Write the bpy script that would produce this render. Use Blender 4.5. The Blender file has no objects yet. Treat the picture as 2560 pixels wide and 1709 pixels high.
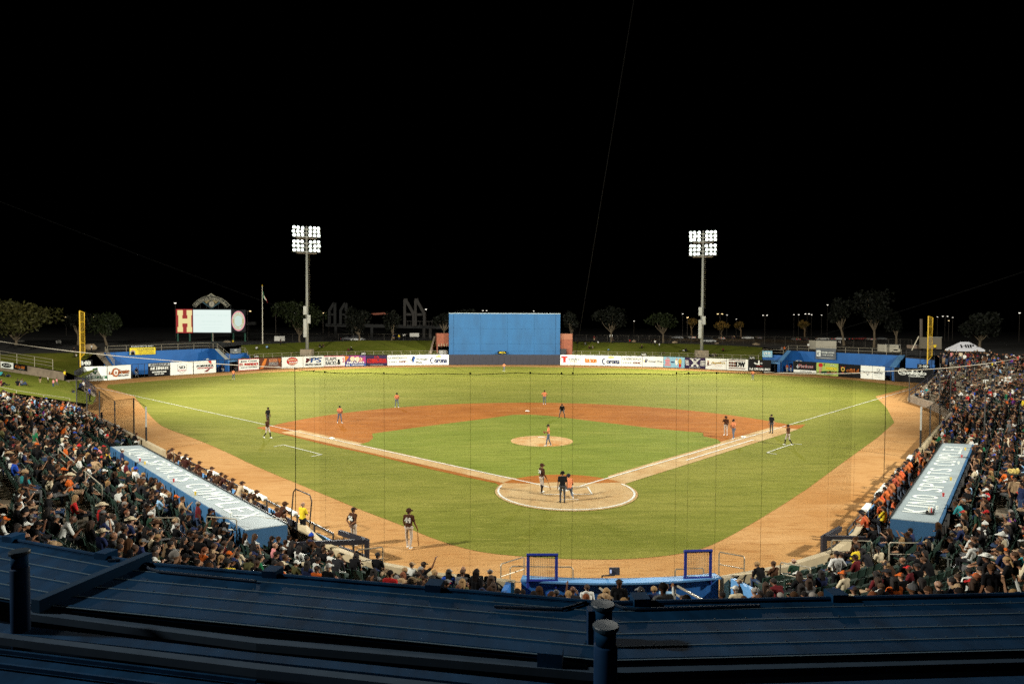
import bpy, bmesh, math, random
import numpy as np
from mathutils import Vector, Matrix

S = bpy.context.scene
COL = S.collection
random.seed(11)
rng = np.random.default_rng(11)
PI = math.pi

# ---------------------------------------------------------------- camera
CAM = np.array([-5.199, -42.444, 10.777])
YAW, PITCH, ROLL, FPX = 0.04056, 0.0293, 0.00414, 1675.3
cy_, sy_, cp_, sp_ = math.cos(YAW), math.sin(YAW), math.cos(PITCH), math.sin(PITCH)
cr_, sr_ = math.cos(ROLL), math.sin(ROLL)
FWD = np.array([sy_ * cp_, cy_ * cp_, -sp_])
R0 = np.array([cy_, -sy_, 0.0])
U0 = np.cross(R0, FWD)
RGT = cr_ * R0 + sr_ * U0
UPV = -sr_ * R0 + cr_ * U0
cam_d = bpy.data.cameras.new("camera")
cam_d.sensor_width = 36.0
cam_d.lens = FPX / 2560.0 * 36.0
cam_d.clip_start = 0.1
cam_d.clip_end = 3000.0
cam = bpy.data.objects.new("camera", cam_d)
COL.objects.link(cam)
M3 = Matrix((RGT, UPV, -FWD)).transposed().to_4x4()
cam.matrix_world = Matrix.Translation(Vector(CAM)) @ M3
S.camera = cam

# ---------------------------------------------------------------- world: a black night sky
W = bpy.data.worlds.new("World")
S.world = W
W.use_nodes = True
wn = W.node_tree.nodes
bg = wn.get("Background") or wn.new("ShaderNodeBackground")
sky = wn.new("ShaderNodeTexSky")
sky.sky_type = 'NISHITA'
sky.sun_disc = False
sky.sun_elevation = math.radians(-9.0)
sky.sun_rotation = math.radians(200.0)
W.node_tree.links.new(sky.outputs[0], bg.inputs[0])
bg.inputs[1].default_value = 0.01

S.view_settings.view_transform = 'Standard'
S.view_settings.look = 'None'
S.view_settings.gamma = 1.0
S.view_settings.use_curve_mapping = False
S.view_settings.exposure = 0.0
S.cycles.max_bounces = 5
S.cycles.sample_clamp_indirect = 2.0
S.cycles.caustics_reflective = False
S.cycles.caustics_refractive = False
S.cycles.diffuse_bounces = 2
S.cycles.use_denoising = False

# ---------------------------------------------------------------- stadium floodlights (beams of the light towers) and added fill spots
def spot(loc, aim, power, angle, blend, col, rad=1.6):
    d = bpy.data.lights.new("flood_or_fill_beam", 'SPOT')
    d.energy = power
    d.spot_size = math.radians(angle)
    d.spot_blend = blend
    d.color = col
    d.shadow_soft_size = rad
    o = bpy.data.objects.new("flood_or_fill_beam", d)
    COL.objects.link(o)
    o.location = loc
    o.rotation_euler = (Vector(aim) - Vector(loc)).to_track_quat('-Z', 'Y').to_euler()
    return o

LC = (1.0, 0.97, 0.86)
SIDE_L, SIDE_R = (-60.0, -28.0, 37.0), (60.0, -28.0, 37.0)
MID_L, MID_R = (-88.0, 40.0, 37.0), (90.0, 42.0, 37.0)
def beam(loc, az, dep, power, half, blend):
    """flood bank with a sharp lower cut-off, or an added fill spot: az is measured from straight-away centre field, positive towards first base"""
    a, d = math.radians(az), math.radians(dep)
    spot(loc, (loc[0] + 50 * math.sin(a) * math.cos(d), loc[1] + 50 * math.cos(a) * math.cos(d), loc[2] - 50 * math.sin(d)), power, 2 * half, blend, LC)
beam(SIDE_R, -54, 0, 0.33e6, 45.5, 0.30)
beam(SIDE_L, 54, 0, 0.33e6, 45.5, 0.30)
beam(MID_R, -75, 0, 0.41e6, 49, 0.4)
beam(MID_L, 75, 0, 0.41e6, 49, 0.4)
beam(SIDE_L, 97, 27, 0.105e6, 15, 0.6)  # added fill spot aimed at the canopy roof, not a field flood
beam(SIDE_L, -2, 0, 0.62e6, 42, 0.6)  # added fill to brighten the left-field corner and its lawn
beam(SIDE_R, 2, 0, 0.36e6, 42, 0.6)  # weaker added fill towards the right-field corner

# ---------------------------------------------------------------- geometry helpers
def G(px, py, z=0.0):
    """point at height z on the line of sight through a pixel of the 2560x1709 photograph"""
    r = FPX * FWD + (px - 1280.0) * RGT - (py - 854.5) * UPV
    return CAM + r * ((z - CAM[2]) / r[2])

def D(px, py, d):
    r = FWD + ((px - 1280.0) * RGT - (py - 854.5) * UPV) / FPX
    return CAM + r * d

def PX(P):
    d = np.asarray(P, float) - CAM
    f = float(d @ FWD)
    return 1280 + FPX * float(d @ RGT) / f, 854.5 - FPX * float(d @ UPV) / f, f

WLOC = {}

def nm(a):
    a = np.asarray(a, float)
    return a / (np.linalg.norm(a) + 1e-12)

class MB:
    def __init__(s):
        s.v, s.f, s.m = [], [], []
    def add(s, vs, fs, mi=0):
        b = len(s.v)
        s.v.extend([tuple(map(float, p)) for p in vs])
        for f in fs:
            s.f.append(tuple(i + b for i in f)); s.m.append(mi)
        return s
    def box(s, c, size, rz=0.0, mi=0):
        x, y, z = size[0] / 2, size[1] / 2, size[2] / 2
        ca, sa = math.cos(rz), math.sin(rz)
        vs = []
        for dz in (-z, z):
            for dx, dy in ((-x, -y), (x, -y), (x, y), (-x, y)):
                vs.append((c[0] + dx * ca - dy * sa, c[1] + dx * sa + dy * ca, c[2] + dz))
        return s.add(vs, [(3, 2, 1, 0), (4, 5, 6, 7), (0, 1, 5, 4), (1, 2, 6, 5), (2, 3, 7, 6), (3, 0, 4, 7)], mi)
    def obox(s, c, X, Y, Z, mi=0):
        """box with half-axis vectors"""
        c, X, Y, Z = map(lambda a: np.asarray(a, float), (c, X, Y, Z))
        if np.cross(X, Y) @ Z < 0: X = -X
        vs = [c - X - Y - Z, c + X - Y - Z, c + X + Y - Z, c - X + Y - Z, c - X - Y + Z, c + X - Y + Z, c + X + Y + Z, c - X + Y + Z]
        return s.add(vs, [(3, 2, 1, 0), (4, 5, 6, 7), (0, 1, 5, 4), (1, 2, 6, 5), (2, 3, 7, 6), (3, 0, 4, 7)], mi)
    def beam(s, p, q, w, h, mi=0, up=(0, 0, 1)):
        p, q = np.asarray(p, float), np.asarray(q, float)
        a = nm(q - p)
        side = np.cross(a, up)
        if np.linalg.norm(side) < 1e-4: side = np.array([1.0, 0, 0])
        side = nm(side); u = np.cross(side, a)
        return s.obox((p + q) / 2, (q - p) / 2, side * w / 2, u * h / 2, mi)
    def tube(s, pts, r, n=6, mi=0, caps=True):
        pts = [np.asarray(p, float) for p in pts]
        rs = r if hasattr(r, '__len__') else [r] * len(pts)
        rings = []
        a0 = nm(pts[1] - pts[0])
        ref = np.array([0, 0, 1.0]) if abs(a0[2]) < 0.9 else np.array([1.0, 0, 0])
        vs = []
        for i, p in enumerate(pts):
            a = nm(pts[min(i + 1, len(pts) - 1)] - pts[max(i - 1, 0)])
            x = nm(np.cross(a, ref)); y = np.cross(a, x)
            for k in range(n):
                t = 2 * PI * k / n
                vs.append(p + rs[i] * (x * math.cos(t) + y * math.sin(t)))
        fs = []
        for i in range(len(pts) - 1):
            for k in range(n):
                k2 = (k + 1) % n
                fs.append((i * n + k, (i + 1) * n + k, (i + 1) * n + k2, i * n + k2))
        if caps:
            fs.append(tuple(range(n)))
            fs.append(tuple((len(pts) - 1) * n + k for k in reversed(range(n))))
        return s.add(vs, fs, mi)
    def lathe(s, prof, n=12, c=(0, 0, 0), mi=0, M=None):
        vs = []
        for r, z in prof:
            for k in range(n):
                t = 2 * PI * k / n
                p = Vector((r * math.cos(t), r * math.sin(t), z))
                if M is not None: p = M @ p
                vs.append((p[0] + c[0], p[1] + c[1], p[2] + c[2]))
        fs = []
        for i in range(len(prof) - 1):
            for k in range(n):
                k2 = (k + 1) % n
                fs.append((i * n + k, i * n + k2, (i + 1) * n + k2, (i + 1) * n + k))
        fs.append(tuple(reversed(range(n))))
        fs.append(tuple((len(prof) - 1) * n + k for k in range(n)))
        return s.add(vs, fs, mi)
    def poly(s, pts, mi=0):
        return s.add(pts, [tuple(range(len(pts)))], mi)
    def prism(s, pts, depth, mi=0):
        """planar polygon given by 3-D points, thickened by the vector depth"""
        pts = [np.asarray(p, float) for p in pts]; dv = np.asarray(depth, float); n = len(pts)
        vs = pts + [p + dv for p in pts]
        fs = [tuple(range(n)), tuple(reversed(range(n, 2 * n)))]
        for i in range(n):
            j = (i + 1) % n
            fs.append((j, i, i + n, j + n))
        return s.add(vs, fs, mi)
    def sheet(s, pts2, z, mi=0):
        return s.add([(p[0], p[1], z) for p in pts2], [tuple(range(len(pts2)))], mi)
    def mesh(s, name, mats, off=(0, 0, 0), smooth=False):
        me = bpy.data.meshes.new(name)
        v = np.array(s.v, float) - np.asarray(off, float)
        me.from_pydata(v.tolist(), [], s.f)
        mats = mats if isinstance(mats, (list, tuple)) else [mats]
        for m in mats: me.materials.append(m)
        if len(mats) > 1: me.polygons.foreach_set('material_index', s.m)
        if smooth: me.polygons.foreach_set('use_smooth', [True] * len(s.f))
        me.update()
        return me
    def obj(s, name, mats, parent=None, loc=None, smooth=False, fix=False):
        off = np.array(WLOC.get(parent.as_pointer(), (0, 0, 0)), float) if parent else np.array(loc if loc is not None else (0, 0, 0), float)
        me = s.mesh(name, mats, off, smooth)
        if fix:
            b = bmesh.new(); b.from_mesh(me); bmesh.ops.recalc_face_normals(b, faces=b.faces); b.to_mesh(me); b.free()
        o = bpy.data.objects.new(name, me)
        COL.objects.link(o)
        if parent:
            o.parent = parent; WLOC[o.as_pointer()] = tuple(off)
        else:
            o.location = off; WLOC[o.as_pointer()] = tuple(off)
        return o

def tag(o, label, cat, group=None):
    o['label'] = label; o['category'] = cat
    if group: o['group'] = group
    return o

def kind(o, k):
    o['kind'] = k; return o

def thing(name, label, cat, loc=(0, 0, 0), group=None, rz=0.0):
    o = bpy.data.objects.new(name, None); COL.objects.link(o)
    o.empty_display_size = 0.3
    o.location = loc; o.rotation_euler = (0, 0, rz)
    WLOC[o.as_pointer()] = tuple(loc)
    return tag(o, label, cat, group)

def copy_tree(o, parent=None):
    kids = list(o.children)
    c = o.copy(); COL.objects.link(c)
    if parent is not None:
        c.parent = parent
    for k in kids: copy_tree(k, c)
    return c

# ---------------------------------------------------------------- materials
MATS = {}
def mat(name, col, rough=0.65, metal=0.0, noise=None, spec=0.4, bump=None, emit=None, estr=0.0):
    if name in MATS: return MATS[name]
    m = bpy.data.materials.new(name); m.use_nodes = True
    nt = m.node_tree; b = nt.nodes['Principled BSDF']
    c4 = (*col, 1.0)
    b.inputs['Base Color'].default_value = c4
    b.inputs['Roughness'].default_value = rough
    b.inputs['Metallic'].default_value = metal
    b.inputs['Specular IOR Level'].default_value = spec
    if emit:
        b.inputs['Emission Color'].default_value = (*emit, 1); b.inputs['Emission Strength'].default_value = estr
        m.cycles.emission_sampling = 'NONE'
    if noise or bump:
        ge = nt.nodes.new('ShaderNodeNewGeometry')
    if noise:
        sc, amt = noise[0], noise[1]
        st = noise[2] if len(noise) > 2 else (1, 1, 1)
        mp = nt.nodes.new('ShaderNodeMapping'); mp.inputs['Scale'].default_value = st
        nt.links.new(ge.outputs['Position'], mp.inputs['Vector'])
        n = nt.nodes.new('ShaderNodeTexNoise'); n.inputs['Scale'].default_value = sc; n.inputs['Detail'].default_value = 6
        n.inputs['Roughness'].default_value = 0.65
        nt.links.new(mp.outputs[0], n.inputs['Vector'])
        r = nt.nodes.new('ShaderNodeMapRange')
        r.inputs['From Min'].default_value = 0.3; r.inputs['From Max'].default_value = 0.7
        r.inputs['To Min'].default_value = 1 - amt; r.inputs['To Max'].default_value = 1 + amt
        nt.links.new(n.outputs['Fac'], r.inputs['Value'])
        mx = nt.nodes.new('ShaderNodeMix'); mx.data_type = 'RGBA'; mx.blend_type = 'MULTIPLY'
        mx.inputs['Factor'].default_value = 1.0
        mx.inputs[6].default_value = c4
        nt.links.new(r.outputs[0], mx.inputs[7])
        nt.links.new(mx.outputs[2], b.inputs['Base Color'])
    if bump:
        n2 = nt.nodes.new('ShaderNodeTexNoise'); n2.inputs['Scale'].default_value = bump[0]; n2.inputs['Detail'].default_value = 4
        nt.links.new(ge.outputs['Position'], n2.inputs['Vector'])
        bp = nt.nodes.new('ShaderNodeBump'); bp.inputs['Strength'].default_value = bump[1]; bp.inputs['Distance'].default_value = bump[2] if len(bump) > 2 else 0.05
        nt.links.new(n2.outputs['Fac'], bp.inputs['Height']); nt.links.new(bp.outputs[0], b.inputs['Normal'])
    MATS[name] = m
    return m

def layered(name, cols, layers, rough=0.9, bump=None, spec=0.03):
    """ground material: base colour cols[0] mixed towards the other colours by noises; layers = (scale, stretch, lo, hi, colour index, rotation)"""
    m = bpy.data.materials.new(name); m.use_nodes = True
    nt = m.node_tree; b = nt.nodes['Principled BSDF']
    b.inputs['Roughness'].default_value = rough; b.inputs['Specular IOR Level'].default_value = spec
    ge = nt.nodes.new('ShaderNodeNewGeometry')
    prev = None
    for (sc, st, lo, hi, ci, rot) in layers:
        mp = nt.nodes.new('ShaderNodeMapping'); mp.inputs['Scale'].default_value = st; mp.inputs['Rotation'].default_value = (0, 0, rot)
        nt.links.new(ge.outputs['Position'], mp.inputs['Vector'])
        n = nt.nodes.new('ShaderNodeTexNoise'); n.inputs['Scale'].default_value = sc; n.inputs['Detail'].default_value = 5; n.inputs['Roughness'].default_value = 0.62
        nt.links.new(mp.outputs[0], n.inputs['Vector'])
        r = nt.nodes.new('ShaderNodeMapRange'); r.inputs['From Min'].default_value = lo; r.inputs['From Max'].default_value = hi
        nt.links.new(n.outputs['Fac'], r.inputs['Value'])
        mx = nt.nodes.new('ShaderNodeMix'); mx.data_type = 'RGBA'
        if prev is None: mx.inputs[6].default_value = (*cols[0], 1)
        else: nt.links.new(prev, mx.inputs[6])
        mx.inputs[7].default_value = (*cols[ci], 1)
        nt.links.new(r.outputs[0], mx.inputs['Factor'])
        prev = mx.outputs[2]
    nt.links.new(prev, b.inputs['Base Color'])
    if bump:
        n2 = nt.nodes.new('ShaderNodeTexNoise'); n2.inputs['Scale'].default_value = bump[0]; n2.inputs['Detail'].default_value = 4
        nt.links.new(ge.outputs['Position'], n2.inputs['Vector'])
        bp = nt.nodes.new('ShaderNodeBump'); bp.inputs['Strength'].default_value = bump[1]; bp.inputs['Distance'].default_value = bump[2]
        nt.links.new(n2.outputs['Fac'], bp.inputs['Height']); nt.links.new(bp.outputs[0], b.inputs['Normal'])
    MATS[name] = m
    return m

GRASS = layered('turf', [(0.198, 0.200, 0.034), (0.138, 0.150, 0.021), (0.245, 0.230, 0.048), (0.112, 0.124, 0.016), (0.30, 0.275, 0.065)],
                [(0.035, (1, 1, 1), 0.35, 0.68, 1, 0), (0.10, (0.35, 1.6, 1), 0.45, 0.72, 2, 0.1), (0.9, (0.25, 2.0, 1), 0.45, 0.75, 3, 0.15), (2.2, (0.3, 1.6, 1), 0.55, 0.8, 4, -0.1), (9, (1, 1, 1), 0.5, 0.75, 3, 0)],
                bump=(18, 0.5, 0.04))
INGRASS = layered('infield_turf', [(0.180, 0.210, 0.034), (0.135, 0.168, 0.021), (0.230, 0.240, 0.046), (0.108, 0.136, 0.015)],
                  [(0.06, (1, 1, 1), 0.35, 0.68, 1, 0), (0.16, (0.5, 1.6, 1), 0.45, 0.72, 2, 0.3), (1.1, (0.25, 1.8, 1), 0.45, 0.75, 3, 0.15), (9, (1, 1, 1), 0.5, 0.75, 3, 0)],
                  bump=(18, 0.5, 0.04))
LAWN = layered('lawn_turf', [(0.185, 0.205, 0.028), (0.13, 0.155, 0.02), (0.24, 0.23, 0.045)],
               [(0.05, (1, 1, 1), 0.35, 0.65, 1, 0), (0.3, (1, 1, 1), 0.5, 0.75, 2, 0), (3, (1, 1, 1), 0.45, 0.7, 1, 0)], bump=(10, 0.5, 0.06))
TRACK = layered('track_dirt', [(0.455, 0.255, 0.098), (0.36, 0.175, 0.055), (0.50, 0.295, 0.125), (0.27, 0.112, 0.030)],
                [(0.09, (1, 1, 1), 0.42, 0.68, 1, 0), (0.35, (0.35, 1.5, 1), 0.5, 0.75, 2, 0.6), (1.6, (0.4, 2, 1), 0.52, 0.75, 3, -0.5), (7, (1, 1, 1), 0.5, 0.8, 1, 0)], bump=(9, 0.4, 0.03))
CLAY = layered('infield_clay', [(0.335, 0.122, 0.024), (0.25, 0.084, 0.015), (0.37, 0.165, 0.05), (0.165, 0.052, 0.010)],
               [(0.10, (1, 1, 1), 0.42, 0.66, 1, 0), (0.35, (0.3, 1.7, 1), 0.5, 0.75, 2, 0.1), (1.8, (0.4, 1.8, 1), 0.5, 0.75, 3, 0), (8, (1, 1, 1), 0.5, 0.8, 1, 0)], bump=(10, 0.4, 0.03))
PALE = layered('packed_clay', [(0.44, 0.310, 0.155), (0.38, 0.230, 0.095), (0.50, 0.37, 0.20), (0.33, 0.165, 0.06)],
               [(0.3, (1, 1, 1), 0.42, 0.68, 1, 0), (0.7, (1, 1, 1), 0.5, 0.75, 2, 0), (2.5, (0.5, 1.5, 1), 0.55, 0.8, 3, 0)], bump=(10, 0.4, 0.03))
MOUNDM = layered('mound_clay', [(0.48, 0.33, 0.16), (0.40, 0.19, 0.06), (0.53, 0.38, 0.20), (0.36, 0.15, 0.04)],
                 [(0.5, (1, 1, 1), 0.42, 0.62, 1, 0), (1.1, (1, 1, 1), 0.5, 0.75, 2, 0), (2.5, (0.5, 1.5, 1), 0.58, 0.8, 3, 0)], bump=(10, 0.4, 0.03))
CHALK = mat('chalk', (0.60, 0.60, 0.54), 0.9, noise=(2.2, 0.30))
ASPH = mat('dark_ground', (0.035, 0.032, 0.028), 0.9, noise=(0.4, 0.3))
CONC = mat('concrete', (0.30, 0.24, 0.17), 0.85, noise=(1.2, 0.2), bump=(8, 0.2))
CONCD = mat('worn_concrete', (0.22, 0.17, 0.12), 0.85, noise=(0.8, 0.3), bump=(6, 0.3))
TANW = mat('tan_wall', (0.36, 0.27, 0.16), 0.85, noise=(0.7, 0.2))
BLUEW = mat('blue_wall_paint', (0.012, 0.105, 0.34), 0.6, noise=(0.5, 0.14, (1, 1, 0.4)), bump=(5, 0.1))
EYEM = mat('blue_screen_paint', (0.006, 0.080, 0.205), 0.6, noise=(0.45, 0.16, (1, 1, 0.4)), bump=(3, 0.12, 0.02))
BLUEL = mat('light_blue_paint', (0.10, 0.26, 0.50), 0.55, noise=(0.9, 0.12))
ROOFP = mat('canopy_blue_metal', (0.005, 0.035, 0.092), 0.8, noise=(2.2, 0.40, (1, .35, 1)), bump=(30, 0.06, 0.01), spec=0.05)
NAVY = mat('navy_pad', (0.013, 0.013, 0.022), 0.6, noise=(2, 0.2))
BLACKM = mat('black_metal', (0.012, 0.012, 0.012), 0.5)
RAILM = mat('galvanised_rail', (0.36, 0.32, 0.24), 0.45, metal=0.35, noise=(3, 0.15))
RAILD = mat('dark_rail', (0.05, 0.05, 0.05), 0.45, metal=0.3)
GREYM = mat('grey_steel', (0.33, 0.33, 0.30), 0.5, metal=0.3, noise=(1.5, 0.15))
GREENM = mat('green_post', (0.015, 0.09, 0.055), 0.5)
YELM = mat('yellow_paint', (0.60, 0.37, 0.015), 0.5, noise=(1.5, 0.1))
WHITEM = mat('white_vinyl', (0.74, 0.76, 0.70), 0.5, noise=(0.7, 0.06), bump=(1.6, 0.25, 0.12))
BRICK = mat('brick_red', (0.24, 0.075, 0.04), 0.85, noise=(2.5, 0.3))
WIRE = mat('steel_wire', (0.004, 0.004, 0.003), 0.9, spec=0.0)
CABLE = mat('pale_cable', (0.40, 0.36, 0.28), 0.5)
CABLED = mat('dark_cable', (0.005, 0.005, 0.0045), 0.8, spec=0.1)
NAVYPAD = mat('royal_pad', (0.008, 0.018, 0.16), 0.5, noise=(6, 0.15))
def C(name, col, **k): return mat('paint_' + name, col, **k)

# ---------------------------------------------------------------- ground and playing field
def circ(cx, cy, r, a0=0, a1=2 * PI, n=48):
    return [(cx + r * math.cos(a0 + (a1 - a0) * i / n), cy + r * math.sin(a0 + (a1 - a0) * i / n)) for i in range(n + (0 if abs(a1 - a0 - 2 * PI) < 1e-6 else 1))]

def smooth2(pts, it=2, closed=True):
    for _ in range(it):
        q = []
        n = len(pts)
        rngi = range(n) if closed else range(n - 1)
        if not closed: q.append(pts[0])
        for i in rngi:
            a, b = np.array(pts[i][:2]), np.array(pts[(i + 1) % n][:2])
            q += [tuple(a * 0.75 + b * 0.25), tuple(a * 0.25 + b * 0.75)]
        if not closed: q.append(pts[-1])
        pts = q
    return pts

def tri_sheet(name, pts2, z, m):
    """flat sheet of any outline, triangulated"""
    b = bmesh.new()
    vs = [b.verts.new((p[0], p[1], z)) for p in pts2]
    f = b.faces.new(vs)
    f.normal_update()
    if f.normal.z < 0: f.normal_flip()
    bmesh.ops.triangulate(b, faces=[f], ngon_method='EAR_CLIP')
    me = bpy.data.meshes.new(name); b.to_mesh(me); b.free()
    me.materials.append(m)
    o = bpy.data.objects.new(name, me); COL.objects.link(o)
    return kind(o, 'structure')

g = MB(); g.sheet([(-900, -400), (900, -400), (900, 1500), (-900, 1500)], -0.9)
kind(g.obj('ground', ASPH), 'structure')

FENCE_PX = [(205.7, 952.8), (268, 951.0), (327, 946), (369.6, 942.2), (424.7, 938.6), (483, 935), (539.7, 931.2), (595.2, 927.5), (647.3, 924.4), (704, 921), (757.6, 918.7), (809.7, 916.7), (862.6, 915.5), (916, 914.7), (968, 913.9), (1019.7, 912.8), (1071.6, 912.2), (1122, 911.9), (1260, 911.7), (1400, 912.2), (1451.5, 912.8), (1502, 914), (1554, 915.4), (1606, 916.6), (1658.5, 917.9), (1712, 920.2), (1763.8, 922.4), (1816, 924.8), (1870.5, 927.2), (1927.7, 929.8), (1984.3, 932.6), (2041.4, 936.3), (2096.3, 941), (2152, 945.8), (2212.4, 950.5), (2240, 953.2), (2335, 959)]
FENCE = [G(a, b)[:2] for a, b in FENCE_PX]
# front line of the seating, from the left-field end round home plate to the right-field end
dL, nL = np.array([.6392, -.769]), np.array([.769, .6392])
dR, nR = np.array([.6392, .769]), np.array([-.769, .6392])
def LP(s, n): return dL * s + nL * n
def RP(s, n): return dR * s + nR * n
WALLN = -16.6
PF = [LP(-62.6, WALLN), LP(-45, WALLN), LP(-20, WALLN), LP(-3, WALLN)] + [np.array(p) for p in ((-12.4, -12.3), (-9.9, -14.7), (-7, -16.2), (-4, -17.05), (0, -17.35), (4, -16.9), (7, -15.75), (9.9, -14.05), (12.3, -11.6))] + [RP(3, WALLN), RP(20, WALLN), RP(45, WALLN), np.array([46.6, 30.0]), np.array([49.3, 35.3]), np.array([51.6, 41.2]), np.array([53.5, 47.9])]
# the whole floor of the park: a sheet of dirt under everything
trk = [tuple(p) for p in FENCE] + [tuple(p) for p in PF[::-1]] + [(-58, 50)]
tri_sheet('warning_track', trk, 0.0, TRACK)

GR = [(1360, 1394.5), (1240, 1385), (1168, 1373), (1078.5, 1344.7), (1003.7, 1311.8), (899, 1273), (821, 1240), (640, 1166), (572, 1132), (490.5, 1097), (417, 1071), (392, 1057), (351, 1010), (335, 989), (267, 969), (270, 961.5), (409, 950), (640, 932), (803.5, 924.5), (967, 918), (1280, 916.2), (1552, 920), (1770, 928), (1920, 937), (2029, 942.5), (2138, 950), (2277, 967), (2188.4, 990.6), (2216.5, 1019), (2235.7, 1055.8), (2197, 1091), (2111, 1153), (2015.7, 1223), (1920, 1285), (1785, 1363), (1703, 1384.5), (1594, 1396), (1485, 1399)]
grass_pts = []
GP = [G(a, b)[:2] for a, b in GR]
# round only the curve behind home plate, keep the corners
GP = [tuple(p) for p in GP]
near_ = smooth2(GP[-6:] + GP[:13], 2, False)
tri_sheet('outfield_grass', near_ + GP[13:-6], 0.012, GRASS)
g = MB()
# infield clay: sector round the mound between the foul lines
pc = np.array([0, 18.44]); arc = []
a0, a1 = math.atan2(27.0 - 18.44, 27.4), math.atan2(27.9 - 18.44, -27.4)
arcp = [(pc[0] + 28.6 * math.cos(t), pc[1] + 28.6 * math.sin(t)) for t in np.linspace(a0, a1, 60)]
Lst = [(640, 1069), (716, 1087.7), (818.8, 1113), (928.6, 1136), (1074, 1172), (1176, 1195), (1240, 1208)]
Rst = [(1554, 1207), (1640, 1182), (1742, 1152), (1810, 1130), (1900.5, 1102.6), (2004, 1069), (2013, 1061)]
outl = arcp + [tuple(G(a, b)[:2]) for a, b in Lst] + [(-4.0, 1.0), (-2, -3), (2, -3), (4.0, 1.0)] + [tuple(G(a, b)[:2]) for a, b in Rst]
tri_sheet('infield_dirt', outl, 0.024, CLAY)
# pale strips of packed clay along the base lines
def strip(px_list, w_in, zz, m, name):
    pts = [G(a, b)[:2] for a, b in px_list]
    d = nm(pts[-1] - pts[0]); n = np.array([-d[1], d[0]])
    return tri_sheet(name, [tuple(p) for p in pts] + [tuple(p + n * w_in) for p in reversed(pts)], zz, m)
dl = np.array([-0.7071, 0.7071]); dr = np.array([0.7071, 0.7071])
def band(d, n, s0, s1, w0, w1):
    return [tuple(d * s0 + n * w0), tuple(d * s1 + n * w0), tuple(d * s1 + n * w1), tuple(d * s0 + n * w1)]
nl, nr = np.array([-0.7071, -0.7071]), np.array([0.7071, -0.7071])
tri_sheet('base_path', band(dl, nl, 3.5, 34, -0.75, 1.25), 0.030, PALE)
tri_sheet('base_path', band(dr, nr, 3.5, 36, -0.75, 1.75), 0.030, PALE)
IG = [(928.6, 1095.4), (915, 1106), (898, 1110.7), (1074, 1150), (1240, 1187.5), (1306, 1199)]
ig = [tuple(G(a, b)[:2]) for a, b in [(898, 1111), (1000, 1133), (1120, 1160), (1240, 1187), (1303, 1198)]]
ig += [(4.48 * math.cos(t), 4.48 * math.sin(t)) for t in np.linspace(math.radians(140), math.radians(42), 10)]
ig += [tuple(G(a, b)[:2]) for a, b in [(1520, 1190), (1640, 1153.7), (1720, 1131), (1803, 1107), (1793, 1098), (1759, 1091), (1757, 1082), (1640, 1072), (1488, 1053.5), (1366.6, 1038.8), (1325, 1036.5), (1282.6, 1037), (1220, 1046), (1074, 1064.5), (930, 1084), (933, 1095), (922, 1105)]]
tri_sheet('infield_grass', ig, 0.036, INGRASS)
tri_sheet('home_plate_dirt', circ(0, -0.15, 4.52, n=64), 0.040, PALE)
tri_sheet('plate_front_clay', [(0 + 4.50 * math.cos(t), 4.50 * math.sin(t)) for t in np.linspace(math.radians(28), math.radians(152), 24)] + [(-2.4, 1.9), (0, 2.3), (2.4, 1.9)], 0.044, CLAY)
# mound
mb = MB()
prof = [(2.85, 0.0), (2.5, 0.03), (1.9, 0.10), (1.2, 0.19), (0.75, 0.235), (0.3, 0.25), (0.01, 0.25)]
mb.lathe(prof, 40, (0.0, 17.95, 0.034))
kind(mb.obj('pitching_mound', MOUNDM, smooth=True), 'structure')
# chalk
CZ = 0.052
def line(a, b, w, name='chalk_line'):
    a, b = np.array(a, float), np.array(b, float); d = nm(b - a); n = np.array([-d[1], d[0]]) * w / 2
    return tri_sheet(name, [tuple(a - n), tuple(b - n), tuple(b + n), tuple(a + n)], CZ, CHALK)
line(dl * 1.55, dl * 30, 0.14); line(dr * 1.55, dr * 30, 0.14)
line(dl * 30.02, dl * 104, 0.10); line(dr * 30.02, dr * 104, 0.10)
line(dr * 14.0 + nr * 1.0, dr * 26.8 + nr * 1.0, 0.15)
ring = circ(0, -0.1, 4.38, math.radians(160), math.radians(384), 60); ring2 = circ(0, -0.1, 4.25, math.radians(160), math.radians(384), 60)
tri_sheet('chalk_circle', ring + ring2[::-1], CZ, CHALK)
for pts in ([(709, 1112.7), (804.7, 1137)], [(709, 1112.7), (684, 1117)], [(804.7, 1137), (778, 1142)], [(1916.7, 1132.4), (1982, 1109.8)], [(1916.7, 1132.4), (1943, 1136.5)], [(1982, 1109.8), (2005, 1111.5)]):
    line(G(*pts[0])[:2], G(*pts[1])[:2], 0.10, 'coach_box_line')
for sx in (-1, 1):
    x0, x1 = sx * 0.37, sx * 1.55
    for a, b in (((x0, -0.95), (x0, 0.95)), ((x1, -0.95), (x1, 0.95)), ((x0, 0.95), (x1, 0.95)), ((x0, -0.95), (x1, -0.95))):
        if sx == -1 and a[0] == x1 and a[1] != b[1]: continue
        line(a, b, 0.09, 'batter_box_line')
line((-0.55, -2.2), (0.55, -2.2), 0.07, 'catcher_box_line')
hp = MB(); hp.prism([(-.216, .216, .046), (.216, .216, .046), (.216, 0, .046), (0, -.216, .046), (-.216, 0, .046)], (0, 0, .03))
tag(hp.obj('home_plate', WHITEM, loc=(0, 0, .046), fix=True), 'white five-sided home plate set in the packed clay', 'home plate')
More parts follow.
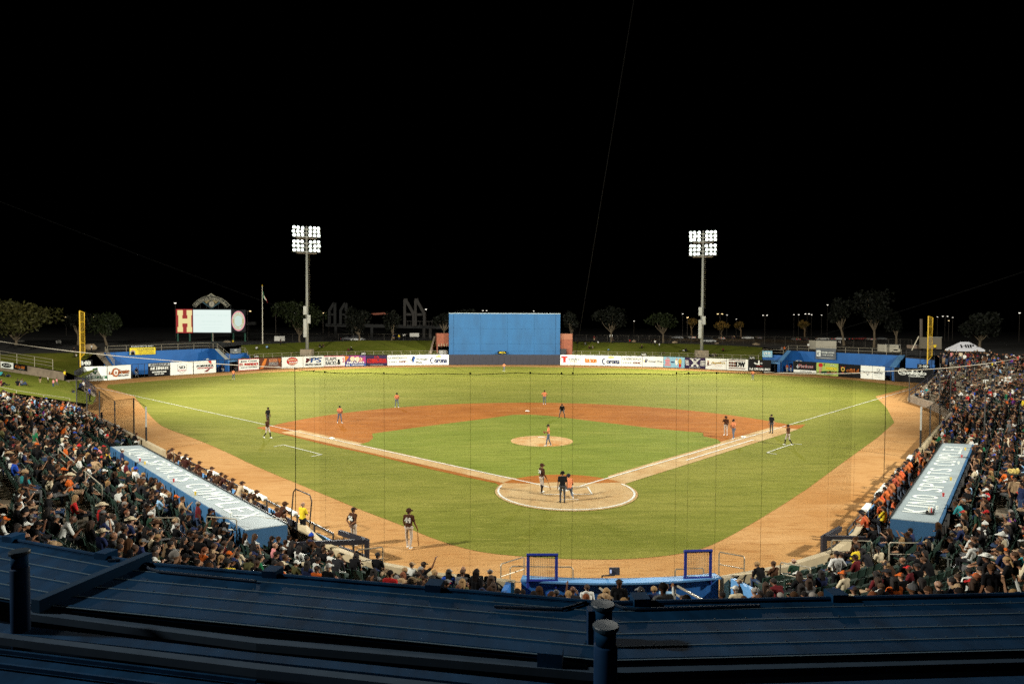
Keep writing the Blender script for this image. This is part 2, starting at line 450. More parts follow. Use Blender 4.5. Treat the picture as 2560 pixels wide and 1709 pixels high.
for nme, p, lab in (('first', (19.15, 19.4), 'white base bag on the foul line beside the two players at first'), ('second', G(1318.3, 1028.6)[:2], 'white base bag alone at the far edge of the infield clay'), ('third', (-19.2, 19.35), 'white base bag on the foul line at third base')):
    m_ = MB(); r = .19; m_.lathe([(r * 1.30, 0), (r * 1.41, .02), (r * 1.41, .06), (r * 1.25, .09), (0.01, .10)], 4, (p[0], p[1], .05))
    tag(m_.obj('base_bag', WHITEM, loc=(p[0], p[1], .05)), lab, 'base', 'bases of the diamond')
m_ = MB(); m_.box((0, 18.44, .30), (.61, .15, .03)); tag(m_.obj('pitching_rubber', WHITEM, loc=(0, 18.44, .285)), 'white pitching rubber on top of the mound', 'pitching rubber')

# ---------------------------------------------------------------- lettering
TXT = {}
def glyphs(s):
    if s in TXT: return TXT[s]
    cu = bpy.data.curves.new('lettering', 'FONT'); cu.body = s; cu.resolution_u = 3; cu.size = 1.0
    o = bpy.data.objects.new('lettering', cu); COL.objects.link(o)
    dg = bpy.context.evaluated_depsgraph_get(); dg.update()
    me = o.evaluated_get(dg).to_mesh()
    v = np.array([tuple(x.co[:2]) for x in me.vertices]); f = [tuple(p.vertices) for p in me.polygons]
    o.evaluated_get(dg).to_mesh_clear()
    bpy.data.objects.remove(o); bpy.data.curves.remove(cu)
    lo, hi = v.min(0), v.max(0)
    TXT[s] = ((v - (lo + hi) / 2) / (hi - lo), f)
    return TXT[s]

def lettering(mb, s, O, X, Y, w, h, mi=0, bold=0.0, shear=0.0, N=None, thick=0.0):
    """text s centred on O, width w along unit X, height h along unit Y; bold repeats the glyphs shifted sideways"""
    v, f = glyphs(s)
    O, X, Y = map(lambda a: np.asarray(a, float), (O, X, Y))
    for k in ((0,) if not bold else (-bold, 0, bold)):
        P = O + np.outer(v[:, 0] * w + v[:, 1] * shear * h + k, X) + np.outer(v[:, 1] * h, Y)
        if N is not None: P = P + np.asarray(N) * (0.001 * k)
        mb.add(P.tolist(), f, mi)
    return mb

PAL = {'white': (0.74, 0.76, 0.70), 'black': (0.005, 0.005, 0.006), 'red': (0.45, 0.025, 0.02), 'orange': (0.55, 0.17, 0.03), 'dorange': (0.34, 0.09, 0.02), 'navy': (0.02, 0.03, 0.10),
       'grey': (0.12, 0.13, 0.14), 'lgrey': (0.38, 0.40, 0.40), 'green': (0.02, 0.12, 0.05), 'gold': (0.52, 0.36, 0.06), 'yellow': (0.72, 0.58, 0.04), 'pink': (0.55, 0.20, 0.24), 'sky': (0.24, 0.46, 0.58),
       'purple': (0.12, 0.06, 0.20), 'lime': (0.34, 0.44, 0.10), 'dpurple': (0.030, 0.018, 0.055), 'brown': (0.10, 0.035, 0.02), 'blue': (0.03, 0.10, 0.32), 'cream': (0.70, 0.60, 0.36), 'magenta': (0.35, 0.05, 0.22), 'skin': (0.45, 0.25, 0.15), 'dgreen': (0.01, 0.07, 0.03), 'maroon': (0.14, 0.015, 0.015)}
def P_(c): return mat('print_' + c, PAL[c], 0.6, noise=(0.8, 0.07), spec=0.12)

def sign(name, label, cat, O, X, Y, w, h, bgc, items, group=None, thick=0.04, back=None, billow=0.0):
    """flat sign with print: O lower-left corner, X / Y unit axes, N towards the viewer. items: ('t',text,cx,cy,w,h,colour[,bold,shear]) ('r',x0,y0,x1,y1,colour) ('e',cx,cy,rx,ry,colour) ('p',[(x,y)..],colour)"""
    O, X, Y = map(lambda a: np.asarray(a, float), (O, X, Y)); N = np.cross(X, Y)
    mb = MB()
    nx = 7 if billow else 1; ny = 4 if billow else 1
    ph = random.random() * 6
    def bz(u, v_):
        if not billow: return 0.0
        e = math.sin(PI * v_) ** 0.7
        return billow * e * (0.5 * math.sin(u * 9 + ph) + 0.4 * math.sin(u * 4.3 + v_ * 3 + ph * 2))
    vs = []
    for j in range(ny + 1):
        for i in range(nx + 1):
            u, v_ = i / nx, j / ny
            vs.append(O + X * u * w + Y * v_ * h + N * bz(u, v_))
    nf = len(vs); fs = []
    for j in range(ny):
        for i in range(nx):
            a = j * (nx + 1) + i; fs.append((a, a + 1, a + nx + 2, a + nx + 1))
    mb.add(vs, fs)
    # thickness: back and edges
    c0 = [O, O + X * w, O + X * w + Y * h, O + Y * h]; dp = -N * thick
    mb.add([p for p in c0] + [p + dp for p in c0], [(7, 6, 5, 4), (0, 4, 5, 1), (1, 5, 6, 2), (2, 6, 7, 3), (3, 7, 4, 0)])
    base = O + X * w / 2
    root = mb.obj(name, bgc if not isinstance(bgc, str) else P_(bgc), loc=base)
    tag(root, label, cat, group)
    lift = 0.012 + billow * 0.9
    for k, it in enumerate(items):
        m2 = MB(); off = N * (lift + 0.006 * k)
        if it[0] == 't':
            _, s, cx, cy, tw, th, c = it[:7]
            bold = it[7] if len(it) > 7 else 0.0; sh = it[8] if len(it) > 8 else 0.0
            lettering(m2, s, O + X * cx * w + Y * cy * h + off, X, Y, tw * w, th * h, 0, bold * h, sh)
            m2.obj('lettering', P_(c), root)
        elif it[0] == 'r':
            _, x0, y0, x1, y1, c = it
            m2.poly([O + X * x0 * w + Y * y0 * h + off, O + X * x1 * w + Y * y0 * h + off, O + X * x1 * w + Y * y1 * h + off, O + X * x0 * w + Y * y1 * h + off])
            m2.obj('printed_block', P_(c), root)
        elif it[0] == 'e':
            _, cx, cy, rx, ry, c = it
            m2.poly([O + X * (cx + rx * math.cos(t)) * w + Y * (cy + ry * math.sin(t)) * h + off for t in np.linspace(0, 2 * PI, 24, endpoint=False)])
            m2.obj('printed_disc', P_(c), root)
        elif it[0] == 'p':
            _, pts, c = it
            m2.poly([O + X * x * w + Y * y * h + off for x, y in pts])
            m2.obj('printed_shape', P_(c), root)
    return root

# ---------------------------------------------------------------- outfield fence and its banners
def at_px(x):
    for (a, b), (c, d) in zip(FENCE_PX[:-1], FENCE_PX[1:]):
        if a <= x <= c:
            t = (x - a) / (c - a); return G(x, b + (d - b) * t)
    return G(*FENCE_PX[-1])
FH = 2.62
fence = thing('outfield_fence', 'dark outfield fence of posts and padded panels round the whole outfield behind the banners', 'fence', tuple(at_px(1260)))
for (x0, x1) in ((1122, 1400),):
    n = 18
    xs = np.linspace(x0, x1, n + 1)
    for a, b in zip(xs[:-1], xs[1:]):
        A, B = at_px(a), at_px(b); m_ = MB()
        d = nm(B - A); nn = np.array([d[1], -d[0], 0])
        m_.obox((A + B) / 2 + (0, 0, FH / 2 + .03), (B - A) / 2 * 0.985, nn * 0.09, (0, 0, FH / 2 - .03)); m_.obj('padded_panel', NAVY, fence)
gaps = [(327, 369.6), (541, 595), (1928, 1984), (2212.5, 2236)]
def in_gap(x): return any(a <= x <= b for a, b in gaps)
post, rail = MB(), MB()
solid = []
for x in list(np.linspace(206, 1118, 60)) + list(np.linspace(1404, 2334, 62)):
    A = at_px(x); m_ = MB(); m_.tube([A + (0, .12, 0), A + (0, .12, FH + .05)], .045, 6); m_.obj('post', BLACKM, fence)
for rngx in (np.linspace(206, 1121, 40), np.linspace(1401, 2334, 40)):
    P = [at_px(x) + (0, .12, 0) for x in rngx]
    for zz in (0.08, FH):
        m_ = MB(); m_.tube([p + (0, 0, zz) for p in P], .035, 5); m_.obj('rail', BLACKM, fence)
for x0, x1 in ((206, 327), (370, 541), (595, 1121), (1401, 1928), (1984, 2212), (2236, 2334)):
    xs = np.linspace(x0, x1, max(2, int((x1 - x0) / 26)))
    for a, b in zip(xs[:-1], xs[1:]):
        A, B = at_px(a) + (0, .14, 0), at_px(b) + (0, .14, 0); d = nm(B - A); nn = np.array([d[1], -d[0], 0]) * -.02
        m_ = MB(); m_.obox((A + B) / 2 + (0, 0, FH / 2 + .05), (B - A) / 2 * 0.99, nn, (0, 0, FH / 2 - .08)); m_.obj('panel', BLACKM, fence)

def banner(x0, x1, label, bgc, items, h=FH - 0.08, z0=0.06, bil=0.03, cat='banner'):
    A, B = at_px(x0), at_px(x1); d = B - A; d[2] = 0; w = np.linalg.norm(d); X = d / w
    N = np.array([X[1], -X[0], 0])
    return sign('advertising_banner', label, cat, A + N * 0.07 + (0, 0, z0), X, (0, 0, 1), w, h, bgc, items, 'advertising banners along the outfield fence', billow=bil)
T = 't'
banner(206, 267.5, 'white banner with green shield and green phone-number stripe beside the yellow pole', 'white',
       [('r', 0, .13, 1, .32, 'green'), (T, '520-891-5350', .55, .225, .72, .15, 'white', .01), ('p', [(.42, .85), (.62, .92), (.62, .62), (.53, .42), (.43, .62)], 'dgreen'), ('e', .53, .70, .06, .10, 'lgrey'), (T, 'SEGURIDAD', .52, .375, .4, .05, 'grey')], bil=.07)
banner(268.5, 326.5, 'white banner with slanted orange La Caliente script', 'white',
       [('e', .33, .52, .16, .32, 'dorange'), ('e', .345, .52, .10, .21, 'white'), (T, 'La', .12, .50, .13, .22, 'dorange', .02, .2), (T, 'a', .335, .5, .09, .2, 'dorange', .02), (T, 'liente', .68, .56, .48, .34, 'dorange', .02, .2), (T, '102.1 y 97.7', .66, .25, .45, .16, 'grey', .02)], bil=.07)
banner(370, 424, 'black banner with white slanted ULTIMATE lettering', 'black',
       [('r', 0.01, .78, .99, .97, 'lgrey'), (T, '/// GARAGE ///', .5, .88, .8, .12, 'black', .02, .3), (T, 'ULTIMATE', .53, .60, .82, .22, 'white', .025, .25), (T, '301 W GRANT RD 85705', .5, .33, .66, .11, 'white', .01), (T, '520-471-4886', .5, .17, .42, .10, 'white', .01)], bil=.05)
banner(425.5, 482, 'white wrinkled banner with small 5D mark inside a faint shield', 'white',
       [('p', [(.5, .93), (.70, .78), (.70, .34), (.5, .08), (.31, .34), (.31, .78)], 'lgrey'), ('p', [(.5, .90), (.685, .765), (.685, .36), (.5, .12), (.325, .36), (.325, .765)], 'white'), (T, '5D', .5, .58, .27, .22, 'black', .03), (T, 'FITNESS', .5, .34, .36, .12, 'pink', .01)], bil=.09)
banner(484, 539.5, 'white banner reading FORMULA with a red swoosh', 'white',
       [('p', [(.62, 1.0), (.78, .98), (.80, .70), (.74, .68)], 'red'), ('p', [(.45, .13), (.60, .10), (.76, .42), (.66, .36)], 'maroon'), (T, 'FORMULA', .5, .60, .74, .17, 'black', .02, .2), (T, 'MOTORSPORT', .52, .42, .72, .10, 'red', .015, .2)], bil=.06)
banner(595.5, 647, 'white banner with red border and red script over shadowed cars', 'white',
       [('r', 0, 0, 1, .05, 'red'), ('r', 0, .95, 1, 1, 'red'), ('r', 0, 0, .02, 1, 'red'), (T, 'Jose Ceron', .5, .78, .78, .20, 'black', .01, .2), (T, 'EL RAPIDO', .5, .52, .86, .22, 'red', .04, .15), (T, 'TRANSPORTE Y ENVIOS A MEXICO', .5, .26, .8, .08, 'grey', .005)], bil=.04)
banner(648, 703.5, 'black banner with orange spotted fish and bronze lettering block', 'brown',
       [('p', [(.02, .05), (.12, .55), (.24, .95), (.33, .92), (.28, .55), (.16, .1)], 'orange'), ('r', .43, .62, .80, .88, 'skin'), (T, 'TAPATIO', .61, .75, .32, .16, 'dorange', .015), ('p', [(.82, .92), (.98, .86), (.90, .45)], 'dorange'), (T, 'MARISCOS', .63, .50, .42, .11, 'lgrey', .015), (T, 'RESTAURANT', .63, .36, .42, .09, 'lgrey', .01), ('e', .78, .15, .14, .06, 'lgrey')])
banner(704.5, 757, 'white banner with a rounded red golden corral badge', 'white',
       [('e', .49, .60, .27, .36, 'maroon'), ('e', .49, .61, .255, .335, 'red'), (T, 'golden', .47, .73, .38, .19, 'cream', .02), (T, 'corral', .53, .54, .38, .19, 'white', .02), (T, 'BUFFET & GRILL', .5, .36, .33, .08, 'cream', .01), (T, 'TUCSON AZ 5855 W COSTCO', .5, .11, .8, .04, 'lgrey')])
banner(758, 809.5, 'white banner reading MPS AUTO SALES in red and blue', 'white',
       [('p', [(.14, .86), (.30, .80), (.24, .45), (.12, .45)], 'black'), (T, 'M', .28, .63, .26, .42, 'maroon', .03, .25), (T, 'PS', .62, .63, .48, .42, 'blue', .04, .25), ('r', .28, .83, .92, .88, 'black'), (T, 'AUTO SALES', .48, .24, .78, .18, 'black', .02, .2)])
banner(810.5, 862, 'white banner with pale red edges reading FLAPS & RACKS', 'white',
       [('r', 0, .92, 1, 1, 'pink'), ('r', 0, 0, 1, .05, 'pink'), (T, 'FLAPS', .33, .70, .52, .34, 'grey', .02), (T, 'RACKS', .33, .32, .52, .34, 'grey', .02), (T, '&', .71, .42, .14, .50, 'black', .03), ('p', [(.84, .3), (.92, .5), (.88, .75), (.95, .85), (.97, .4)], 'pink')])
banner(863, 915, 'purple and orange carnival banner with three pale discs', 'purple',
       [('p', [(0, .4), (.2, .9), (.0, 1)], 'orange'), ('p', [(.2, 1), (.5, .5), (.7, 1)], 'magenta'), ('p', [(.55, .4), (.95, .9), (1, .3)], 'magenta'), ('r', .0, 0, 1, .2, 'blue'), ('e', .35, .68, .12, .23, 'cream'), ('e', .58, .66, .12, .22, 'cream'), ('e', .75, .64, .10, .19, 'orange'), (T, 'GGO', .55, .66, .5, .26, 'white', .03), (T, 'PALAZZO', .5, .34, .78, .22, 'white', .03), (T, 'AGUA PRIETA SONORA', .6, .10, .6, .10, 'white', .015), ('e', .08, .10, .04, .07, 'white'), ('e', .18, .10, .04, .07, 'white')])
banner(916, 968, 'near-black banner with big red LA CHINGADA lettering', 'dpurple',
       [(T, 'LA', .50, .84, .20, .18, 'red', .03), (T, 'CHINGADA', .5, .47, .90, .42, 'red', .05), (T, 'COCINA MEXICANA', .5, .09, .6, .07, 'lgrey', .01)])
def quebe(x0, x1, lab):
    banner(x0, x1, lab, 'white', [(T, 'QUEBEDEAUX', .5, .70, .93, .24, 'grey', .004), ('e', .10, .34, .05, .08, 'lgrey'), (T, 'BUICK', .34, .34, .30, .09, 'grey', .01), (T, 'GMC', .76, .35, .38, .17, 'maroon', .03)], bil=.015)
quebe(968.5, 1019.5, 'white banner reading QUEBEDEAUX, between the red-on-black banner and a blue-striped one')
banner(1020, 1071.4, 'white banner with dark blue slanted bars and two-line Vantage West', 'white',
       [('p', [(.06, .72), (.11, .60), (.15, .42), (.09, .5)], 'yellow'), ('p', [(.15, .38), (.22, .38), (.30, .86), (.22, .86)], 'navy'), ('p', [(.20, .26), (.27, .26), (.36, .80), (.29, .80)], 'blue'), (T, 'Vantage', .66, .54, .56, .26, 'grey', .012), (T, 'West', .53, .26, .32, .22, 'grey', .012), (T, 'CREDIT UNION', .83, .22, .22, .06, 'lgrey')], bil=.015)
def corona(x0, x1, lab):
    banner(x0, x1, lab, 'white', [('e', .5, .83, .14, .12, 'gold'), ('e', .5, .82, .11, .08, 'cream'), ('e', .5, .84, .03, .06, 'gold'), ('e', .16, .42, .10, .30, 'navy'), ('e', .195, .42, .085, .22, 'white'), ('r', .16, .10, .175, .68, 'navy'), (T, 'orona', .60, .38, .62, .34, 'navy', .03)], bil=.015)
corona(1072, 1121.5, 'white Corona banner beside the dark panel under the blue screen, next to Vantage West')
banner(1401, 1451, 'white banner with big red T ribbon and TELEMUNDO ARIZONA', 'white',
       [('p', [(.04, .86), (.36, .86), (.36, .70), (.27, .70), (.26, .20), (.20, .24), (.14, .22), (.13, .70), (.04, .66)], 'red'), (T, 'TELEMUNDO', .67, .56, .60, .15, 'grey', .012), (T, 'ARIZONA', .66, .36, .38, .11, 'orange', .008)], bil=.015)
banner(1451.8, 1501.5, 'white banner with narrow orange tucson lettering', 'white',
       [(T, 'OFFICIAL PARTNER OF SONORA', .5, .90, .72, .05, 'lgrey'), (T, 'tucson', .5, .48, .58, .46, 'orange', .035), (T, 'visittucson.org', .5, .11, .46, .06, 'lgrey')], bil=.015)
corona(1502, 1553.5, 'white banner reading Corona, between the orange tucson banner and QUEBEDEAUX')
quebe(1554, 1605.5, 'white QUEBEDEAUX banner just below a black distance plate, next to Corona')
banner(1606.3, 1658, 'white banner with small dark slanted bars and one-line Vantage West', 'white',
       [('p', [(.04, .66), (.09, .62), (.13, .45), (.08, .5)], 'yellow'), ('p', [(.10, .40), (.15, .40), (.20, .76), (.15, .76)], 'navy'), ('p', [(.16, .38), (.20, .38), (.26, .72), (.22, .72)], 'navy'), (T, 'Vantage West', .62, .51, .68, .19, 'grey', .008), (T, 'CREDIT UNION', .8, .34, .26, .05, 'lgrey')], bil=.015)
banner(1659, 1711.5, 'pale blue banner with pink lettering block and two cartoon-coloured shapes', 'sky',
       [('p', [(.05, .1), (.16, .85), (.30, .85), (.36, .1)], 'lgrey'), ('r', .08, .55, .30, .75, 'pink'), ('r', .10, .32, .29, .50, 'pink'), ('r', .06, .16, .34, .27, 'pink'), (T, 'KIDS', .20, .90, .14, .08, 'pink', .01), (T, 'DENTAL', .45, .52, .16, .14, 'navy', .01), ('e', .62, .55, .06, .32, 'white'), ('e', .63, .78, .045, .09, 'skin'), ('e', .79, .58, .075, .30, 'gold'), ('e', .79, .22, .06, .18, 'red')], bil=.015)
banner(1712.3, 1763.3, 'near-black banner with crossed white tools and white text bars', 'dpurple',
       [(T, 'BIKES & TUNE BAR', .5, .90, .5, .08, 'white', .01), (T, 'X', .5, .52, .34, .56, 'white', .05), ('e', .36, .80, .04, .06, 'white'), ('e', .64, .80, .04, .06, 'white'), ('e', .37, .24, .045, .08, 'white'), ('e', .63, .24, .045, .08, 'white'), (T, '(520) 573-4354', .5, .09, .5, .09, 'white', .01)] +
       [('r', .02 + .01 * k, .68 - .13 * k, .19 + .01 * k, .74 - .13 * k, 'white') for k in range(4)] + [('r', .78 - .01 * k, .68 - .13 * k, .98, .74 - .13 * k, 'white') for k in range(4)], bil=.015)
banner(1764, 1815.5, 'white banner with gold Alejandro script and small brown figure', 'white',
       [('p', [(.07, .36), (.10, .72), (.15, .78), (.17, .55), (.16, .36)], 'brown'), ('e', .13, .72, .04, .08, 'skin'), ('p', [(.04, .28), (.98, .84), (.98, .86), (.04, .30)], 'maroon'), (T, "Alejandro's", .62, .58, .66, .24, 'gold', .02, .2), (T, 'CAFE & TORTILLAS', .62, .36, .4, .06, 'pink')], bil=.015)
banner(1816.3, 1870, 'white banner with dark grid, bars and bold DW letters', 'white',
       [('r', .10, .86, .88, .94, 'brown'), ('r', .10, .14, .88, .22, 'brown')] + [('r', .11 + .115 * i, .30 + .25 * j, .205 + .115 * i, .50 + .25 * j, 'brown') for i in range(3) for j in range(2)] + [(T, 'DW', .66, .54, .40, .48, 'black', .03)], bil=.015)
banner(1871, 1927.5, 'black banner with white hook logo and large telephone number', 'black',
       [('r', .44, .62, .50, .95, 'white'), ('p', [(.24, .74), (.30, .62), (.50, .55), (.50, .66), (.34, .70), (.30, .78)], 'white'), ('e', .58, .72, .05, .08, 'lgrey'), (T, 'MOBILE', .5, .46, .28, .06, 'red', .008), (T, 'Tel: 520 576-3812', .5, .20, .92, .20, 'white', .02, .1)])
banner(1984.5, 2041, 'black banner with red-edged script and white lower strip', 'black',
       [('r', 0, .06, 1, .30, 'white'), (T, 'LA YARDA CANTINA', .55, .18, .5, .09, 'grey', .008), (T, 'Pericos', .55, .64, .62, .30, 'red', .03, .2), (T, 'Pericos', .56, .63, .60, .26, 'lgrey', .012, .2), ('p', [(.12, .55), (.2, .8), (.23, .5), (.19, .4)], 'lgrey')], bil=.03)
banner(2041.5, 2096, 'green banner with red-capped cartoon batter and yellow block letters', 'lime',
       [('e', .20, .80, .10, .17, 'red'), ('p', [(.14, .66), (.26, .66), (.24, .12), (.12, .12)], 'skin'), ('p', [(.34, .9), (.40, .98), (.36, .7)], 'dgreen'), ('e', .5, .2, .3, .15, 'dgreen'), (T, 'HARVEST', .70, .58, .50, .22, 'yellow', .03), (T, '574 57 44', .72, .26, .44, .17, 'dorange', .02), (T, 'EL', .78, .84, .22, .12, 'white', .01)], bil=.03)
banner(2096.5, 2151.5, 'black banner with small horned face and orange calidad lettering', 'black',
       [('e', .21, .60, .09, .18, 'gold'), ('e', .21, .60, .05, .10, 'black'), ('p', [(.1, .85), (.16, .75), (.13, .7)], 'red'), ('p', [(.32, .85), (.26, .75), (.29, .7)], 'red'), ('e', .21, .30, .06, .05, 'red'), (T, 'calidad', .66, .55, .52, .30, 'orange', .03), (T, 'calidad', .66, .55, .50, .24, 'dorange', .008)], bil=.03)
banner(2152, 2212, 'white banner split in two panels with grey floral line logos', 'white',
       [('r', .495, 0, .505, 1, 'lgrey'), ('e', .30, .45, .07, .10, 'lgrey'), ('e', .30, .45, .05, .07, 'white'), (T, 'sol y luna', .27, .50, .34, .10, 'grey', .006), ('p', [(.27, .35), (.30, .26), (.33, .35)], 'grey'), ('e', .75, .74, .06, .10, 'grey'), ('e', .75, .74, .045, .07, 'white'), (T, 'LUZ DE LUNA', .75, .50, .36, .10, 'grey', .006), (T, 'BODAS Y EVENTOS', .75, .34, .3, .05, 'lgrey'), (T, 'TUCSON', .75, .18, .25, .05, 'lgrey')], bil=.04)
banner(2237, 2330, 'long black banner with white ringed S logo and slanted elsiglo lettering', 'black',
       [('e', .22, .72, .13, .24, 'white'), ('e', .22, .72, .115, .20, 'black'), (T, 'S', .22, .72, .15, .28, 'white', .05), (T, 'elsiglo', .60, .64, .48, .42, 'white', .03, .25), ('r', .38, .40, .80, .44, 'white')], bil=.02)
# distance plates on the fence top
def plate(px, txt, label, col='white', z0=FH + .06, w=1.45, h=.66, dx=0):
    A = at_px(px); B = at_px(px + 5); X = B - A; X[2] = 0; X = nm(X); N = np.array([X[1], -X[0], 0])
    sign('distance_plate', label, 'sign', A - X * w / 2 + N * .12 + (0, 0, z0), X, (0, 0, 1), w, h, 'black', [(T, txt, .5, .5, .72, .62, col, .05)], 'distance plates on the outfield fence')
plate(214.5, '340', 'black distance plate reading 340 beside the yellow pole above the green-striped banner', w=2.1, h=1.2, z0=FH + .02)
plate(640, '375', 'black distance plate reading 375 above the red-bordered white banner')
plate(908, '388', 'black distance plate reading 388 above the purple carnival banner')
plate(1255, '405', 'black distance plate reading 405 in yellow on the blue screen', 'yellow', w=2.3, h=.75, z0=FH + .1)
plate(1609, '388', 'black distance plate reading 388 above the QUEBEDEAUX banner')
plate(1880, '375', 'black distance plate reading 375 above the telephone-number banner')
plate(2308, '340', 'black distance plate reading 340 above the elsiglo banner', w=2.0, h=.8)
# foul poles
def foul_pole(px, py, top, label, side):
    B = G(px, py); d = float((B - CAM) @ FWD); H = (py - top) / FPX * d
    t = thing('foul_pole', label, 'foul pole', tuple(B), 'yellow foul poles')
    m_ = MB(); m_.tube([B, B + (0, 0, H)], .11, 8); m_.obj('pole', YELM, t)
    d2 = nm(B[:2]); v = np.array([-d2[1], d2[0], 0]) * side * 0 + np.array([side * .82, 0.0, 0])
    m_ = MB(); z0 = H * .33
    m_.tube([B + (0, 0, z0), B + v * 1.0 + (0, 0, z0 + .9), B + v + (0, 0, H - .3), B + (0, 0, H)], .07, 6); m_.obj('screen_frame', YELM, t)
    nn_ = MB()
    for k in range(1, 9):
        p = B + v * k / 9; nn_.tube([p + (0, 0, z0 + .5), p + (0, 0, H - .1)], .007, 4)
    for k in range(34):
        zz = z0 + .9 + (H - z0 - 1.2) * k / 33; nn_.tube([B + (0, 0, zz), B + v + (0, 0, zz)], .006, 4)
    kind(nn_.obj('wire_screen', YELM, t), 'stuff')
    for k in range(1, 4):
        zz = z0 + .9 + (H - z0 - 1.0) * k / 4; m_ = MB(); m_.tube([B + (0, 0, zz), B + v + (0, 0, zz)], .045, 6); m_.obj('crossbar', YELM, t)
foul_pole(201.5, 953, 777, 'tall yellow foul pole with mesh screen by the 340 plate and left-field lawn', 1)
foul_pole(2317.5, 957, 790, 'tall yellow foul pole with mesh screen in front of the bullpen wall by elsiglo', -1 if False else 1)

# ---------------------------------------------------------------- behind the outfield fence
def out_px(x, off, z=0.0):
    """point off metres behind the fence, on the sight plane of pixel column x"""
    A = at_px(x); d = A - CAM; d[2] = 0; L = np.linalg.norm(d)
    n = nm(d); return np.array([A[0] + n[0] * off, A[1] + n[1] * off, z])
def zpy(P, py):
    """height at which the vertical through P crosses picture row py"""
    P = np.array(P, float); P[2] = 0; _, y0, _ = PX(P); P[2] = 5; _, y1, _ = PX(P)
    return 5 * (py - y0) / (y1 - y0)
def up_to(P, py):
    Q = np.array(P, float); Q[2] = zpy(P, py); return Q
def interp(tab, x):
    return float(np.interp(x, [t[0] for t in tab], [t[1] for t in tab]))

def loft(name, rows, m, k='structure', smooth=True):
    mb = MB(); n = len(rows[0]); vs = [p for r in rows for p in r]
    fs = []
    for j in range(len(rows) - 1):
        for i in range(n - 1):
            a = j * n + i; fs.append((a, a + 1, a + n + 1, a + n))
    mb.add(vs, fs); o = mb.obj(name, m, smooth=smooth); return kind(o, k)

LTOP = [(575, 864), (640, 860.6), (770, 855), (910, 851), (1130, 851), (1400, 853), (1552, 856), (1754, 860), (1920, 868.5), (1975, 869)]
for xs in (np.linspace(604, 1094, 22), np.linspace(1430, 1905, 22)):
    rows = []
    for off, t in ((0.5, 0), (2.0, .02), (7, .24), (12, .5), (17, .78), (22, 1)):
        r = []
        for x in xs:
            back = up_to(out_px(x, 22), interp(LTOP, x)); z = 2.25 + (back[2] - 2.25) * t
            r.append(out_px(x, off, z))
        rows.append(r)
    loft('lawn', rows, LAWN)
    # low concrete kerb the lawn starts from
    mb = MB(); P = [out_px(x, .35, 0) for x in xs]
    for a, b in zip(P[:-1], P[1:]):
        mb.beam(a + (0, 0, 1.2), b + (0, 0, 1.2), .3, 2.3)
    kind(mb.obj('lawn_kerb', CONCD), 'structure')

def railing(pts, h, n_rails, label, rail_m=RAILM, step=3.0, r=.04, group='railings round the outfield lawns', name='railing', cat='railing', posts=True):
    """posts and horizontal rails along a 3-D polyline of feet"""
    pts = [np.asarray(p, float) for p in pts]
    t = thing(name, label, cat, tuple(pts[0]), group)
    for k in range(n_rails):
        m_ = MB(); m_.tube([p + (0, 0, h * (k + 1) / n_rails) for p in pts], r, 5); m_.obj('rail', rail_m, t)
    if posts:
        for a, b in zip(pts[:-1], pts[1:]):
            L = np.linalg.norm(b - a); n = max(1, int(round(L / step)))
            for i in range(n):
                p = a + (b - a) * i / n; m_ = MB(); m_.tube([p - (0, 0, .05), p + (0, 0, h)], r, 5); m_.obj('post', rail_m, t)
        p = pts[-1]; m_ = MB(); m_.tube([p - (0, 0, .05), p + (0, 0, h)], r, 5); m_.obj('post', rail_m, t)
    return t
railing([out_px(x, 1.2, 2.35) for x in np.linspace(636, 1118, 22)], 1.15, 2, 'tan two-bar railing above the banners from the 375 plate to the awning', step=3.6)
railing([out_px(x, 1.2, 2.35) for x in np.linspace(1432, 1896, 22)], 1.15, 2, 'tan two-bar railing above the banners from TELEMUNDO to the telephone banner', step=3.6)

# blue batter's eye
E0, E1 = out_px(1122, 2.2), out_px(1400, 2.2)
zt = zpy(E0, 783.5)
eye = thing('batters_eye_screen', 'huge blue blank screen wall standing behind the middle of the outfield fence', 'screen wall', tuple((E0 + E1) / 2))
dE = (E1 - E0); uE = nm(dE); nE = np.array([uE[1], -uE[0], 0])
cols = [0, .045, .285, .525, .765, .955, 1.0]; rws = [0.0, .20, .36, .68, 1.0]
for i in range(6):
    for j in range(4):
        a = E0 + dE * cols[i]; b = E0 + dE * cols[i + 1]; set_ = -0.25 if i in (0, 5) else 0.0
        z0, z1 = 1.0 + (zt - 1) * rws[j], 1.0 + (zt - 1) * rws[j + 1]
        m_ = MB(); m_.obox((a + b) / 2 + nE * set_ + (0, 0, (z0 + z1) / 2), (b - a) / 2 - uE * .012, nE * .2, (0, 0, (z1 - z0) / 2 - .012)); m_.obj('panel', EYEM, eye)
m_ = MB(); m_.beam(E0 + (0, 0, zt + .07), E1 + (0, 0, zt + .07), .55, .12); m_.obj('coping', C('pale_trim', (.42, .50, .52)), eye)
for k in range(9):
    p = E0 + dE * (k + .5) / 9 - nE * .8; m_ = MB(); m_.beam(p, p + (0, 0, zt - .2), .3, .3, up=(0, 1, 0)); m_.obj('column', GREYM, eye)
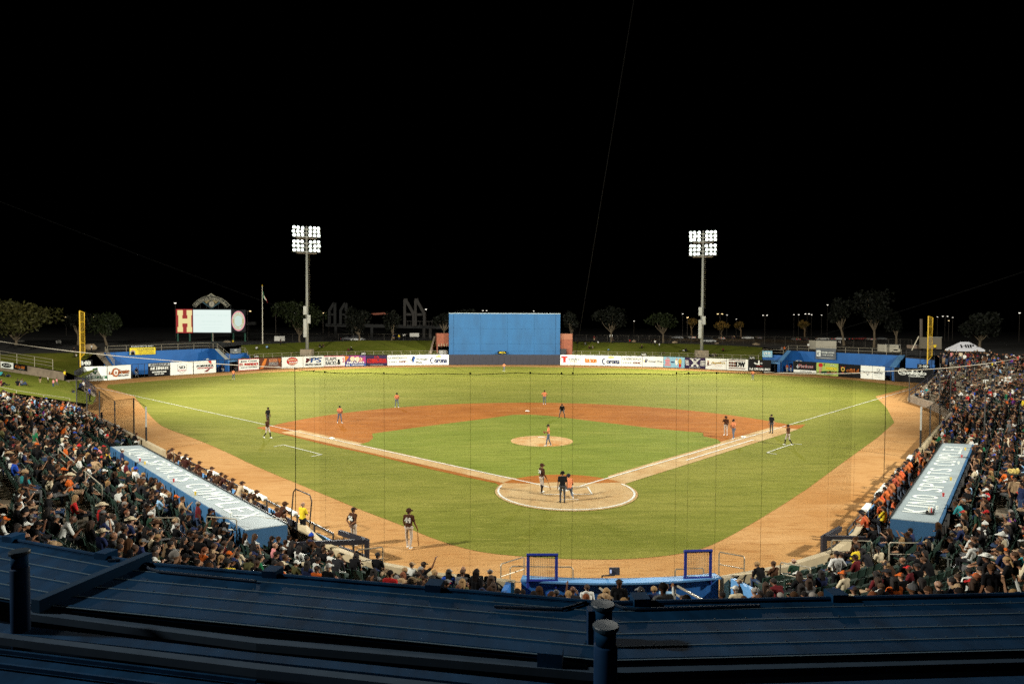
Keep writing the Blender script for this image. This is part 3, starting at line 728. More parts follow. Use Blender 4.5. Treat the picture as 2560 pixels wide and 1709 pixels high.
# brick wings
def brick_wing(x0, x1, top, off, label, awning=None):
    A, B = out_px(x0, off), out_px(x1, off); z1 = zpy(A, top); d = B - A; n = nm(np.array([d[1], -d[0], 0]))
    t = thing('brick_building', label, 'brick building', tuple((A + B) / 2))
    if awning is None:
        m_ = MB(); m_.obox((A + B) / 2 - n * 3 + (0, 0, z1 / 2), d / 2, n * 3, (0, 0, z1 / 2)); m_.obj('wall', BRICK, t)
        m_ = MB(); zb = z1 - 1.5; m_.obox((A + B) / 2 + n * .06 + (0, 0, (zb + z1) / 2), d / 2 * 1.02, n * .05, (0, 0, (z1 - zb) / 2)); m_.obj('parapet', C('brick_smooth', (.27, .10, .05)), t)
        m_ = MB(); P = A + d * .27 + n * .5; m_.obox(P + (0, 0, 3.2), d * .26, n * .3, (0, 0, .8)); m_.obj('utility_box', BLACKM, t)
    else:
        zo = zpy(A, awning)
        m_ = MB(); m_.obox((A + B) / 2 - n * 3 + (0, 0, (z1 + zo) / 2), d / 2, n * 3, (0, 0, (z1 - zo) / 2)); m_.obj('wall', BRICK, t)
        m_ = MB(); m_.obox((A + B) / 2 - n * 5.8 + (0, 0, zo / 2), d / 2, n * .2, (0, 0, zo / 2)); m_.obj('back_wall', C('dim_inside', (.05, .03, .02)), t)  # dimness of the opening put into the wall colour
        m_ = MB(); m_.obox(A + d * .04 - n * 2 + (0, 0, zo / 2), d * .04, n * 1.8, (0, 0, zo / 2)); m_.obj('pier', BRICK, t)
        for k in range(9):
            a = A + d * (k + .1) / 9; b = A + d * (k + .9) / 9
            m_ = MB(); m_.add([a + (0, 0, zo + .5), b + (0, 0, zo + .5), b + n * .9 + (0, 0, zo - .1), a + n * .9 + (0, 0, zo - .1)], [(0, 1, 2, 3)])
            m_.obj('awning_slat', C('awning_cream', (.45, .33, .2)) if k % 2 else C('awning_red', (.26, .08, .05)), t)
        m_ = MB(); P = A + d * .5 - n * 1; m_.obox(P + (0, 0, 2.9), d * .3, n * .4, (0, 0, .55)); m_.obj('counter', GREYM, t)
    return t
brick_wing(1092, 1121.5, 833, 5.5, 'brick wing with slatted awning and dark opening beside the blue screen', awning=864)
brick_wing(1400.5, 1430, 834, 3.5, 'plain brick wing standing beside the blue screen above the TELEMUNDO banner')
a, b = up_to(out_px(1074, 4), 884), up_to(out_px(1084, 16), 842); m_ = MB(); w_ = np.array([1.0, 0, 0])
m_.prism([a - (0, 0, .4), a + (0, 0, .7), b + (0, 0, .2), b - (0, 0, 1.5)], (.5, 0, 0))
tag(m_.obj('ramp_wall', CONC, loc=a, fix=True), 'sloping concrete side wall rising up the lawn beside the awning brick wing', 'wall')

# bullpens: blue retaining walls
def wallrun(t, name, pts_top, m, thick=.5, z0=-.1):
    """vertical wall under a run of top points"""
    for a, b in zip(pts_top[:-1], pts_top[1:]):
        d = np.array(b) - np.array(a); n = nm(np.array([d[1], -d[0], 0])) * thick
        m_ = MB(); A0, B0 = np.array([a[0], a[1], z0]), np.array([b[0], b[1], z0])
        m_.prism([A0, B0, np.array(b, float), np.array(a, float)], -n); m_.obj(name, m, t, fix=True)
bl = thing('bullpen_wall', 'blue concrete bullpen wall behind the La Caliente and ULTIMATE banners', 'bullpen wall', tuple(out_px(400, 11)), 'bullpen walls')
Lb0, Lb1 = up_to(out_px(268, 12), 881), up_to(out_px(522, 10), 871)
Lw1 = up_to(out_px(542, 5), 872.5); Lw2 = up_to(out_px(569, 1.0), 899)
wallrun(bl, 'back_wall', [Lb0, Lb1], BLUEW)
wallrun(bl, 'wing_wall', [Lb1, Lw1, Lw2], BLUEW)
La2 = up_to(out_px(290, 1.2), 913)
wallrun(bl, 'ramp_wall', [La2, Lb0], BLUEW)
Ls0, Ls1 = up_to(out_px(564, 5.5), 883), up_to(out_px(613, 5.5), 882)
wallrun(bl, 'shelter_wall', [Ls0, Ls1], BLUEW)
m_ = MB(); q = [up_to(out_px(570, 1), 901.5), up_to(out_px(618, 1), 898.5), up_to(out_px(613, 4.8), 894), up_to(out_px(572, 4.8), 896)]; m_.prism(q, (0, 0, -.25)); m_.obj('shelter_roof', BLUEL, bl, fix=True)
wallrun(bl, 'end_wall', [up_to(out_px(613, 5.4), 882), up_to(out_px(625, .6), 900)], BLUEW)
m_ = MB(); m_.obox(out_px(596, 2.5, 1.1), uE * 2.2, nE * .1, (0, 0, 1.1)); m_.obj('opening_shade', C('shade_black', (.012, .012, .015)), bl)  # black box painting the shade of the shelter opening
br = thing('bullpen_wall', 'blue concrete bullpen wall with sloping wings behind the elsiglo end of the fence', 'bullpen wall', tuple(out_px(2100, 9)), 'bullpen walls')
Rb0, Rb1 = up_to(out_px(1993.6, 10), 877), up_to(out_px(2254, 9), 888.5)
Rw1, Rw2 = up_to(out_px(1972, 7), 877), up_to(out_px(1949, 1), 904.5)
wallrun(br, 'back_wall', [Rb0, Rb1], BLUEW)
wallrun(br, 'wing_wall', [Rw2, Rw1, Rb0], BLUEW)
wallrun(br, 'wing_wall', [Rb1, up_to(out_px(2229, .8), 919)], BLUEW)
m_ = MB(); a, b = up_to(out_px(2231, .8), 918), Rb1; m_.beam(a + (0, 0, .06), b + (0, 0, .06), 1.1, .12); m_.obj('coping', BLUEL, br)
m_ = MB(); m_.beam(Rw2 + (0, 0, .06), Rw1 + (0, 0, .06), .9, .12); m_.obj('coping', BLUEL, br)
m_ = MB(); m_.beam(Lw2 + (0, 0, .06), Lw1 + (0, 0, .06), .9, .12); m_.obj('coping', C('coping_tan', (.34, .36, .34)), bl)
wallrun(br, 'corner_wall', [up_to(out_px(2263, 3), 894.6), up_to(out_px(2372, 3), 900)], BLUEW)
wallrun(br, 'shelter_wall', [up_to(out_px(1906, 5.5), 886), up_to(out_px(1958, 5.5), 888)], BLUEW)
m_ = MB(); q = [up_to(out_px(1901, 1), 904.5), up_to(out_px(1949, 1), 906.5), up_to(out_px(1951, 4.8), 900), up_to(out_px(1906, 4.8), 898)]; m_.prism(q, (0, 0, -.25)); m_.obj('shelter_roof', BLUEL, br, fix=True)
# ramps with railings at the bullpen ends
m_ = MB(); q = [up_to(out_px(240, 14), 881), up_to(out_px(262, 14), 880), up_to(out_px(288, 2), 913), up_to(out_px(270, 2), 914)]; m_.prism(q, (0, 0, -.3))
kind(m_.obj('concrete_ramp', CONC, fix=True), 'structure')
railing([Lb0 + (-.3, 0, 0), La2 + (-.3, 0, 0)], 1.1, 3, 'galvanised railing sloping down along the blue wall beside La Caliente', step=1.4, group='railings round the bullpens')
railing([Lb0 + (0, .3, 0), (Lb0 + Lb1) / 2 + (0, .3, 0), Lb1 + (0, .3, 0)], 1.25, 2, 'long tan railing along the top of the blue wall under the scoreboard', step=3.4, group='railings round the bullpens')
railing([Lb1 + (0, .3, 0), Lw1 + (0, .3, 0), Lw2 + (.4, .2, 0)], 1.2, 2, 'short tan railing stepping down the blue wing wall left of the shelter', step=2.5, group='railings round the bullpens')
railing([up_to(out_px(600, 6), 880.5), up_to(out_px(613, 6), 881), up_to(out_px(625, 1.5), 899), up_to(out_px(634, 1.5), 899)], 1.1, 2, 'small tan railing going down beside the 375 plate near the red-bordered banner', step=1.8, group='railings round the bullpens')
railing([up_to(out_px(1895, 1.4), 900), up_to(out_px(1907, 6), 886), up_to(out_px(1958, 6), 888), Rw1 + (0, .3, 0), Rb0 + (0, .3, 0), (Rb0 + Rb1) / 2 + (0, .3, 0), Rb1 + (0, .3, 0)], 1.2, 2, 'long tan railing along the top of the blue wall beneath the white trailers', step=3.2, group='railings round the bullpens')

# plaza behind everything
back = [D(-300, 892, 150), D(0, 885, 150), D(237, 881, 152)]
back += [Lb0 + (0, .3, -.02), Lb1 + (0, .3, -.02)] + [up_to(out_px(x, 21.9), interp(LTOP, x) + .1) for x in (600, 700, 800, 900, 1000, 1094)]
back += [up_to(out_px(x, 21.9), 853) for x in (1150, 1380)] + [up_to(out_px(x, 21.9), interp(LTOP, x) + .1) for x in (1430, 1550, 1700, 1800, 1905)]
back += [Rb0 + (0, .3, -.02), Rb1 + (0, .3, -.02), D(2380, 888, 118), D(2480, 888, 116), D(2900, 890, 110)]
far = []
for p in back:
    d = p - CAM; d[2] = 0; q = CAM + nm(d) * 900; q[2] = 3.0; far.append(q)
mid = []
for p in back:
    d = p - CAM; d[2] = 0; q = p + nm(d) * 40; q[2] = 4.6; mid.append(q)
loft('plaza_ground', [back, mid, far], ASPH)
def plaza(px, d):
    """point standing on the plaza at forward distance d"""
    q = D(px, 830, d); q[2] = 4.55; return q

# left-corner lawns and walls
A = np.array([-51.6, 38.6, .85]); B = np.array([-58.0, 33.4, 2.9]); Cc = np.array([-75.0, 19.4, 4.2])
W1, W2, W3 = G(161, 950.5, .85), G(0, 925, 2.0), G(-300, 878 + 20, 3.2)
F0 = G(240, 990, .75); F1 = G(206, 957, .75)
loft('corner_lawn', [[F0, A, B, Cc], [(F0 + W1) / 2 + (-1, 0, 0), (A + W1) / 2, (B + W2) / 2, (Cc + W3) / 2], [W1 + (2, 2, 0), W1, W2, W3]], LAWN)
m_ = MB(); m_.add([F0 + (0, 0, .02), F1 + (0, 0, .02), W1 + (3.2, 3, .02), W1 + (0, 0, .03), G(200, 968, .8), G(222, 985, .8)], [(0, 1, 2, 3, 4, 5)]); kind(m_.obj('walkway', CONC, fix=True), 'structure')
cw = thing('corner_wall', 'tan concrete retaining wall with two small banners at the left-field lawn', 'wall', tuple(W1))
for a, b, pa, pb in ((W1, W2, 930.5, 901.5), (W2, W3, 901.5, 858)):
    n_ = 5
    for k in range(n_):
        p, q = a + (b - a) * k / n_, a + (b - a) * (k + 1) / n_
        pt, qt = pa + (pb - pa) * k / n_, pa + (pb - pa) * (k + 1) / n_
        m_ = MB(); e = (q - p) * .004; m_.prism([p + e - (0, 0, .3), q - e - (0, 0, .3), up_to(q, qt), up_to(p, pt)], (-.3, .4, 0)); m_.obj('wall_panel', CONCD, cw, fix=True)
t1 = up_to(W1, 928); t2 = up_to(W2, 901)
railing([t1 + (W2 - W1) * .17, t2, up_to(W3, 862)], 1.7, 3, 'tan three-bar railing on the tan wall above the two small banners', step=5.5, group='railings round the outfield lawns')
rows = [[F1 + (-1, 2, .6), t1, t2, up_to(W3, 858)], [D(205, 906, 143), D(120, 908, 140), D(0, 893, 143), D(-300, 868, 146)], [D(237, 881.2, 152), D(120, 882.5, 151), D(0, 885.2, 150), D(-300, 892.2, 150) + (0, 0, 2.0)]]
rows.insert(1, [at_px(240) + (0, .5, 2.2), D(150, 917, 137), D(20, 900, 139), D(-300, 866, 142)])
loft('upper_lawn', rows, LAWN)
m_ = MB(); a, b = at_px(207), W1 + (1, 1, 0); m_.prism([a, b, up_to(b, 927), a + (0, 0, 2.7)], (.1, .3, 0)); tag(m_.obj('padded_fence', NAVY, loc=a, fix=True), 'dark padded fence stretch between the yellow pole and the tan corner wall', 'fence')
m_ = MB(); m_.prism([F1 - (0, 0, .8), F0 - (0, 0, .8), F0 + (0, 0, .15), F1 + (0, 0, .15)], (-.3, -.15, 0)); tag(m_.obj('field_wall', CONC, loc=F0, fix=True), 'low concrete field wall at the foot of the left-field corner lawn', 'wall')
railing([W1 + (3.2, 2, 0), F1 + (0, 0, .1), (F0 + F1) / 2 + (0, 0, .1), F0 + (0, 0, .1)], .95, 2, 'dark navy railing running down beside the yellow pole towards the seats', NAVY, step=2.2, group='railings round the outfield lawns', r=.06)
# two small banners on the tan wall
def wall_banner(x0, y0, x1, y1, hpx, lab, bgc, items, dW):
    a = G(x0, y0, 1.8); a = D(x0, y0, dW[0]); b = D(x1, y1, dW[1]); X = b - a; w = np.linalg.norm(X); X = X / w
    N = nm(np.array([X[1], -X[0], 0])); h = hpx / FPX * dW[0]
    sign('wall_banner', lab, 'banner', a + N * .15, X, (0, 0, 1), w, h, bgc, items, 'small banners on the tan corner wall', billow=.04)
def fd(P): return float((np.asarray(P) - CAM) @ FWD)
d1 = fd(W2); d2 = fd(W1)
def wd(px):
    t = px / 161.0; return d1 + (d2 - d1) * t - .4
wall_banner(4, 918.5, 35, 922.5, 15.5, 'white banner with black oval logo hung on the tan corner wall', 'white', [('e', .5, .5, .40, .36, 'black'), (T, 'ATS', .5, .52, .58, .26, 'white', .03)], (wd(4), wd(35)))
wall_banner(37, 921.5, 68, 926.5, 13.5, 'black banner with orange lettering hung on the tan corner wall', 'black', [(T, 'Grill', .5, .52, .72, .5, 'orange', .05, .2), (T, 'CANTINA', .62, .16, .4, .12, 'lgrey', .01)], (wd(37), wd(68)))
# yellow and black banners on the blue wall
def hang(x0, x1, yt, yb, P0, P1, lab, bgc, items, il=.03):
    t0, t1_ = (x0 - PX(P0)[0]) / (PX(P1)[0] - PX(P0)[0]), (x1 - PX(P0)[0]) / (PX(P1)[0] - PX(P0)[0])
    a, b = P0 + (P1 - P0) * t0, P0 + (P1 - P0) * t1_
    X = b - a; X[2] = 0; w = np.linalg.norm(X); X /= w; N = np.array([X[1], -X[0], 0]); a = a + N * .35
    z1, z0 = zpy(a, yt), zpy(a, yb); a[2] = z0
    sign('hanging_banner', lab, 'banner', a, X, (0, 0, 1), w, z1 - z0, bgc, items, 'banners hung on the bullpen walls', billow=il)
hang(317.5, 376.5, 863, 869.4, Lb0, Lb1, 'narrow black banner reading REGALO DE WALT hung on the railing above the yellow one', 'black', [(T, 'REGALO DOY DE MART', .5, .5, .9, .55, 'white', .03)])
hang(317, 379, 869.6, 887, Lb0, Lb1, 'yellow advertising banner with a man in a suit printed at its corner', 'yellow', [('r', .02, .02, .20, .55, 'lgrey'), ('e', .11, .60, .05, .13, 'skin'), ('p', [(.03, .02), (.19, .02), (.17, .42), (.11, .5), (.05, .42)], 'black'), (T, 'ACCIDENTES', .60, .78, .66, .16, 'grey', .02), (T, 'ABOGADO', .62, .52, .6, .18, 'gold', .02), (T, '520-622-0000', .62, .22, .6, .16, 'gold', .02)], .05)
hang(573, 600, 871.5, 884, up_to(out_px(560, 5.2), 883), up_to(out_px(613, 5.2), 882), 'dark grey banner with small white square logo above the bullpen shelter', 'grey', [('r', .38, .5, .6, .92, 'lgrey'), (T, 'DESERT', .5, .32, .7, .13, 'white', .01), (T, 'BANK', .5, .14, .4, .1, 'white', .01)])
hang(1907, 1932, 876.5, 892, up_to(out_px(1906, 5.2), 886), up_to(out_px(1958, 5.2), 888), 'pale teal banner with white block letters on the railing over the shelter', 'sky', [(T, 'YEK', .5, .6, .8, .42, 'white', .05), ('r', .08, .1, .92, .16, 'white')])
hang(2048, 2101.5, 869, 896.5, Rb0, Rb1, 'large charcoal banner with white square logo hung down the blue bullpen wall', 'grey', [('r', .05, .25, .26, .78, 'white'), (T, 'K', .155, .5, .12, .34, 'grey', .01, .3), (T, 'NATIONAL LAW FIRM', .62, .62, .6, .10, 'white', .015), (T, '(520) 274-9190', .62, .38, .5, .12, 'white', .01), ('e', .55, .1, .4, .03, 'lgrey')], .06)
# umbrellas in the bullpens
def umbrella(px, py, off, lab):
    P = out_px(px, off); z = zpy(P, py); t = thing('patio_umbrella', lab, 'umbrella', tuple(P), 'umbrellas in the bullpens')
    m_ = MB(); m_.tube([P, P + (0, 0, z)], .03, 5); m_.obj('pole', RAILM, t)
    for k in range(8):
        a0, a1 = k * PI / 4, (k + 1) * PI / 4; m_ = MB(); vs = [P + (0, 0, z)]
        for rr, dz in ((.55, -.12), (.8, -.28)):
            for a in (a0, a1): vs.append(P + (rr * math.cos(a), rr * math.sin(a), z + dz))
        m_.add(vs, [(0, 1, 2), (1, 3, 4, 2)]); m_.obj('canopy_panel', C('umbrella_blue', (.06, .14, .34)) if k % 2 else WHITEM, t)
umbrella(519, 895, 5.5, 'blue and white parasol in the bullpen beside the FORMULA banner')
umbrella(1996, 899.5, 5.0, 'blue and white parasol behind the black script banner in the bullpen')

# ---------------------------------------------------------------- outfield light towers
GLOW = mat('lamp_glow', (.9, .95, .9), .4, emit=(0.86, 1.0, 0.93), estr=5.0)
def light_tower(px, py_base, py_top, banks, lab, off=4.5):
    P = out_px(px, off); P[2] = zpy(P, py_base); ztop = zpy(P, py_top)
    d = P - CAM; d[2] = 0; back_ = nm(d); side = np.array([back_[1], -back_[0], 0]); front = -back_
    t = thing('light_tower', lab, 'light tower', tuple(P), 'outfield light towers')
    m_ = MB(); m_.box(P + (0, 0, .1), (2.6, 2.6, 2.0)); m_.obj('concrete_base', CONC, t)
    m_ = MB(); H = ztop - P[2]; m_.tube([P + (0, 0, 1.0), P + (0, 0, H * .35), P + (0, 0, H)], [.40, .33, .22], 12); m_.obj('pole', C('pole_grey', (.24, .24, .21), rough=.6), t, smooth=True)
    for k in range(3):
        m_ = MB(); zz = 6.2 + 2.1 * k; m_.obox(P + front * .55 + side * (.42 if k % 2 else -.45) + (0, 0, zz), side * .38, front * .3, (0, 0, 1.0 if k else 2.2)); m_.obj('ballast_cabinet', GREYM, t)
    for k in range(26):
        m_ = MB(); zz = H * .38 + k * (H * .42) / 26; sd = 1 if k % 1 == 0 else -1; m_.tube([P + side * .3 + (0, 0, zz), P + side * .7 + (0, 0, zz)], .03, 4); m_.obj('climbing_step', RAILM, t)
    proto = None
    for (ya, yb) in banks:
        za, zb = zpy(P, ya), zpy(P, yb)
        m_ = MB(); m_.beam(P - side * 2.3 + (0, 0, zb - P[2] - .75), P + side * 2.3 + (0, 0, zb - P[2] - .75), 1.1, .12); m_.obj('platform', C('platform_rust', (.20, .16, .12)), t)
        for r_ in range(3):
            zz = za + (zb - za) * r_ / 2 - P[2]
            m_ = MB(); m_.beam(P - side * 3.2 + front * .4 + (0, 0, zz - .35), P + side * 3.2 + front * .4 + (0, 0, zz - .35), .14, .14); m_.obj('crossarm', GREYM, t)
            for c_ in (-2.85, -1.9, -.95, .85, 1.8, 2.75):
                Q = P + side * (c_ + rng.normal(0, .06)) + front * .8 + (0, 0, zz + rng.normal(0, .04))
                aim = nm(front + (0, 0, -.42) + side * rng.normal(0, .25) + np.array([0, 0, rng.normal(0, .05)]))
                if proto is None:
                    m1 = MB(); m1.lathe([(.10, -.62), (.20, -.5), (.27, -.25), (.37, .0), (.39, .03), (.37, .03)], 12)
                    mh = m1.mesh('floodlight', GREYM, smooth=True)
                    m2 = MB(); m2.lathe([(.34, .02), (.31, .08), (.19, .13), (.01, .15)], 12); ml = m2.mesh('lens', GLOW, smooth=True); proto = (mh, ml)
                o = bpy.data.objects.new('floodlight', proto[0]); COL.objects.link(o); o.parent = t
                o.location = Q - P; o.rotation_euler = Vector(aim).to_track_quat('Z', 'Y').to_euler()
                l = bpy.data.objects.new('lens', proto[1]); COL.objects.link(l); l.parent = o
    return P + (0, 0, H)
TL = light_tower(768, 884, 568, ((572, 590.5), (606.5, 627)), 'tall floodlight tower rising behind the MPS AUTO SALES banner')
TR = light_tower(1753.7, 886.5, 579, ((583.5, 601.5), (616.5, 636)), 'tall floodlight tower rising behind the crossed-tools banner')
for P_t, aim in ((TL, (-12, 70, 0)), (TR, (12, 70, 0))):
    q = P_t + nm(np.array([0, 0, 0]) - P_t * (1, 1, 0)) * 2.2 + (0, 0, -3)
    spot(tuple(q), aim, 0.20e6, 125, 0.9, LC, 1.8)
# side towers outside the frame are not built: bare spots declared at the top
# flagpole
P = out_px(657, 25); P[2] = 4.9
fp = thing('flagpole', 'tall white flagpole with a limp green white and red flag behind the left-field lawn', 'flagpole', tuple(P))
zt_ = zpy(P, 715); m_ = MB(); m_.tube([P, P + (0, 0, zt_ - 4.9)], [.13, .06], 8); m_.obj('pole', C('pole_white', (.6, .56, .45)), fp)
m_ = MB(); m_.lathe([(.01, -.2), (.2, 0), (.01, .2)], 8, P + (0, 0, zt_ - 4.8)); m_.obj('finial', YELM, fp)
zf = zpy(P, 727)
for k, cc in enumerate(((.02, .14, .06), (.45, .43, .36), (.35, .03, .03))):
    m_ = MB(); vs = []
    for i in range(5):
        for j in range(3):
            u = (k + j / 2) / 3; v_ = i / 4
            vs.append(P + ((.1 + 1.5 * u * (.4 + .6 * v_)), .25 * math.sin(u * 7 + v_ * 4), zf - 4.9 - v_ * 1.6 - u * 1.7))
    fs = [(i * 3 + j, i * 3 + j + 1, i * 3 + j + 4, i * 3 + j + 3) for i in range(4) for j in range(2)]
    m_.add(vs, fs); m_.obj('flag_stripe', C('flag%d' % k, cc), fp)

# ---------------------------------------------------------------- scoreboard
dS = 205.0
sb = thing('scoreboard', 'lit scoreboard with red H panel, white screen, oval logo and arched stadium sign', 'scoreboard', tuple(plaza(530, dS)))
SX, SY = RGT.copy(), np.array([0, 0, 1.0]); SX[2] = 0; SX = nm(SX); SN = np.cross(SX, SY)
K = dS / FPX
S0 = D(482.2, 831.4, dS); S0z = S0[2]
def sp(px, py, o=0.0):
    """point on the scoreboard face, metres from its screen corner"""
    return S0 + SX * (px - 482.2) * K + SY * (831.4 - py) * K + SN * o
def emis(name, col, st): return mat('lit_' + name, (0.05, 0.05, 0.05), .5, emit=col, estr=st)
SCR = emis('screen', (.76, .88, .83), 1.0); LRED = emis('red', (.30, .0, .004), 1.0); LCRE = emis('cream', (.80, .68, .30), 1.0); LPIN = emis('pink', (.85, .35, .42), 1.0); LGRN = emis('pale_green', (.55, .70, .62), 1.0); LOCH = emis('ochre', (.50, .44, .22), 1.0); LRIM = emis('rim', (.95, .42, .20), 1.0)
def face(px0, py0, px1, py1, name, m, o, t=.3):
    m_ = MB(); a = sp(px0, py1, o); b = sp(px1, py1, o); c = sp(px1, py0, o); d_ = sp(px0, py0, o); m_.prism([a, b, c, d_], -SN * t); return m_.obj(name, m, sb, fix=True)
DKB = C('board_black', (.012, .013, .016))
face(481, 771.5, 580, 833, 'cabinet', DKB, -.1, 1.2)
face(483.2, 774.2, 577.4, 830.4, 'video_screen', SCR, .02, .1)
FNT = emis('screen_faint', (.68, .81, .76), 1.0)
for r_, (xa, xb, y_, hh) in enumerate(((487, 500, 788, 5), (503, 512, 788, 6), (515, 540, 787, 3), (546, 557, 788, 6), (560, 573, 788, 5), (505, 556, 803, 5), (500, 560, 811, 3.5), (505, 552, 819, 4), (507, 548, 824, 3))):
    n_ = int((xb - xa) / 3.2)
    for k in range(n_):
        x = xa + (xb - xa) * k / n_; face(x, y_ - hh / 2 + rng.uniform(0, 1), x + 1.9, y_ + hh / 2 - rng.uniform(0, 1), 'faint_block', FNT, .06, .03)
face(440.4, 772.6, 481.0, 832.2, 'letter_panel', LRED, 0, .6)
def hshape(o, grow, m, name):
    for k, (x0, y0, x1, y1) in enumerate(((444.5, 775.5, 457.5, 787.5), (444.5, 817.5, 457.5, 829.5), (446.8, 787, 456, 818), (467.5, 775.5, 480.2, 787.5), (467.5, 817.5, 480.2, 829.5), (469.4, 787, 478.3, 818), (455.5, 796.5, 470, 808))):
        face(x0 - grow, y0 - grow, x1 + grow, y1 + grow, name, m, o + .001 * k, .05)
hshape(.06, .35, LRIM, 'letter_rim'); hshape(.09, 0, LCRE, 'letter_stroke')
face(580, 774, 613.5, 829, 'oval_panel', DKB, -.05, .5)
def oval(rx, ry, m, name, o):
    m_ = MB(); m_.prism([sp(596 + rx * math.cos(t), 801.6 + ry * math.sin(t), o) for t in np.linspace(0, 2 * PI, 36, endpoint=False)], -SN * .05); m_.obj(name, m, sb, fix=True)
oval(16.6, 24.8, LPIN, 'oval_rim', .0); oval(14.8, 22.4, LOCH, 'oval_band', .04); oval(9.6, 14.0, LGRN, 'oval_centre', .08)
def ring_text(s, a0, a1, rx, ry, hh, name, flip=False):
    m_ = MB(); n = len(s)
    for i, ch in enumerate(s):
        if ch == ' ': continue
        t = math.radians(a0 + (a1 - a0) * (i + .5) / n); p = sp(596 + rx * math.cos(t), 801.6 - ry * math.sin(t), .12)
        up = nm(SX * math.cos(t) * ry + SY * math.sin(t) * rx) * (-1 if flip else 1); rt = np.cross(up, SN)
        lettering(m_, ch, p, rt, up, .36, hh, 0, .03)
    m_.obj(name, LGRN, sb)
ring_text('NARANJEROS', 165, 15, 12.2, 18.3, .62, 'lettering'); ring_text('HERMOSILLO', 198, 342, 12.2, 18.3, .55, 'lettering', True)
# arch sign
ARCM = C('arch_plate', (.035, .036, .03)); ARCB = C('arch_border', (.42, .40, .30)); TANP = C('sign_tan', (.34, .27, .13)); DKT = C('sign_dark', (.03, .035, .03)); TEAL = C('sign_teal', (.05, .11, .14))
cx0, cy0 = 528.5, 790.0   # arc centre in photo pixels of the sign
def arcpt(px_r, ang, o): return sp(528.6 + px_r * math.sin(ang), 798 - px_r * math.cos(ang), o)
def arcband(r0, r1, a, m, name, o, t=.2):
    m_ = MB(); A_ = np.linspace(-a, a, 25); pts = [arcpt(r1, x, o) for x in A_] + [arcpt(r0, x, o) for x in A_[::-1]]
    n = len(A_); vs = pts; fs = [(i, i + 1, 2 * n - 2 - i, 2 * n - 1 - i) for i in range(n - 1)]
    vs2 = [p - SN * t for p in pts]; m_.add(vs, [tuple(reversed(f)) for f in fs]); m_.add(vs2, fs)
    for i in range(2 * n):
        j = (i + 1) % (2 * n); m_.add([pts[i], pts[j], vs2[j], vs2[i]], [(0, 1, 2, 3)])
    m_.obj(name, m, sb, fix=True)
def zig(pts, o, name, m, t=.15):
    m_ = MB(); m_.prism([sp(a, b, o) for a, b in pts], -SN * t); m_.obj(name, m, sb, fix=True)
zig([(528.6, 733), (516, 742), (541, 742)], .0, 'diamond_top', DKT)
zig([(528.6, 733), (527.4, 734.6), (539.8, 743.4), (541.6, 742)], .03, 'diamond_edge', ARCB); zig([(528.6, 733), (529.8, 734.6), (517.4, 743.4), (515.6, 742)], .04, 'diamond_edge', ARCB)
zig([(512, 753), (528.6, 748), (546, 753), (535, 764), (522, 764)], .02, 'diamond_infield', TANP)
zig([(505, 755), (509, 754), (530, 769.5), (530, 772)], .05, 'foul_line_bar', TEAL); zig([(553, 755), (549, 754), (529, 769.5), (529, 772)], .06, 'foul_line_bar', TEAL)
zig([(528.8, 747.5), (516.5, 759.5), (528.8, 771), (541, 759.5)], .08, 'clock_plate', DKT)
m_ = MB(); m_.prism([sp(530.3 + 6.8 * math.cos(t), 759.7 + 7.2 * math.sin(t), .14) for t in np.linspace(0, 2 * PI, 28, endpoint=False)], -SN * .05); m_.obj('clock_face', C('clock_white', (.50, .46, .36)), sb, fix=True)
for ang, ln, w_ in ((10, 5.2, .5), (215, 3.6, .8)):
    a_ = math.radians(ang); m_ = MB(); e = sp(530.3 + ln * math.sin(a_), 759.7 - ln * math.cos(a_), .18); m_.beam(sp(530.3, 759.7, .18), e, w_ * K, .03, up=SN); m_.obj('clock_hand', BLACKM, sb)
for k in range(12):
    a_ = k * PI / 6; m_ = MB(); m_.beam(sp(530.3 + 5.3 * math.sin(a_), 759.7 - 5.6 * math.cos(a_), .17), sp(530.3 + 6.2 * math.sin(a_), 759.7 - 6.5 * math.cos(a_), .17), .06, .02, up=SN); m_.obj('hour_mark', BLACKM, sb)
arcband(48.5, 58.8, .92, ARCB, 'arch_border', .10); arcband(49.3, 57.9, .905, ARCM, 'arch_plate', .16)
m_ = MB(); s_ = 'Kino Veterans Memorial Stadium'; wid = [(.45 if c in 'il ' else (1.35 if c in 'Mm' else .9)) for c in s_]; tot = sum(wid); acc = 0
for c, w_ in zip(s_, wid):
    ang = -.84 + 1.68 * (acc + w_ / 2) / tot; acc += w_
    if c == ' ': continue
    p = arcpt(53.2, ang, .30); rt = SX * math.cos(ang) - SY * math.sin(ang); up = SX * math.sin(ang) + SY * math.cos(ang)
    hh = .80 if c.isupper() or c in 'tldi' else .60
    lettering(m_, c, p + up * ((hh - .8) / 2), rt, up, w_ * .34, hh, 0, .022)
m_.obj('lettering', C('arch_letters', (.62, .58, .45)), sb)
for x in (483, 500, 515, 545, 560, 576):
    m_ = MB(); a = sp(x, 773, -.4); m_.tube([a, sp(x, 760, -.4)], .06, 5); m_.obj('sign_strut', DKT, sb)
for x in (442.5, 472.5, 529, 582, 611):
    m_ = MB(); a = sp(x, 832, -.5); b = a.copy(); b[2] = 4.5; m_.tube([b, a], .28, 8); m_.obj('post', GREENM, sb)
m_ = MB(); a = sp(532.5, 832, .1); b = a.copy(); b[2] = 4.5; m_.tube([b, a], .16, 8); m_.obj('conduit', RAILM, sb)

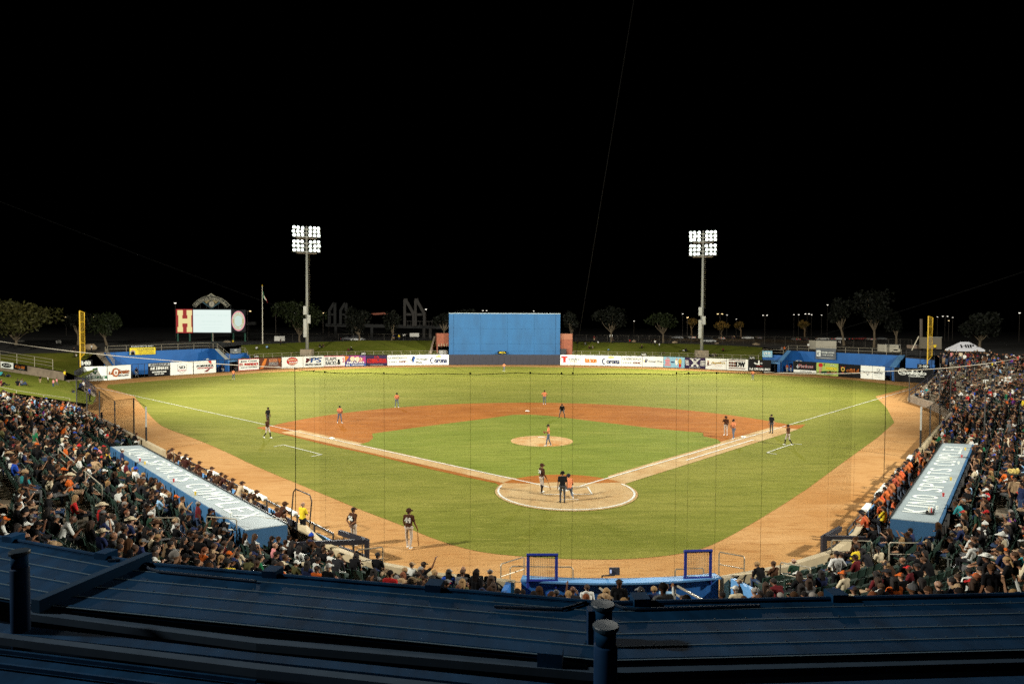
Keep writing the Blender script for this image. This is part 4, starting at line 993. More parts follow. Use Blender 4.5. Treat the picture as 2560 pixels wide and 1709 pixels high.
# ---------------------------------------------------------------- seating bowl
def densify(P, step=1.0):
    out = []
    for a, b in zip(P[:-1], P[1:]):
        n = max(1, int(np.linalg.norm(b - a) / step))
        for i in range(n): out.append(a + (b - a) * i / n)
    out.append(P[-1]); return np.array(out)
tail = nm(np.array([.29, .96]))
PFD = densify(PF + [PF[-1] + tail * 30])
def normals(P):
    d = np.gradient(P, axis=0); d /= np.linalg.norm(d, axis=1)[:, None]
    n = np.stack([d[:, 1], -d[:, 0]], 1)        # right-hand side of the direction of travel = away from the field
    for _ in range(12):
        n[1:-1] = (n[:-2] + n[1:-1] * 2 + n[2:]) / 4
        n /= np.linalg.norm(n, axis=1)[:, None]
    return n
PFN = normals(PFD)
PFU = np.concatenate([[0], np.cumsum(np.linalg.norm(np.diff(PFD, axis=0), axis=1))])
END0, ENDM = np.array([53.5, 47.9]), nm(np.array([.69, -.72]))
ROW = .84
def off_k(k): return .55 + ROW * k
def z_k(k): return .30 + .19 * k if k <= 5 else 1.25 + .295 * (k - 5)
U_BL_R = float(PFU[np.argmin(np.linalg.norm(PFD - np.array([49.6, 36.0]), axis=1))])
def row_pts(k, extra=0.0):
    return PFD + PFN * (off_k(k) + extra)
def blocked(p, pad=0.0):
    sl, n_ = float(p @ dL), float(p @ nL)
    if -26.2 - pad < sl < 1.6 + pad and n_ > -20.75 - pad and p[0] < 0: return True
    if -31.5 < sl < -26 and n_ > -18.6 and p[0] < 0: return True
    sr, n_ = float(p @ dR), float(p @ nR)
    if -1.6 - pad < sr < 24.6 + pad and n_ > -20.30 - pad and p[0] > 0: return True
    if abs(p[0] - .1) < 4.9 and np.hypot(*p) < 21.2 and p[1] < 0: return True
    if p[0] > 20 and (p - END0) @ ENDM < .2: return True
    return False
def roofline(px): return float(np.interp(px, [0, 365, 1509, 2560], [1340, 1406, 1504, 1482]))
def in_view(p, z, mx=330, low=150):
    d = np.array([p[0], p[1], z]) - CAM
    if d @ FWD < (13 if z > 3.2 else 5): return False
    x, y, f = PX((p[0], p[1], z)); return -mx < x < 2560 + mx and y < roofline(x) + low
STEPM = mat('step_concrete', (.20, .155, .10), .9, noise=(1.5, .25)); STEPN = mat('step_concrete_worn', (.17, .135, .092), .9, noise=(1.5, .3))
stand = thing('grandstand', 'curved concrete grandstand of stepped rows round home plate and both base lines', 'grandstand', (0, -19, 0))
NROW = 19
for k in range(NROW):
    a_, b_ = row_pts(k), row_pts(k + 1); z = z_k(k); run = []
    runs = []
    for i in range(len(a_) - 1):
        mid_ = (a_[i] + a_[i + 1] + b_[i] + b_[i + 1]) / 4
        ok = (not blocked(mid_, -.3)) and in_view(mid_, z + 1, 500, 400)
        if ok: run.append(i)
        elif run: runs.append(run); run = []
    if run: runs.append(run)
    for r in runs:
        idx = r + [r[-1] + 1]; mb = MB(); n = len(idx); vs = []
        for off, zz in ((0, z - .55), (0, z), (1, z), (1, z - .2)):
            src = b_ if off else a_
            for i in idx: vs.append((src[i][0], src[i][1], zz))
        fs = [(j * n + i, j * n + i + 1, (j + 1) * n + i + 1, (j + 1) * n + i) for j in range(3) for i in range(n - 1)]
        fs += [(0, n, 2 * n, 3 * n), (n - 1, 4 * n - 1, 3 * n - 1, 2 * n - 1)]
        mb.add(vs, fs); mb.obj('concrete_step', STEPM if (k % 2) else STEPN, stand, fix=True)
# field wall along the front row
for i0, i1 in ((0, len(PFD) - 1),):
    run = []
    def flush(run):
        if len(run) < 2: return
        idx = run + [run[-1] + 1]
        for c0 in range(0, len(idx) - 1, 4):
            seg = idx[c0:c0 + 5]
            if len(seg) < 2: continue
            mb = MB(); n = len(seg); vs = []
            for o_, zz in ((0, -.6), (0, .92), (.28, .92), (.28, -.6)):
                for i in seg: vs.append((*(PFD[i] + PFN[i] * o_), zz))
            fs = [(j * n + i, j * n + i + 1, (j + 1) * n + i + 1, (j + 1) * n + i) for j in range(3) for i in range(n - 1)] + [(0, n, 2 * n, 3 * n), (n - 1, 4 * n - 1, 3 * n - 1, 2 * n - 1)]
            mb.add(vs, fs); mb.obj('front_wall', C('wall_cream', (.42, .34, .21), noise=(1.5, .15)) if PFD[seg[0]][1] < 20 else CONCD, stand, fix=True)
    for i in range(len(PFD) - 1):
        m2_ = (PFD[i] + PFD[i + 1]) / 2
        if PFU[i] > float(PFU[np.argmin(np.linalg.norm(PFD - END0, axis=1))]) - .5: break
        sl, sr = float(m2_ @ dL), float(m2_ @ dR)
        bl_ = (-26.3 < sl < -1.8 and m2_[0] < 0 and m2_[1] > -10.5) or (1.8 < sr < 25.3 and m2_[0] > 0 and m2_[1] > -10.5) or abs(m2_[0] - .1) < 3.9 and m2_[1] < 0
        if not bl_: run.append(i)
        else: flush(run); run = []
    flush(run)
# end walls of the stand with their rails
endp = []
for k in range(0, 27):
    P_ = row_pts(k); s_ = (P_ - END0) @ ENDM; j = np.where((s_[:-1] > 0) & (s_[1:] <= 0))[0]
    if len(j): i = j[-1]; t_ = s_[i] / (s_[i] - s_[i + 1]); endp.append((*(P_[i] + (P_[i + 1] - P_[i]) * t_), z_k(k)))
endp = [np.array(p) for p in endp][:14]
mb = MB(); top = [p + (0, 0, .12) for p in endp]; bot = [p * (1, 1, 0) - (0, 0, .3) for p in endp]
mb.prism(top + bot[::-1], (-.25, .28, 0)); mb.obj('end_wall', CONC, stand, fix=True)
ra = thing('railing', 'dark blue railing sloping up the end of the right-field bleachers', 'railing', tuple(endp[0]), 'railings round the seats')
for h in (.55, 1.05):
    m_ = MB(); m_.tube([p + (-.1, .12, h + .1) for p in endp], .06, 6); m_.obj('rail', NAVY, ra)
for p in endp[::2]:
    m_ = MB(); m_.tube([p + (-.1, .12, 0), p + (-.1, .12, 1.15)], .05, 5); m_.obj('post', NAVY, ra)
lend = [np.array([*row_pts(k)[0], z_k(k)]) for k in range(0, 16)]
m_ = MB()
for a, b in zip(lend[:-1], lend[1:]): m_.beam(a + (-.4, .5, .25), b + (-.4, .5, .25), .25, .45)
tag(m_.obj('kerb_wall', BLUEL, loc=lend[0]), 'low blue painted kerb along the left-field end of the seats', 'kerb wall')
railing([p + (-.5, .6, .3) for p in lend[::3]], 1.1, 2, 'thin pale railing on the blue kerb between the seats and the children on the lawn', step=2.4, r=.025, group='railings round the seats')

# chairs
SEATG = mat('seat_green', (.022, .045, .034), .42, noise=(9, .15), spec=.5)
PADM = mat('seat_pad', (.30, .28, .21), .55, noise=(9, .12))
ARMM = mat('seat_metal', (.10, .11, .10), .45, metal=.4)
BENCHM = mat('bench_aluminium', (.28, .24, .17), .45, metal=.2, noise=(4, .15))
def seat_back():
    m = MB(); vs = []
    for z, y in ((.44, -.20), (.62, -.235), (.80, -.27), (.835, -.285)):
        for x in (-.225, -.12, .12, .225):
            b = .03 * (1 - (x / .225) ** 2); vs.append((x, y - b, z))
    n = 4
    fs = [(j * n + i, j * n + i + 1, (j + 1) * n + i + 1, (j + 1) * n + i) for j in range(3) for i in range(3)]
    b0 = len(vs); vs2 = [(x, y - .035, z) for x, y, z in vs]
    m.add(vs + vs2, fs + [tuple(b0 + i for i in reversed(f)) for f in fs] + [(12, 13, 14, 15, b0 + 15, b0 + 14, b0 + 13, b0 + 12), (0, 4, 8, 12, b0 + 12, b0 + 8, b0 + 4, b0)[::-1], (3, 7, 11, 15, b0 + 15, b0 + 11, b0 + 7, b0 + 3)])
    return m
def seat_pan(up=True):
    m = MB()
    if up: m.obox((0, -.10, .56), (.20, 0, 0), (0, .012, .03), (0, .05, .155)); m.obox((0, -.055, .585), (.15, 0, 0), (0, .006, .002), (0, .04, .12), 1)
    else: m.box((0, .0, .43), (.40, .40, .05))
    return m
def seat_frame():
    m = MB()
    m.box((-.25, -.1, .60), (.035, .30, .035)); m.box((-.25, -.12, .38), (.035, .06, .44)); m.box((-.25, -.12, .02), (.05, .2, .035))
    return m
sb_me = seat_back().mesh('backrest', SEATG); sp_me = seat_pan().mesh('seat_pan', [SEATG, PADM]); sf_me = seat_frame().mesh('armrest', ARMM)
def arr(mb):
    v = np.array(mb.v); tri = []; mi = []
    for f, m in zip(mb.f, mb.m):
        for i in range(1, len(f) - 1): tri.append((f[0], f[i], f[i + 1])); mi.append(m)
    return v, np.array(tri), np.array(mi)
aisle_u = np.arange(4.5, PFU[-1], 9.3)
slots = []          # seat places: position, facing, row, u, bench?
benches = []
for k in range(NROW):
    P_ = row_pts(k, .42); z = z_k(k)
    L_ = np.concatenate([[0], np.cumsum(np.linalg.norm(np.diff(P_, axis=0), axis=1))])
    n = int(L_[-1] / .53); off0 = rng.uniform(0, .5)
    prev = None
    for j in range(n):
        l = off0 + .53 * j
        if l > L_[-1]: break
        x = np.interp(l, L_, P_[:, 0]); y = np.interp(l, L_, P_[:, 1]); u = np.interp(l, L_, PFU); p = np.array([x, y])
        sc = L_[-1] / PFU[-1]
        if np.min(np.abs(aisle_u - u)) * sc < .62: prev = None; continue
        if blocked(p, .25) or not in_view(p, z + 1.1): prev = None; continue
        nx = np.interp(l, L_, PFN[:, 0]); ny = np.interp(l, L_, PFN[:, 1])
        rz = math.atan2(nx, -ny) + 0.0      # local +Y turned to the field (-normal)
        bench = u > U_BL_R or u < 8.5
        if bench:
            if prev is not None and j - prev[0] == 1 and prev[2] < 6: prev[1].append(p); prev = (j, prev[1], prev[2] + 1)
            else:
                benches.append((k, [p], z)); prev = (j, benches[-1][1], 0)
        slots.append((p, z, rz, k, float(u), bench, (nx, ny)))
def local(p, z, rz, v):
    c, s = math.cos(rz), math.sin(rz); R = np.array([[c, -s, 0], [s, c, 0], [0, 0, 1]])
    return v @ R.T + np.array([p[0], p[1], z])
# bleacher benches
bt = thing('bleachers', 'pale aluminium bleacher benches of the right-field and left-field ends', 'bleachers', (60, 45, 3))
for k, pts, z in benches:
    if len(pts) < 3: continue
    a, b = np.array([*pts[0], z]), np.array([*pts[-1], z]); m_ = MB(); m_.beam(a + (0, 0, .42), b + (0, 0, .42), .27, .05); m_.obj('bench_plank', BENCHM, bt)

# ---------------------------------------------------------------- dugouts
DTOP = mat('dugout_roof_paint', (.245, .295, .31), .6, noise=(.9, .15), bump=(4, .1))
DBLUE = mat('dugout_blue', (.024, .090, .19), .6, noise=(.9, .12))
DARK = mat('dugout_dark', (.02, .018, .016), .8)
def dugout(P2, s_near, s_far, lab, flip):
    """P2(s, n) -> plan point; s runs along the base line"""
    def P3(s, n, z): return np.array([*P2(s, n), z])
    c = P2((s_near + s_far) / 2, -19.5)
    t = thing('dugout', lab, 'dugout', (c[0], c[1], -.4), 'dugouts')
    N_ = (-20.25, -18.42) if flip else (-20.65, -18.85)
    m_ = MB(); m_.prism([P3(s_near, N_[0], 1.96), P3(s_near, N_[1], 1.84), P3(s_far, N_[1], 1.84), P3(s_far, N_[0], 1.96)], (0, 0, -.16)); m_.obj('roof', DTOP, t, fix=True)
    sg = 1 if s_far > s_near else -1
    m_ = MB(); m_.prism([P3(s_near - sg * .03, N_[1] + .03, -.4), P3(s_near - sg * .03, N_[0] - .03, -.4), P3(s_near - sg * .03, N_[0] - .03, 1.92), P3(s_near - sg * .03, N_[1] + .03, 1.80)], np.array([*(P2(1, 0) - P2(0, 0)) * sg * .18, 0])); m_.obj('end_wall', DBLUE, t, fix=True)
    m_ = MB(); m_.prism([P3(s_far, N_[1], -.4), P3(s_far, N_[0], -.4), P3(s_far, N_[0], 1.84), P3(s_far, N_[1], 1.55)], np.array([*(P2(1, 0) - P2(0, 0)) * sg * -.18, 0])); m_.obj('end_wall', DBLUE, t, fix=True)
    L = abs(s_far - s_near); nb = 8
    for i in range(nb):
        a, b = s_near + (s_far - s_near) * (i + .01) / nb, s_near + (s_far - s_near) * (i + .99) / nb
        m_ = MB(); m_.prism([P3(a, N_[0] - .02, .8), P3(b, N_[0] - .02, .8), P3(b, N_[0] - .02, 1.97), P3(a, N_[0] - .02, 1.97)], np.array([*(P2(0, -1) - P2(0, 0)) * .06, 0])); m_.obj('back_panel', DBLUE, t, fix=True)
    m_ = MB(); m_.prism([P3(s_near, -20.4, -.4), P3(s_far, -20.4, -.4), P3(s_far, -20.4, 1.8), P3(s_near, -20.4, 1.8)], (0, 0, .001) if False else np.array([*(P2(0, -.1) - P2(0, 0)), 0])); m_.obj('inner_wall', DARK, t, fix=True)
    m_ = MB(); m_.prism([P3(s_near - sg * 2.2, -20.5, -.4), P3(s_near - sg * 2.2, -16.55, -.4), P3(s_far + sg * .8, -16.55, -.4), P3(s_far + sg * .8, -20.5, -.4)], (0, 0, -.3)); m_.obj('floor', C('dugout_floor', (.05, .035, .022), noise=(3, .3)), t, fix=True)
    m_ = MB(); m_.beam(P3(s_near, N_[1] + .05, 1.78), P3(s_far, N_[1] + .05, 1.78), .07, .20); m_.obj('fascia', BLACKM, t)
    m_ = MB(); m_.beam(P3(s_near + sg, -20, .05), P3(s_far - sg, -20, .05), .42, .1); m_.obj('bench', C('bench_wood', (.2, .12, .06)), t)
    for i in range(6):
        s = s_near + (s_far - s_near) * (i + .5) / 6; m_ = MB(); m_.tube([P3(s, -19.0, -.4), P3(s, -19.0, 1.6)], .06, 6); m_.obj('column', DBLUE, t)
    for i in range(2): pass
    # lettering painted on the roof, read from the seats
    txt = 'KINO SPORTS COMPLEX'
    m_ = MB(); n0, n1 = N_[0] + .38, N_[1] - .22; O = (P3((s_near + s_far) / 2, (n0 + n1) / 2, 0)); zc = 1.96 + (1.84 - 1.96) * (((n0 + n1) / 2 - N_[0]) / (N_[1] - N_[0]))
    O[2] = zc + .012; Y = nm(P3(0, N_[1], 1.84) - P3(0, N_[0], 1.96)); X = np.array([*nm(P2(1, 0) - P2(0, 0)), 0])
    acc = 0; wd_ = [.55 if ch in ' I' else 1.0 for ch in txt]; W_ = 22.0; tot_ = sum(wd_)
    for ch, w_ in zip(txt, wd_):
        if ch != ' ':
            q = O + X * (-W_ / 2 + W_ * (acc + w_ / 2) / tot_); lettering(m_, ch, q, X, Y, W_ / tot_ * (.72 if ch != 'I' else .22), 1.16, 0, .035 if ch != 'I' else .0, N=(0, 0, 1))
        acc += w_
    m_.obj('lettering', mat('roof_letters', (.60, .65, .62), .6, noise=(1.2, .15)), t)
    # rail along the field side with pads
    r = thing('dugout_rail', 'padded rail of the ' + lab.split(' dugout')[0].split('the ')[-1] + ' dugout, lined with players', 'rail', tuple(P3(s_near, -16.62, 0)), 'rails of the dugouts')
    n = 13
    for i in range(n + 1):
        s = s_near + (s_far - s_near) * i / n; m_ = MB(); m_.tube([P3(s, -16.62, -.4), P3(s, -16.62, .95)], .045, 6); m_.obj('post', RAILD, r)
    for zz in (.25, .95):
        m_ = MB(); m_.tube([P3(s_near, -16.62, zz), P3(s_far, -16.62, zz)], .05, 6); m_.obj('rail', RAILD, r)
    for i in range(n):
        if i in (2, 4, 5, 8, 11):
            a, b = s_near + (s_far - s_near) * (i + .1) / n, s_near + (s_far - s_near) * (i + .9) / n
            m_ = MB(); m_.beam(P3(a, -16.62, .98), P3(b, -16.62, .98), .24, .17); m_.obj('white_pad', WHITEM, r)
        a, b = s_near + (s_far - s_near) * (i + .05) / n, s_near + (s_far - s_near) * (i + .95) / n
        m_ = MB(); m_.beam(P3(a, -16.55, .28), P3(b, -16.55, .28), .05, .55); m_.obj('kick_panel', NAVY if i % 3 else BLUEL, r)
    # home-end box
    b0, b1, b2 = P3(s_near - sg * .1, -18.85, 0), P3(s_near - sg * 2.0, -16.0, 0), P3(s_near, -16.3, 0)
    bx = thing('padded_gate', 'navy padded gate frame at the home-plate end of the ' + lab.split(' dugout')[0].split('the ')[-1] + ' dugout', 'gate frame', tuple(b1), 'gate frames of the dugouts')
    for a, b in ((b0, b1), (b1, b2)):
        m_ = MB(); m_.beam(a + (0, 0, .95), b + (0, 0, .95), .16, .22); m_.obj('top_pad', NAVY, bx)
        m_ = MB(); m_.beam(a + (0, 0, .25), b + (0, 0, .25), .10, .12); m_.obj('lower_pad', NAVY, bx)
        for k in range(3):
            p = a + (b - a) * (k + .5) / 3; m_ = MB(); m_.tube([p + (0, 0, -.4), p + (0, 0, .9)], .03, 5); m_.obj('bar', RAILD, bx)
    m_ = MB(); m_.beam(b1 + (0, 0, -.1), b1 + (0, 0, 1.02), .2, .2, up=(0, 1, 0)); m_.obj('corner_post', NAVY, bx)
    return t
dugout(LP, .9, -24.2, 'the third-base dugout with pale blue roof lettered KINO SPORTS COMPLEX', False)
dugout(RP, -1.0, 23.6, 'the first-base dugout with pale blue roof lettered KINO SPORTS COMPLEX', True)
# photo well screens and the blue pit behind the plate
th = np.linspace(math.radians(-102.5), math.radians(-77), 15)
pit = thing('backstop_wall', 'curved blue backstop wall with pale blue cap in front of the camera pit', 'wall', (0, -17.4, -.9))
for a, b in zip(th[:-1], th[1:]):
    A_, B_ = np.array([math.cos(a), math.sin(a)]), np.array([math.cos(b), math.sin(b)])
    m_ = MB(); q = [(*(A_ * 17.45), -1.0), (*(B_ * 17.45), -1.0), (*(B_ * 17.45), .9), (*(A_ * 17.45), .9)]; m_.prism(q, (*(A_ * -.25), 0)); m_.obj('wall_panel', BLUEW, pit, fix=True)
    m_ = MB(); q = [(*(A_ * 17.13), .9), (*(B_ * 17.13), .9), (*(B_ * 17.62), .9), (*(A_ * 17.62), .9)]; m_.prism(q, (0, 0, .07)); m_.obj('cap', BLUEL, pit, fix=True)
m_ = MB(); m_.sheet(circ(0, -19.5, 6.2, n=30), -.98); kind(m_.obj('pit_floor', CONCD), 'structure')
for sx, nm_ in ((-1, 'third-base'), (1, 'first-base')):
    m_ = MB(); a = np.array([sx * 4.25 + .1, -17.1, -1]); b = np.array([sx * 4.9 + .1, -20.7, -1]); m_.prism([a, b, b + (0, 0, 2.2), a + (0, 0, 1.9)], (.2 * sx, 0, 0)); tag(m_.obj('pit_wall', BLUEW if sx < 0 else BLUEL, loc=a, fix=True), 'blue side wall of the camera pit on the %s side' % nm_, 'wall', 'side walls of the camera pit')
def l_screen(x0, x1, ytop, ybot, lab):
    A_ = G(x0, ybot, .95); B_ = G(x1, ybot + (0 if x0 < 1500 else -2), .95); zt2 = zpy(A_, ytop); h = zt2 - .95
    t = thing('pitching_screen', lab, 'screen', tuple((A_ + B_) / 2), 'blue padded screens on the backstop wall')
    u_ = nm(B_ - A_)
    for p in (A_, B_):
        m_ = MB(); m_.tube([p - (0, 0, .25), p + (0, 0, h)], .058, 8); m_.obj('padded_post', NAVYPAD, t)
    for zz in (0.02, h):
        m_ = MB(); m_.tube([A_ + (0, 0, zz) - u_ * .06, B_ + (0, 0, zz) + u_ * .06], .062, 8); m_.obj('padded_bar', NAVYPAD, t)
    m_ = MB(); L = np.linalg.norm(B_ - A_)
    for k in range(1, 16): p = A_ + (B_ - A_) * k / 16; m_.tube([p, p + (0, 0, h)], .006, 3, caps=False)
    for k in range(1, 14): m_.tube([A_ + (0, 0, h * k / 14), B_ + (0, 0, h * k / 14)], .006, 3, caps=False)
    kind(m_.obj('netting', C('net_cream', (.35, .28, .18)), t), 'stuff')
l_screen(1320, 1391, 1386, 1452, 'blue padded net screen on the backstop wall, third-base side of home plate')
l_screen(1713, 1776, 1377, 1446, 'blue padded net screen on the backstop wall, first-base side of home plate')
# monitor on an arm behind the wall
a = G(1505, 1470, .4); b = D(1536, 1430, fd(a) - .6)
mo = thing('monitor', 'small dark monitor on a bent arm above the backstop wall', 'monitor', tuple(a))
m_ = MB(); m_.tube([a, a + (0, 0, .5), b - (0, 0, .1), b], .03, 6); m_.obj('arm', BLACKM, mo)
m_ = MB(); m_.obox(b + (0, 0, .05), RGT * .20, FWD * .03, UPV * .14); m_.obj('screen_case', C('monitor_case', (.05, .05, .06)), mo)
m_ = MB(); m_.obox(b + (-.15, -.05, .06), RGT * .03, FWD * .02, UPV * .06); m_.obj('lit_corner', emis('blue_white', (.5, .6, .9), .8), mo)
# handrails among the seats
def handrail(a, b, lab, h=.95):
    a, b = np.asarray(a, float), np.asarray(b, float)
    t = thing('handrail', lab, 'handrail', tuple(a), 'handrails in the seating')
    m_ = MB(); m_.tube([a, a + (0, 0, h * .93), a + (b - a) * .03 + (0, 0, h), b + (a - b) * .03 + (0, 0, h), b + (0, 0, h * .93), b], .028, 6); m_.obj('hoop', RAILM, t)
    m_ = MB(); m_.tube([a + (0, 0, h * .5), b + (0, 0, h * .5)], .022, 6); m_.obj('middle_bar', RAILM, t)
def W2(px, py, z): return G(px, py, z)
handrail(W2(2078, 1404, .5), W2(2178, 1407, .5), 'tan hoop handrail in the front rows just below the first-base dugout box')
handrail(W2(2222, 1413, .9), W2(2330, 1414, .9), 'tan hoop handrail behind the navy gate frame of the first-base dugout')
handrail(W2(372, 1352, 1.9), W2(448, 1352, 1.9), 'tan hoop handrail in the rows above the third-base dugout end')
handrail(W2(517, 1345, 1.4), W2(592, 1352, 1.4), 'tan hoop handrail right beside the blue end wall of the third-base dugout')
handrail(W2(637, 1345, .9), W2(716, 1349, .9), 'tan hoop handrail against the blue end wall of the third-base dugout, near the yellow shirt')
handrail(W2(893, 1432, .6), W2(957, 1424, .6), 'dark hoop handrail in the front rows behind the on-deck batter')
handrail(W2(1252, 1472, .3), W2(1310, 1452, .3), 'tan stair rail at the third-base end of the camera pit', 1.0)
handrail(W2(1275, 1492, -.2), W2(1432, 1494, -.2), 'long tan rail of the camera pit under the blue padded screen', 1.25)
handrail(W2(1687, 1500, -.2), W2(1758, 1497, -.2), 'tan rail of the camera pit at its first-base end', 1.25)
handrail(W2(1797, 1440, .5), W2(1860, 1452, .5), 'tan stair rail beside the first-base padded screen', 1.0)
handrail(W2(1950, 1462, .6), W2(2025, 1478, .9), 'tan stair rail between the empty green seats near the man in the white cap', .9)
def stair_rail(a, b, lab):
    t = thing('stair_rail', lab, 'handrail', tuple(a), 'handrails in the seating')
    for dz in (0, -.35):
        m_ = MB(); m_.beam(np.asarray(a) + (0, 0, dz), np.asarray(b) + (0, 0, dz), .06, .06); m_.obj('bar', RAILM, t)
    for q in (a, b):
        m_ = MB(); m_.tube([np.asarray(q) + (0, 0, .03), np.asarray(q) - (0, 0, 1.1)], .03, 6); m_.obj('post', RAILM, t)
stair_rail(W2(1494, 1464, .75), W2(1545, 1507, .9), 'tan sloping stair rail going down beside the monitor arm')
stair_rail(W2(1688, 1461, .75), W2(1765, 1503, .9), 'tan sloping stair rail beside the red-striped shirt at the pit')
# long pipe rails across the seats
def pipe(pts, lab, r=.022):
    t = thing('pipe_rail', lab, 'handrail', tuple(pts[0]), 'pipe rails across the seating')
    for dz in (0, -.45):
        m_ = MB(); m_.tube([np.asarray(p) + (0, 0, dz) for p in pts], r, 5); m_.obj('pipe', RAILM, t)
    for p in pts:
        m_ = MB(); m_.tube([np.asarray(p) - (0, 0, .95), np.asarray(p) + (0, 0, .02)], r, 5); m_.obj('post', RAILM, t)
Pk = lambda k, u, dz: np.array([np.interp(u, PFU, row_pts(k, .1)[:, 0]), np.interp(u, PFU, row_pts(k, .1)[:, 1]), z_k(k) + dz])
pipe([Pk(9, u, 1.0) for u in (46, 50, 54, 58)], 'thin tan pipe rail crossing the upper rows above the third-base dugout')
pipe([Pk(7, u, 1.0) for u in (24, 28, 32)], 'thin tan pipe rail crossing the rows beyond the third-base dugout')
pipe([Pk(7, u, 1.0) for u in (108, 112, 116, 120)], 'thin tan pipe rail crossing the rows behind the first-base dugout')

# ---------------------------------------------------------------- people
# body regions: 0 skin, 1 shirt, 2 trousers, 3 shoes, 4 forearms, 5 lower legs
REG = ['skin', 'shirt', 'trousers', 'shoes', 'sleeve', 'shin']
def region_mat(name):
    m = bpy.data.materials.new('person_' + name); m.use_nodes = True; nt = m.node_tree; b = nt.nodes['Principled BSDF']
    a = nt.nodes.new('ShaderNodeAttribute'); a.attribute_type = 'OBJECT'; a.attribute_name = 'tint_' + name
    ge = nt.nodes.new('ShaderNodeNewGeometry'); n = nt.nodes.new('ShaderNodeTexNoise'); n.inputs['Scale'].default_value = 9; n.inputs['Detail'].default_value = 3
    nt.links.new(ge.outputs['Position'], n.inputs['Vector'])
    r = nt.nodes.new('ShaderNodeMapRange'); r.inputs['From Min'].default_value = .3; r.inputs['From Max'].default_value = .7; r.inputs['To Min'].default_value = .82; r.inputs['To Max'].default_value = 1.15
    nt.links.new(n.outputs['Fac'], r.inputs['Value'])
    mx = nt.nodes.new('ShaderNodeMix'); mx.data_type = 'RGBA'; mx.blend_type = 'MULTIPLY'; mx.inputs['Factor'].default_value = 1
    nt.links.new(a.outputs['Color'], mx.inputs[6]); nt.links.new(r.outputs[0], mx.inputs[7]); nt.links.new(mx.outputs[2], b.inputs['Base Color'])
    b.inputs['Roughness'].default_value = .5 if name == 'skin' else .8
    b.inputs['Specular IOR Level'].default_value = .3 if name in ('skin', 'hair') else .06
    return m
RM = [region_mat(r) for r in REG]; HAIRM = region_mat('hair'); HATM = region_mat('hat')
FACEM = mat('face_features', (.05, .025, .02), .5)

V_ = lambda *a: np.array(a, float)
STAND = dict(pel=V_(0, 0, .98), waist=V_(0, 0, 1.12), chest=V_(0, 0, 1.33), neck=V_(0, 0, 1.50), head=V_(0, .025, 1.645), hd=V_(0, 1, 0),
             shL=V_(-.185, 0, 1.44), elL=V_(-.25, -.03, 1.15), haL=V_(-.265, .06, .90), shR=V_(.185, 0, 1.44), elR=V_(.25, -.03, 1.15), haR=V_(.265, .06, .90),
             hiL=V_(-.095, 0, .94), knL=V_(-.11, .03, .50), anL=V_(-.12, -.02, .09), toL=V_(-.15, .15, .035), hiR=V_(.095, 0, .94), knR=V_(.11, .03, .50), anR=V_(.12, -.02, .09), toR=V_(.15, .15, .035))
SIT = dict(pel=V_(0, 0, .56), waist=V_(0, -.04, .70), chest=V_(0, -.07, .90), neck=V_(0, -.05, 1.07), head=V_(0, -.01, 1.21), hd=V_(0, 1, -.08),
           shL=V_(-.185, -.06, 1.01), elL=V_(-.25, .02, .75), haL=V_(-.10, .24, .64), shR=V_(.185, -.06, 1.01), elR=V_(.25, .02, .75), haR=V_(.10, .24, .64),
           hiL=V_(-.10, .02, .53), knL=V_(-.13, .44, .53), anL=V_(-.13, .42, .09), toL=V_(-.15, .58, .035), hiR=V_(.10, .02, .53), knR=V_(.13, .44, .53), anR=V_(.13, .42, .09), toR=V_(.15, .58, .035))
def P(base, **k):
    d = {a: b.copy() for a, b in base.items()}
    for a, b in k.items(): d[a] = V_(*b)
    return d
def lean(d, ang, piv='pel', keys=('waist', 'chest', 'neck', 'head', 'shL', 'shR', 'elL', 'elR', 'haL', 'haR')):
    c, s = math.cos(ang), math.sin(ang); o = d[piv]
    for k in keys:
        v = d[k] - o; d[k] = o + V_(v[0], v[1] * c + v[2] * s, -v[1] * s + v[2] * c)
    return d
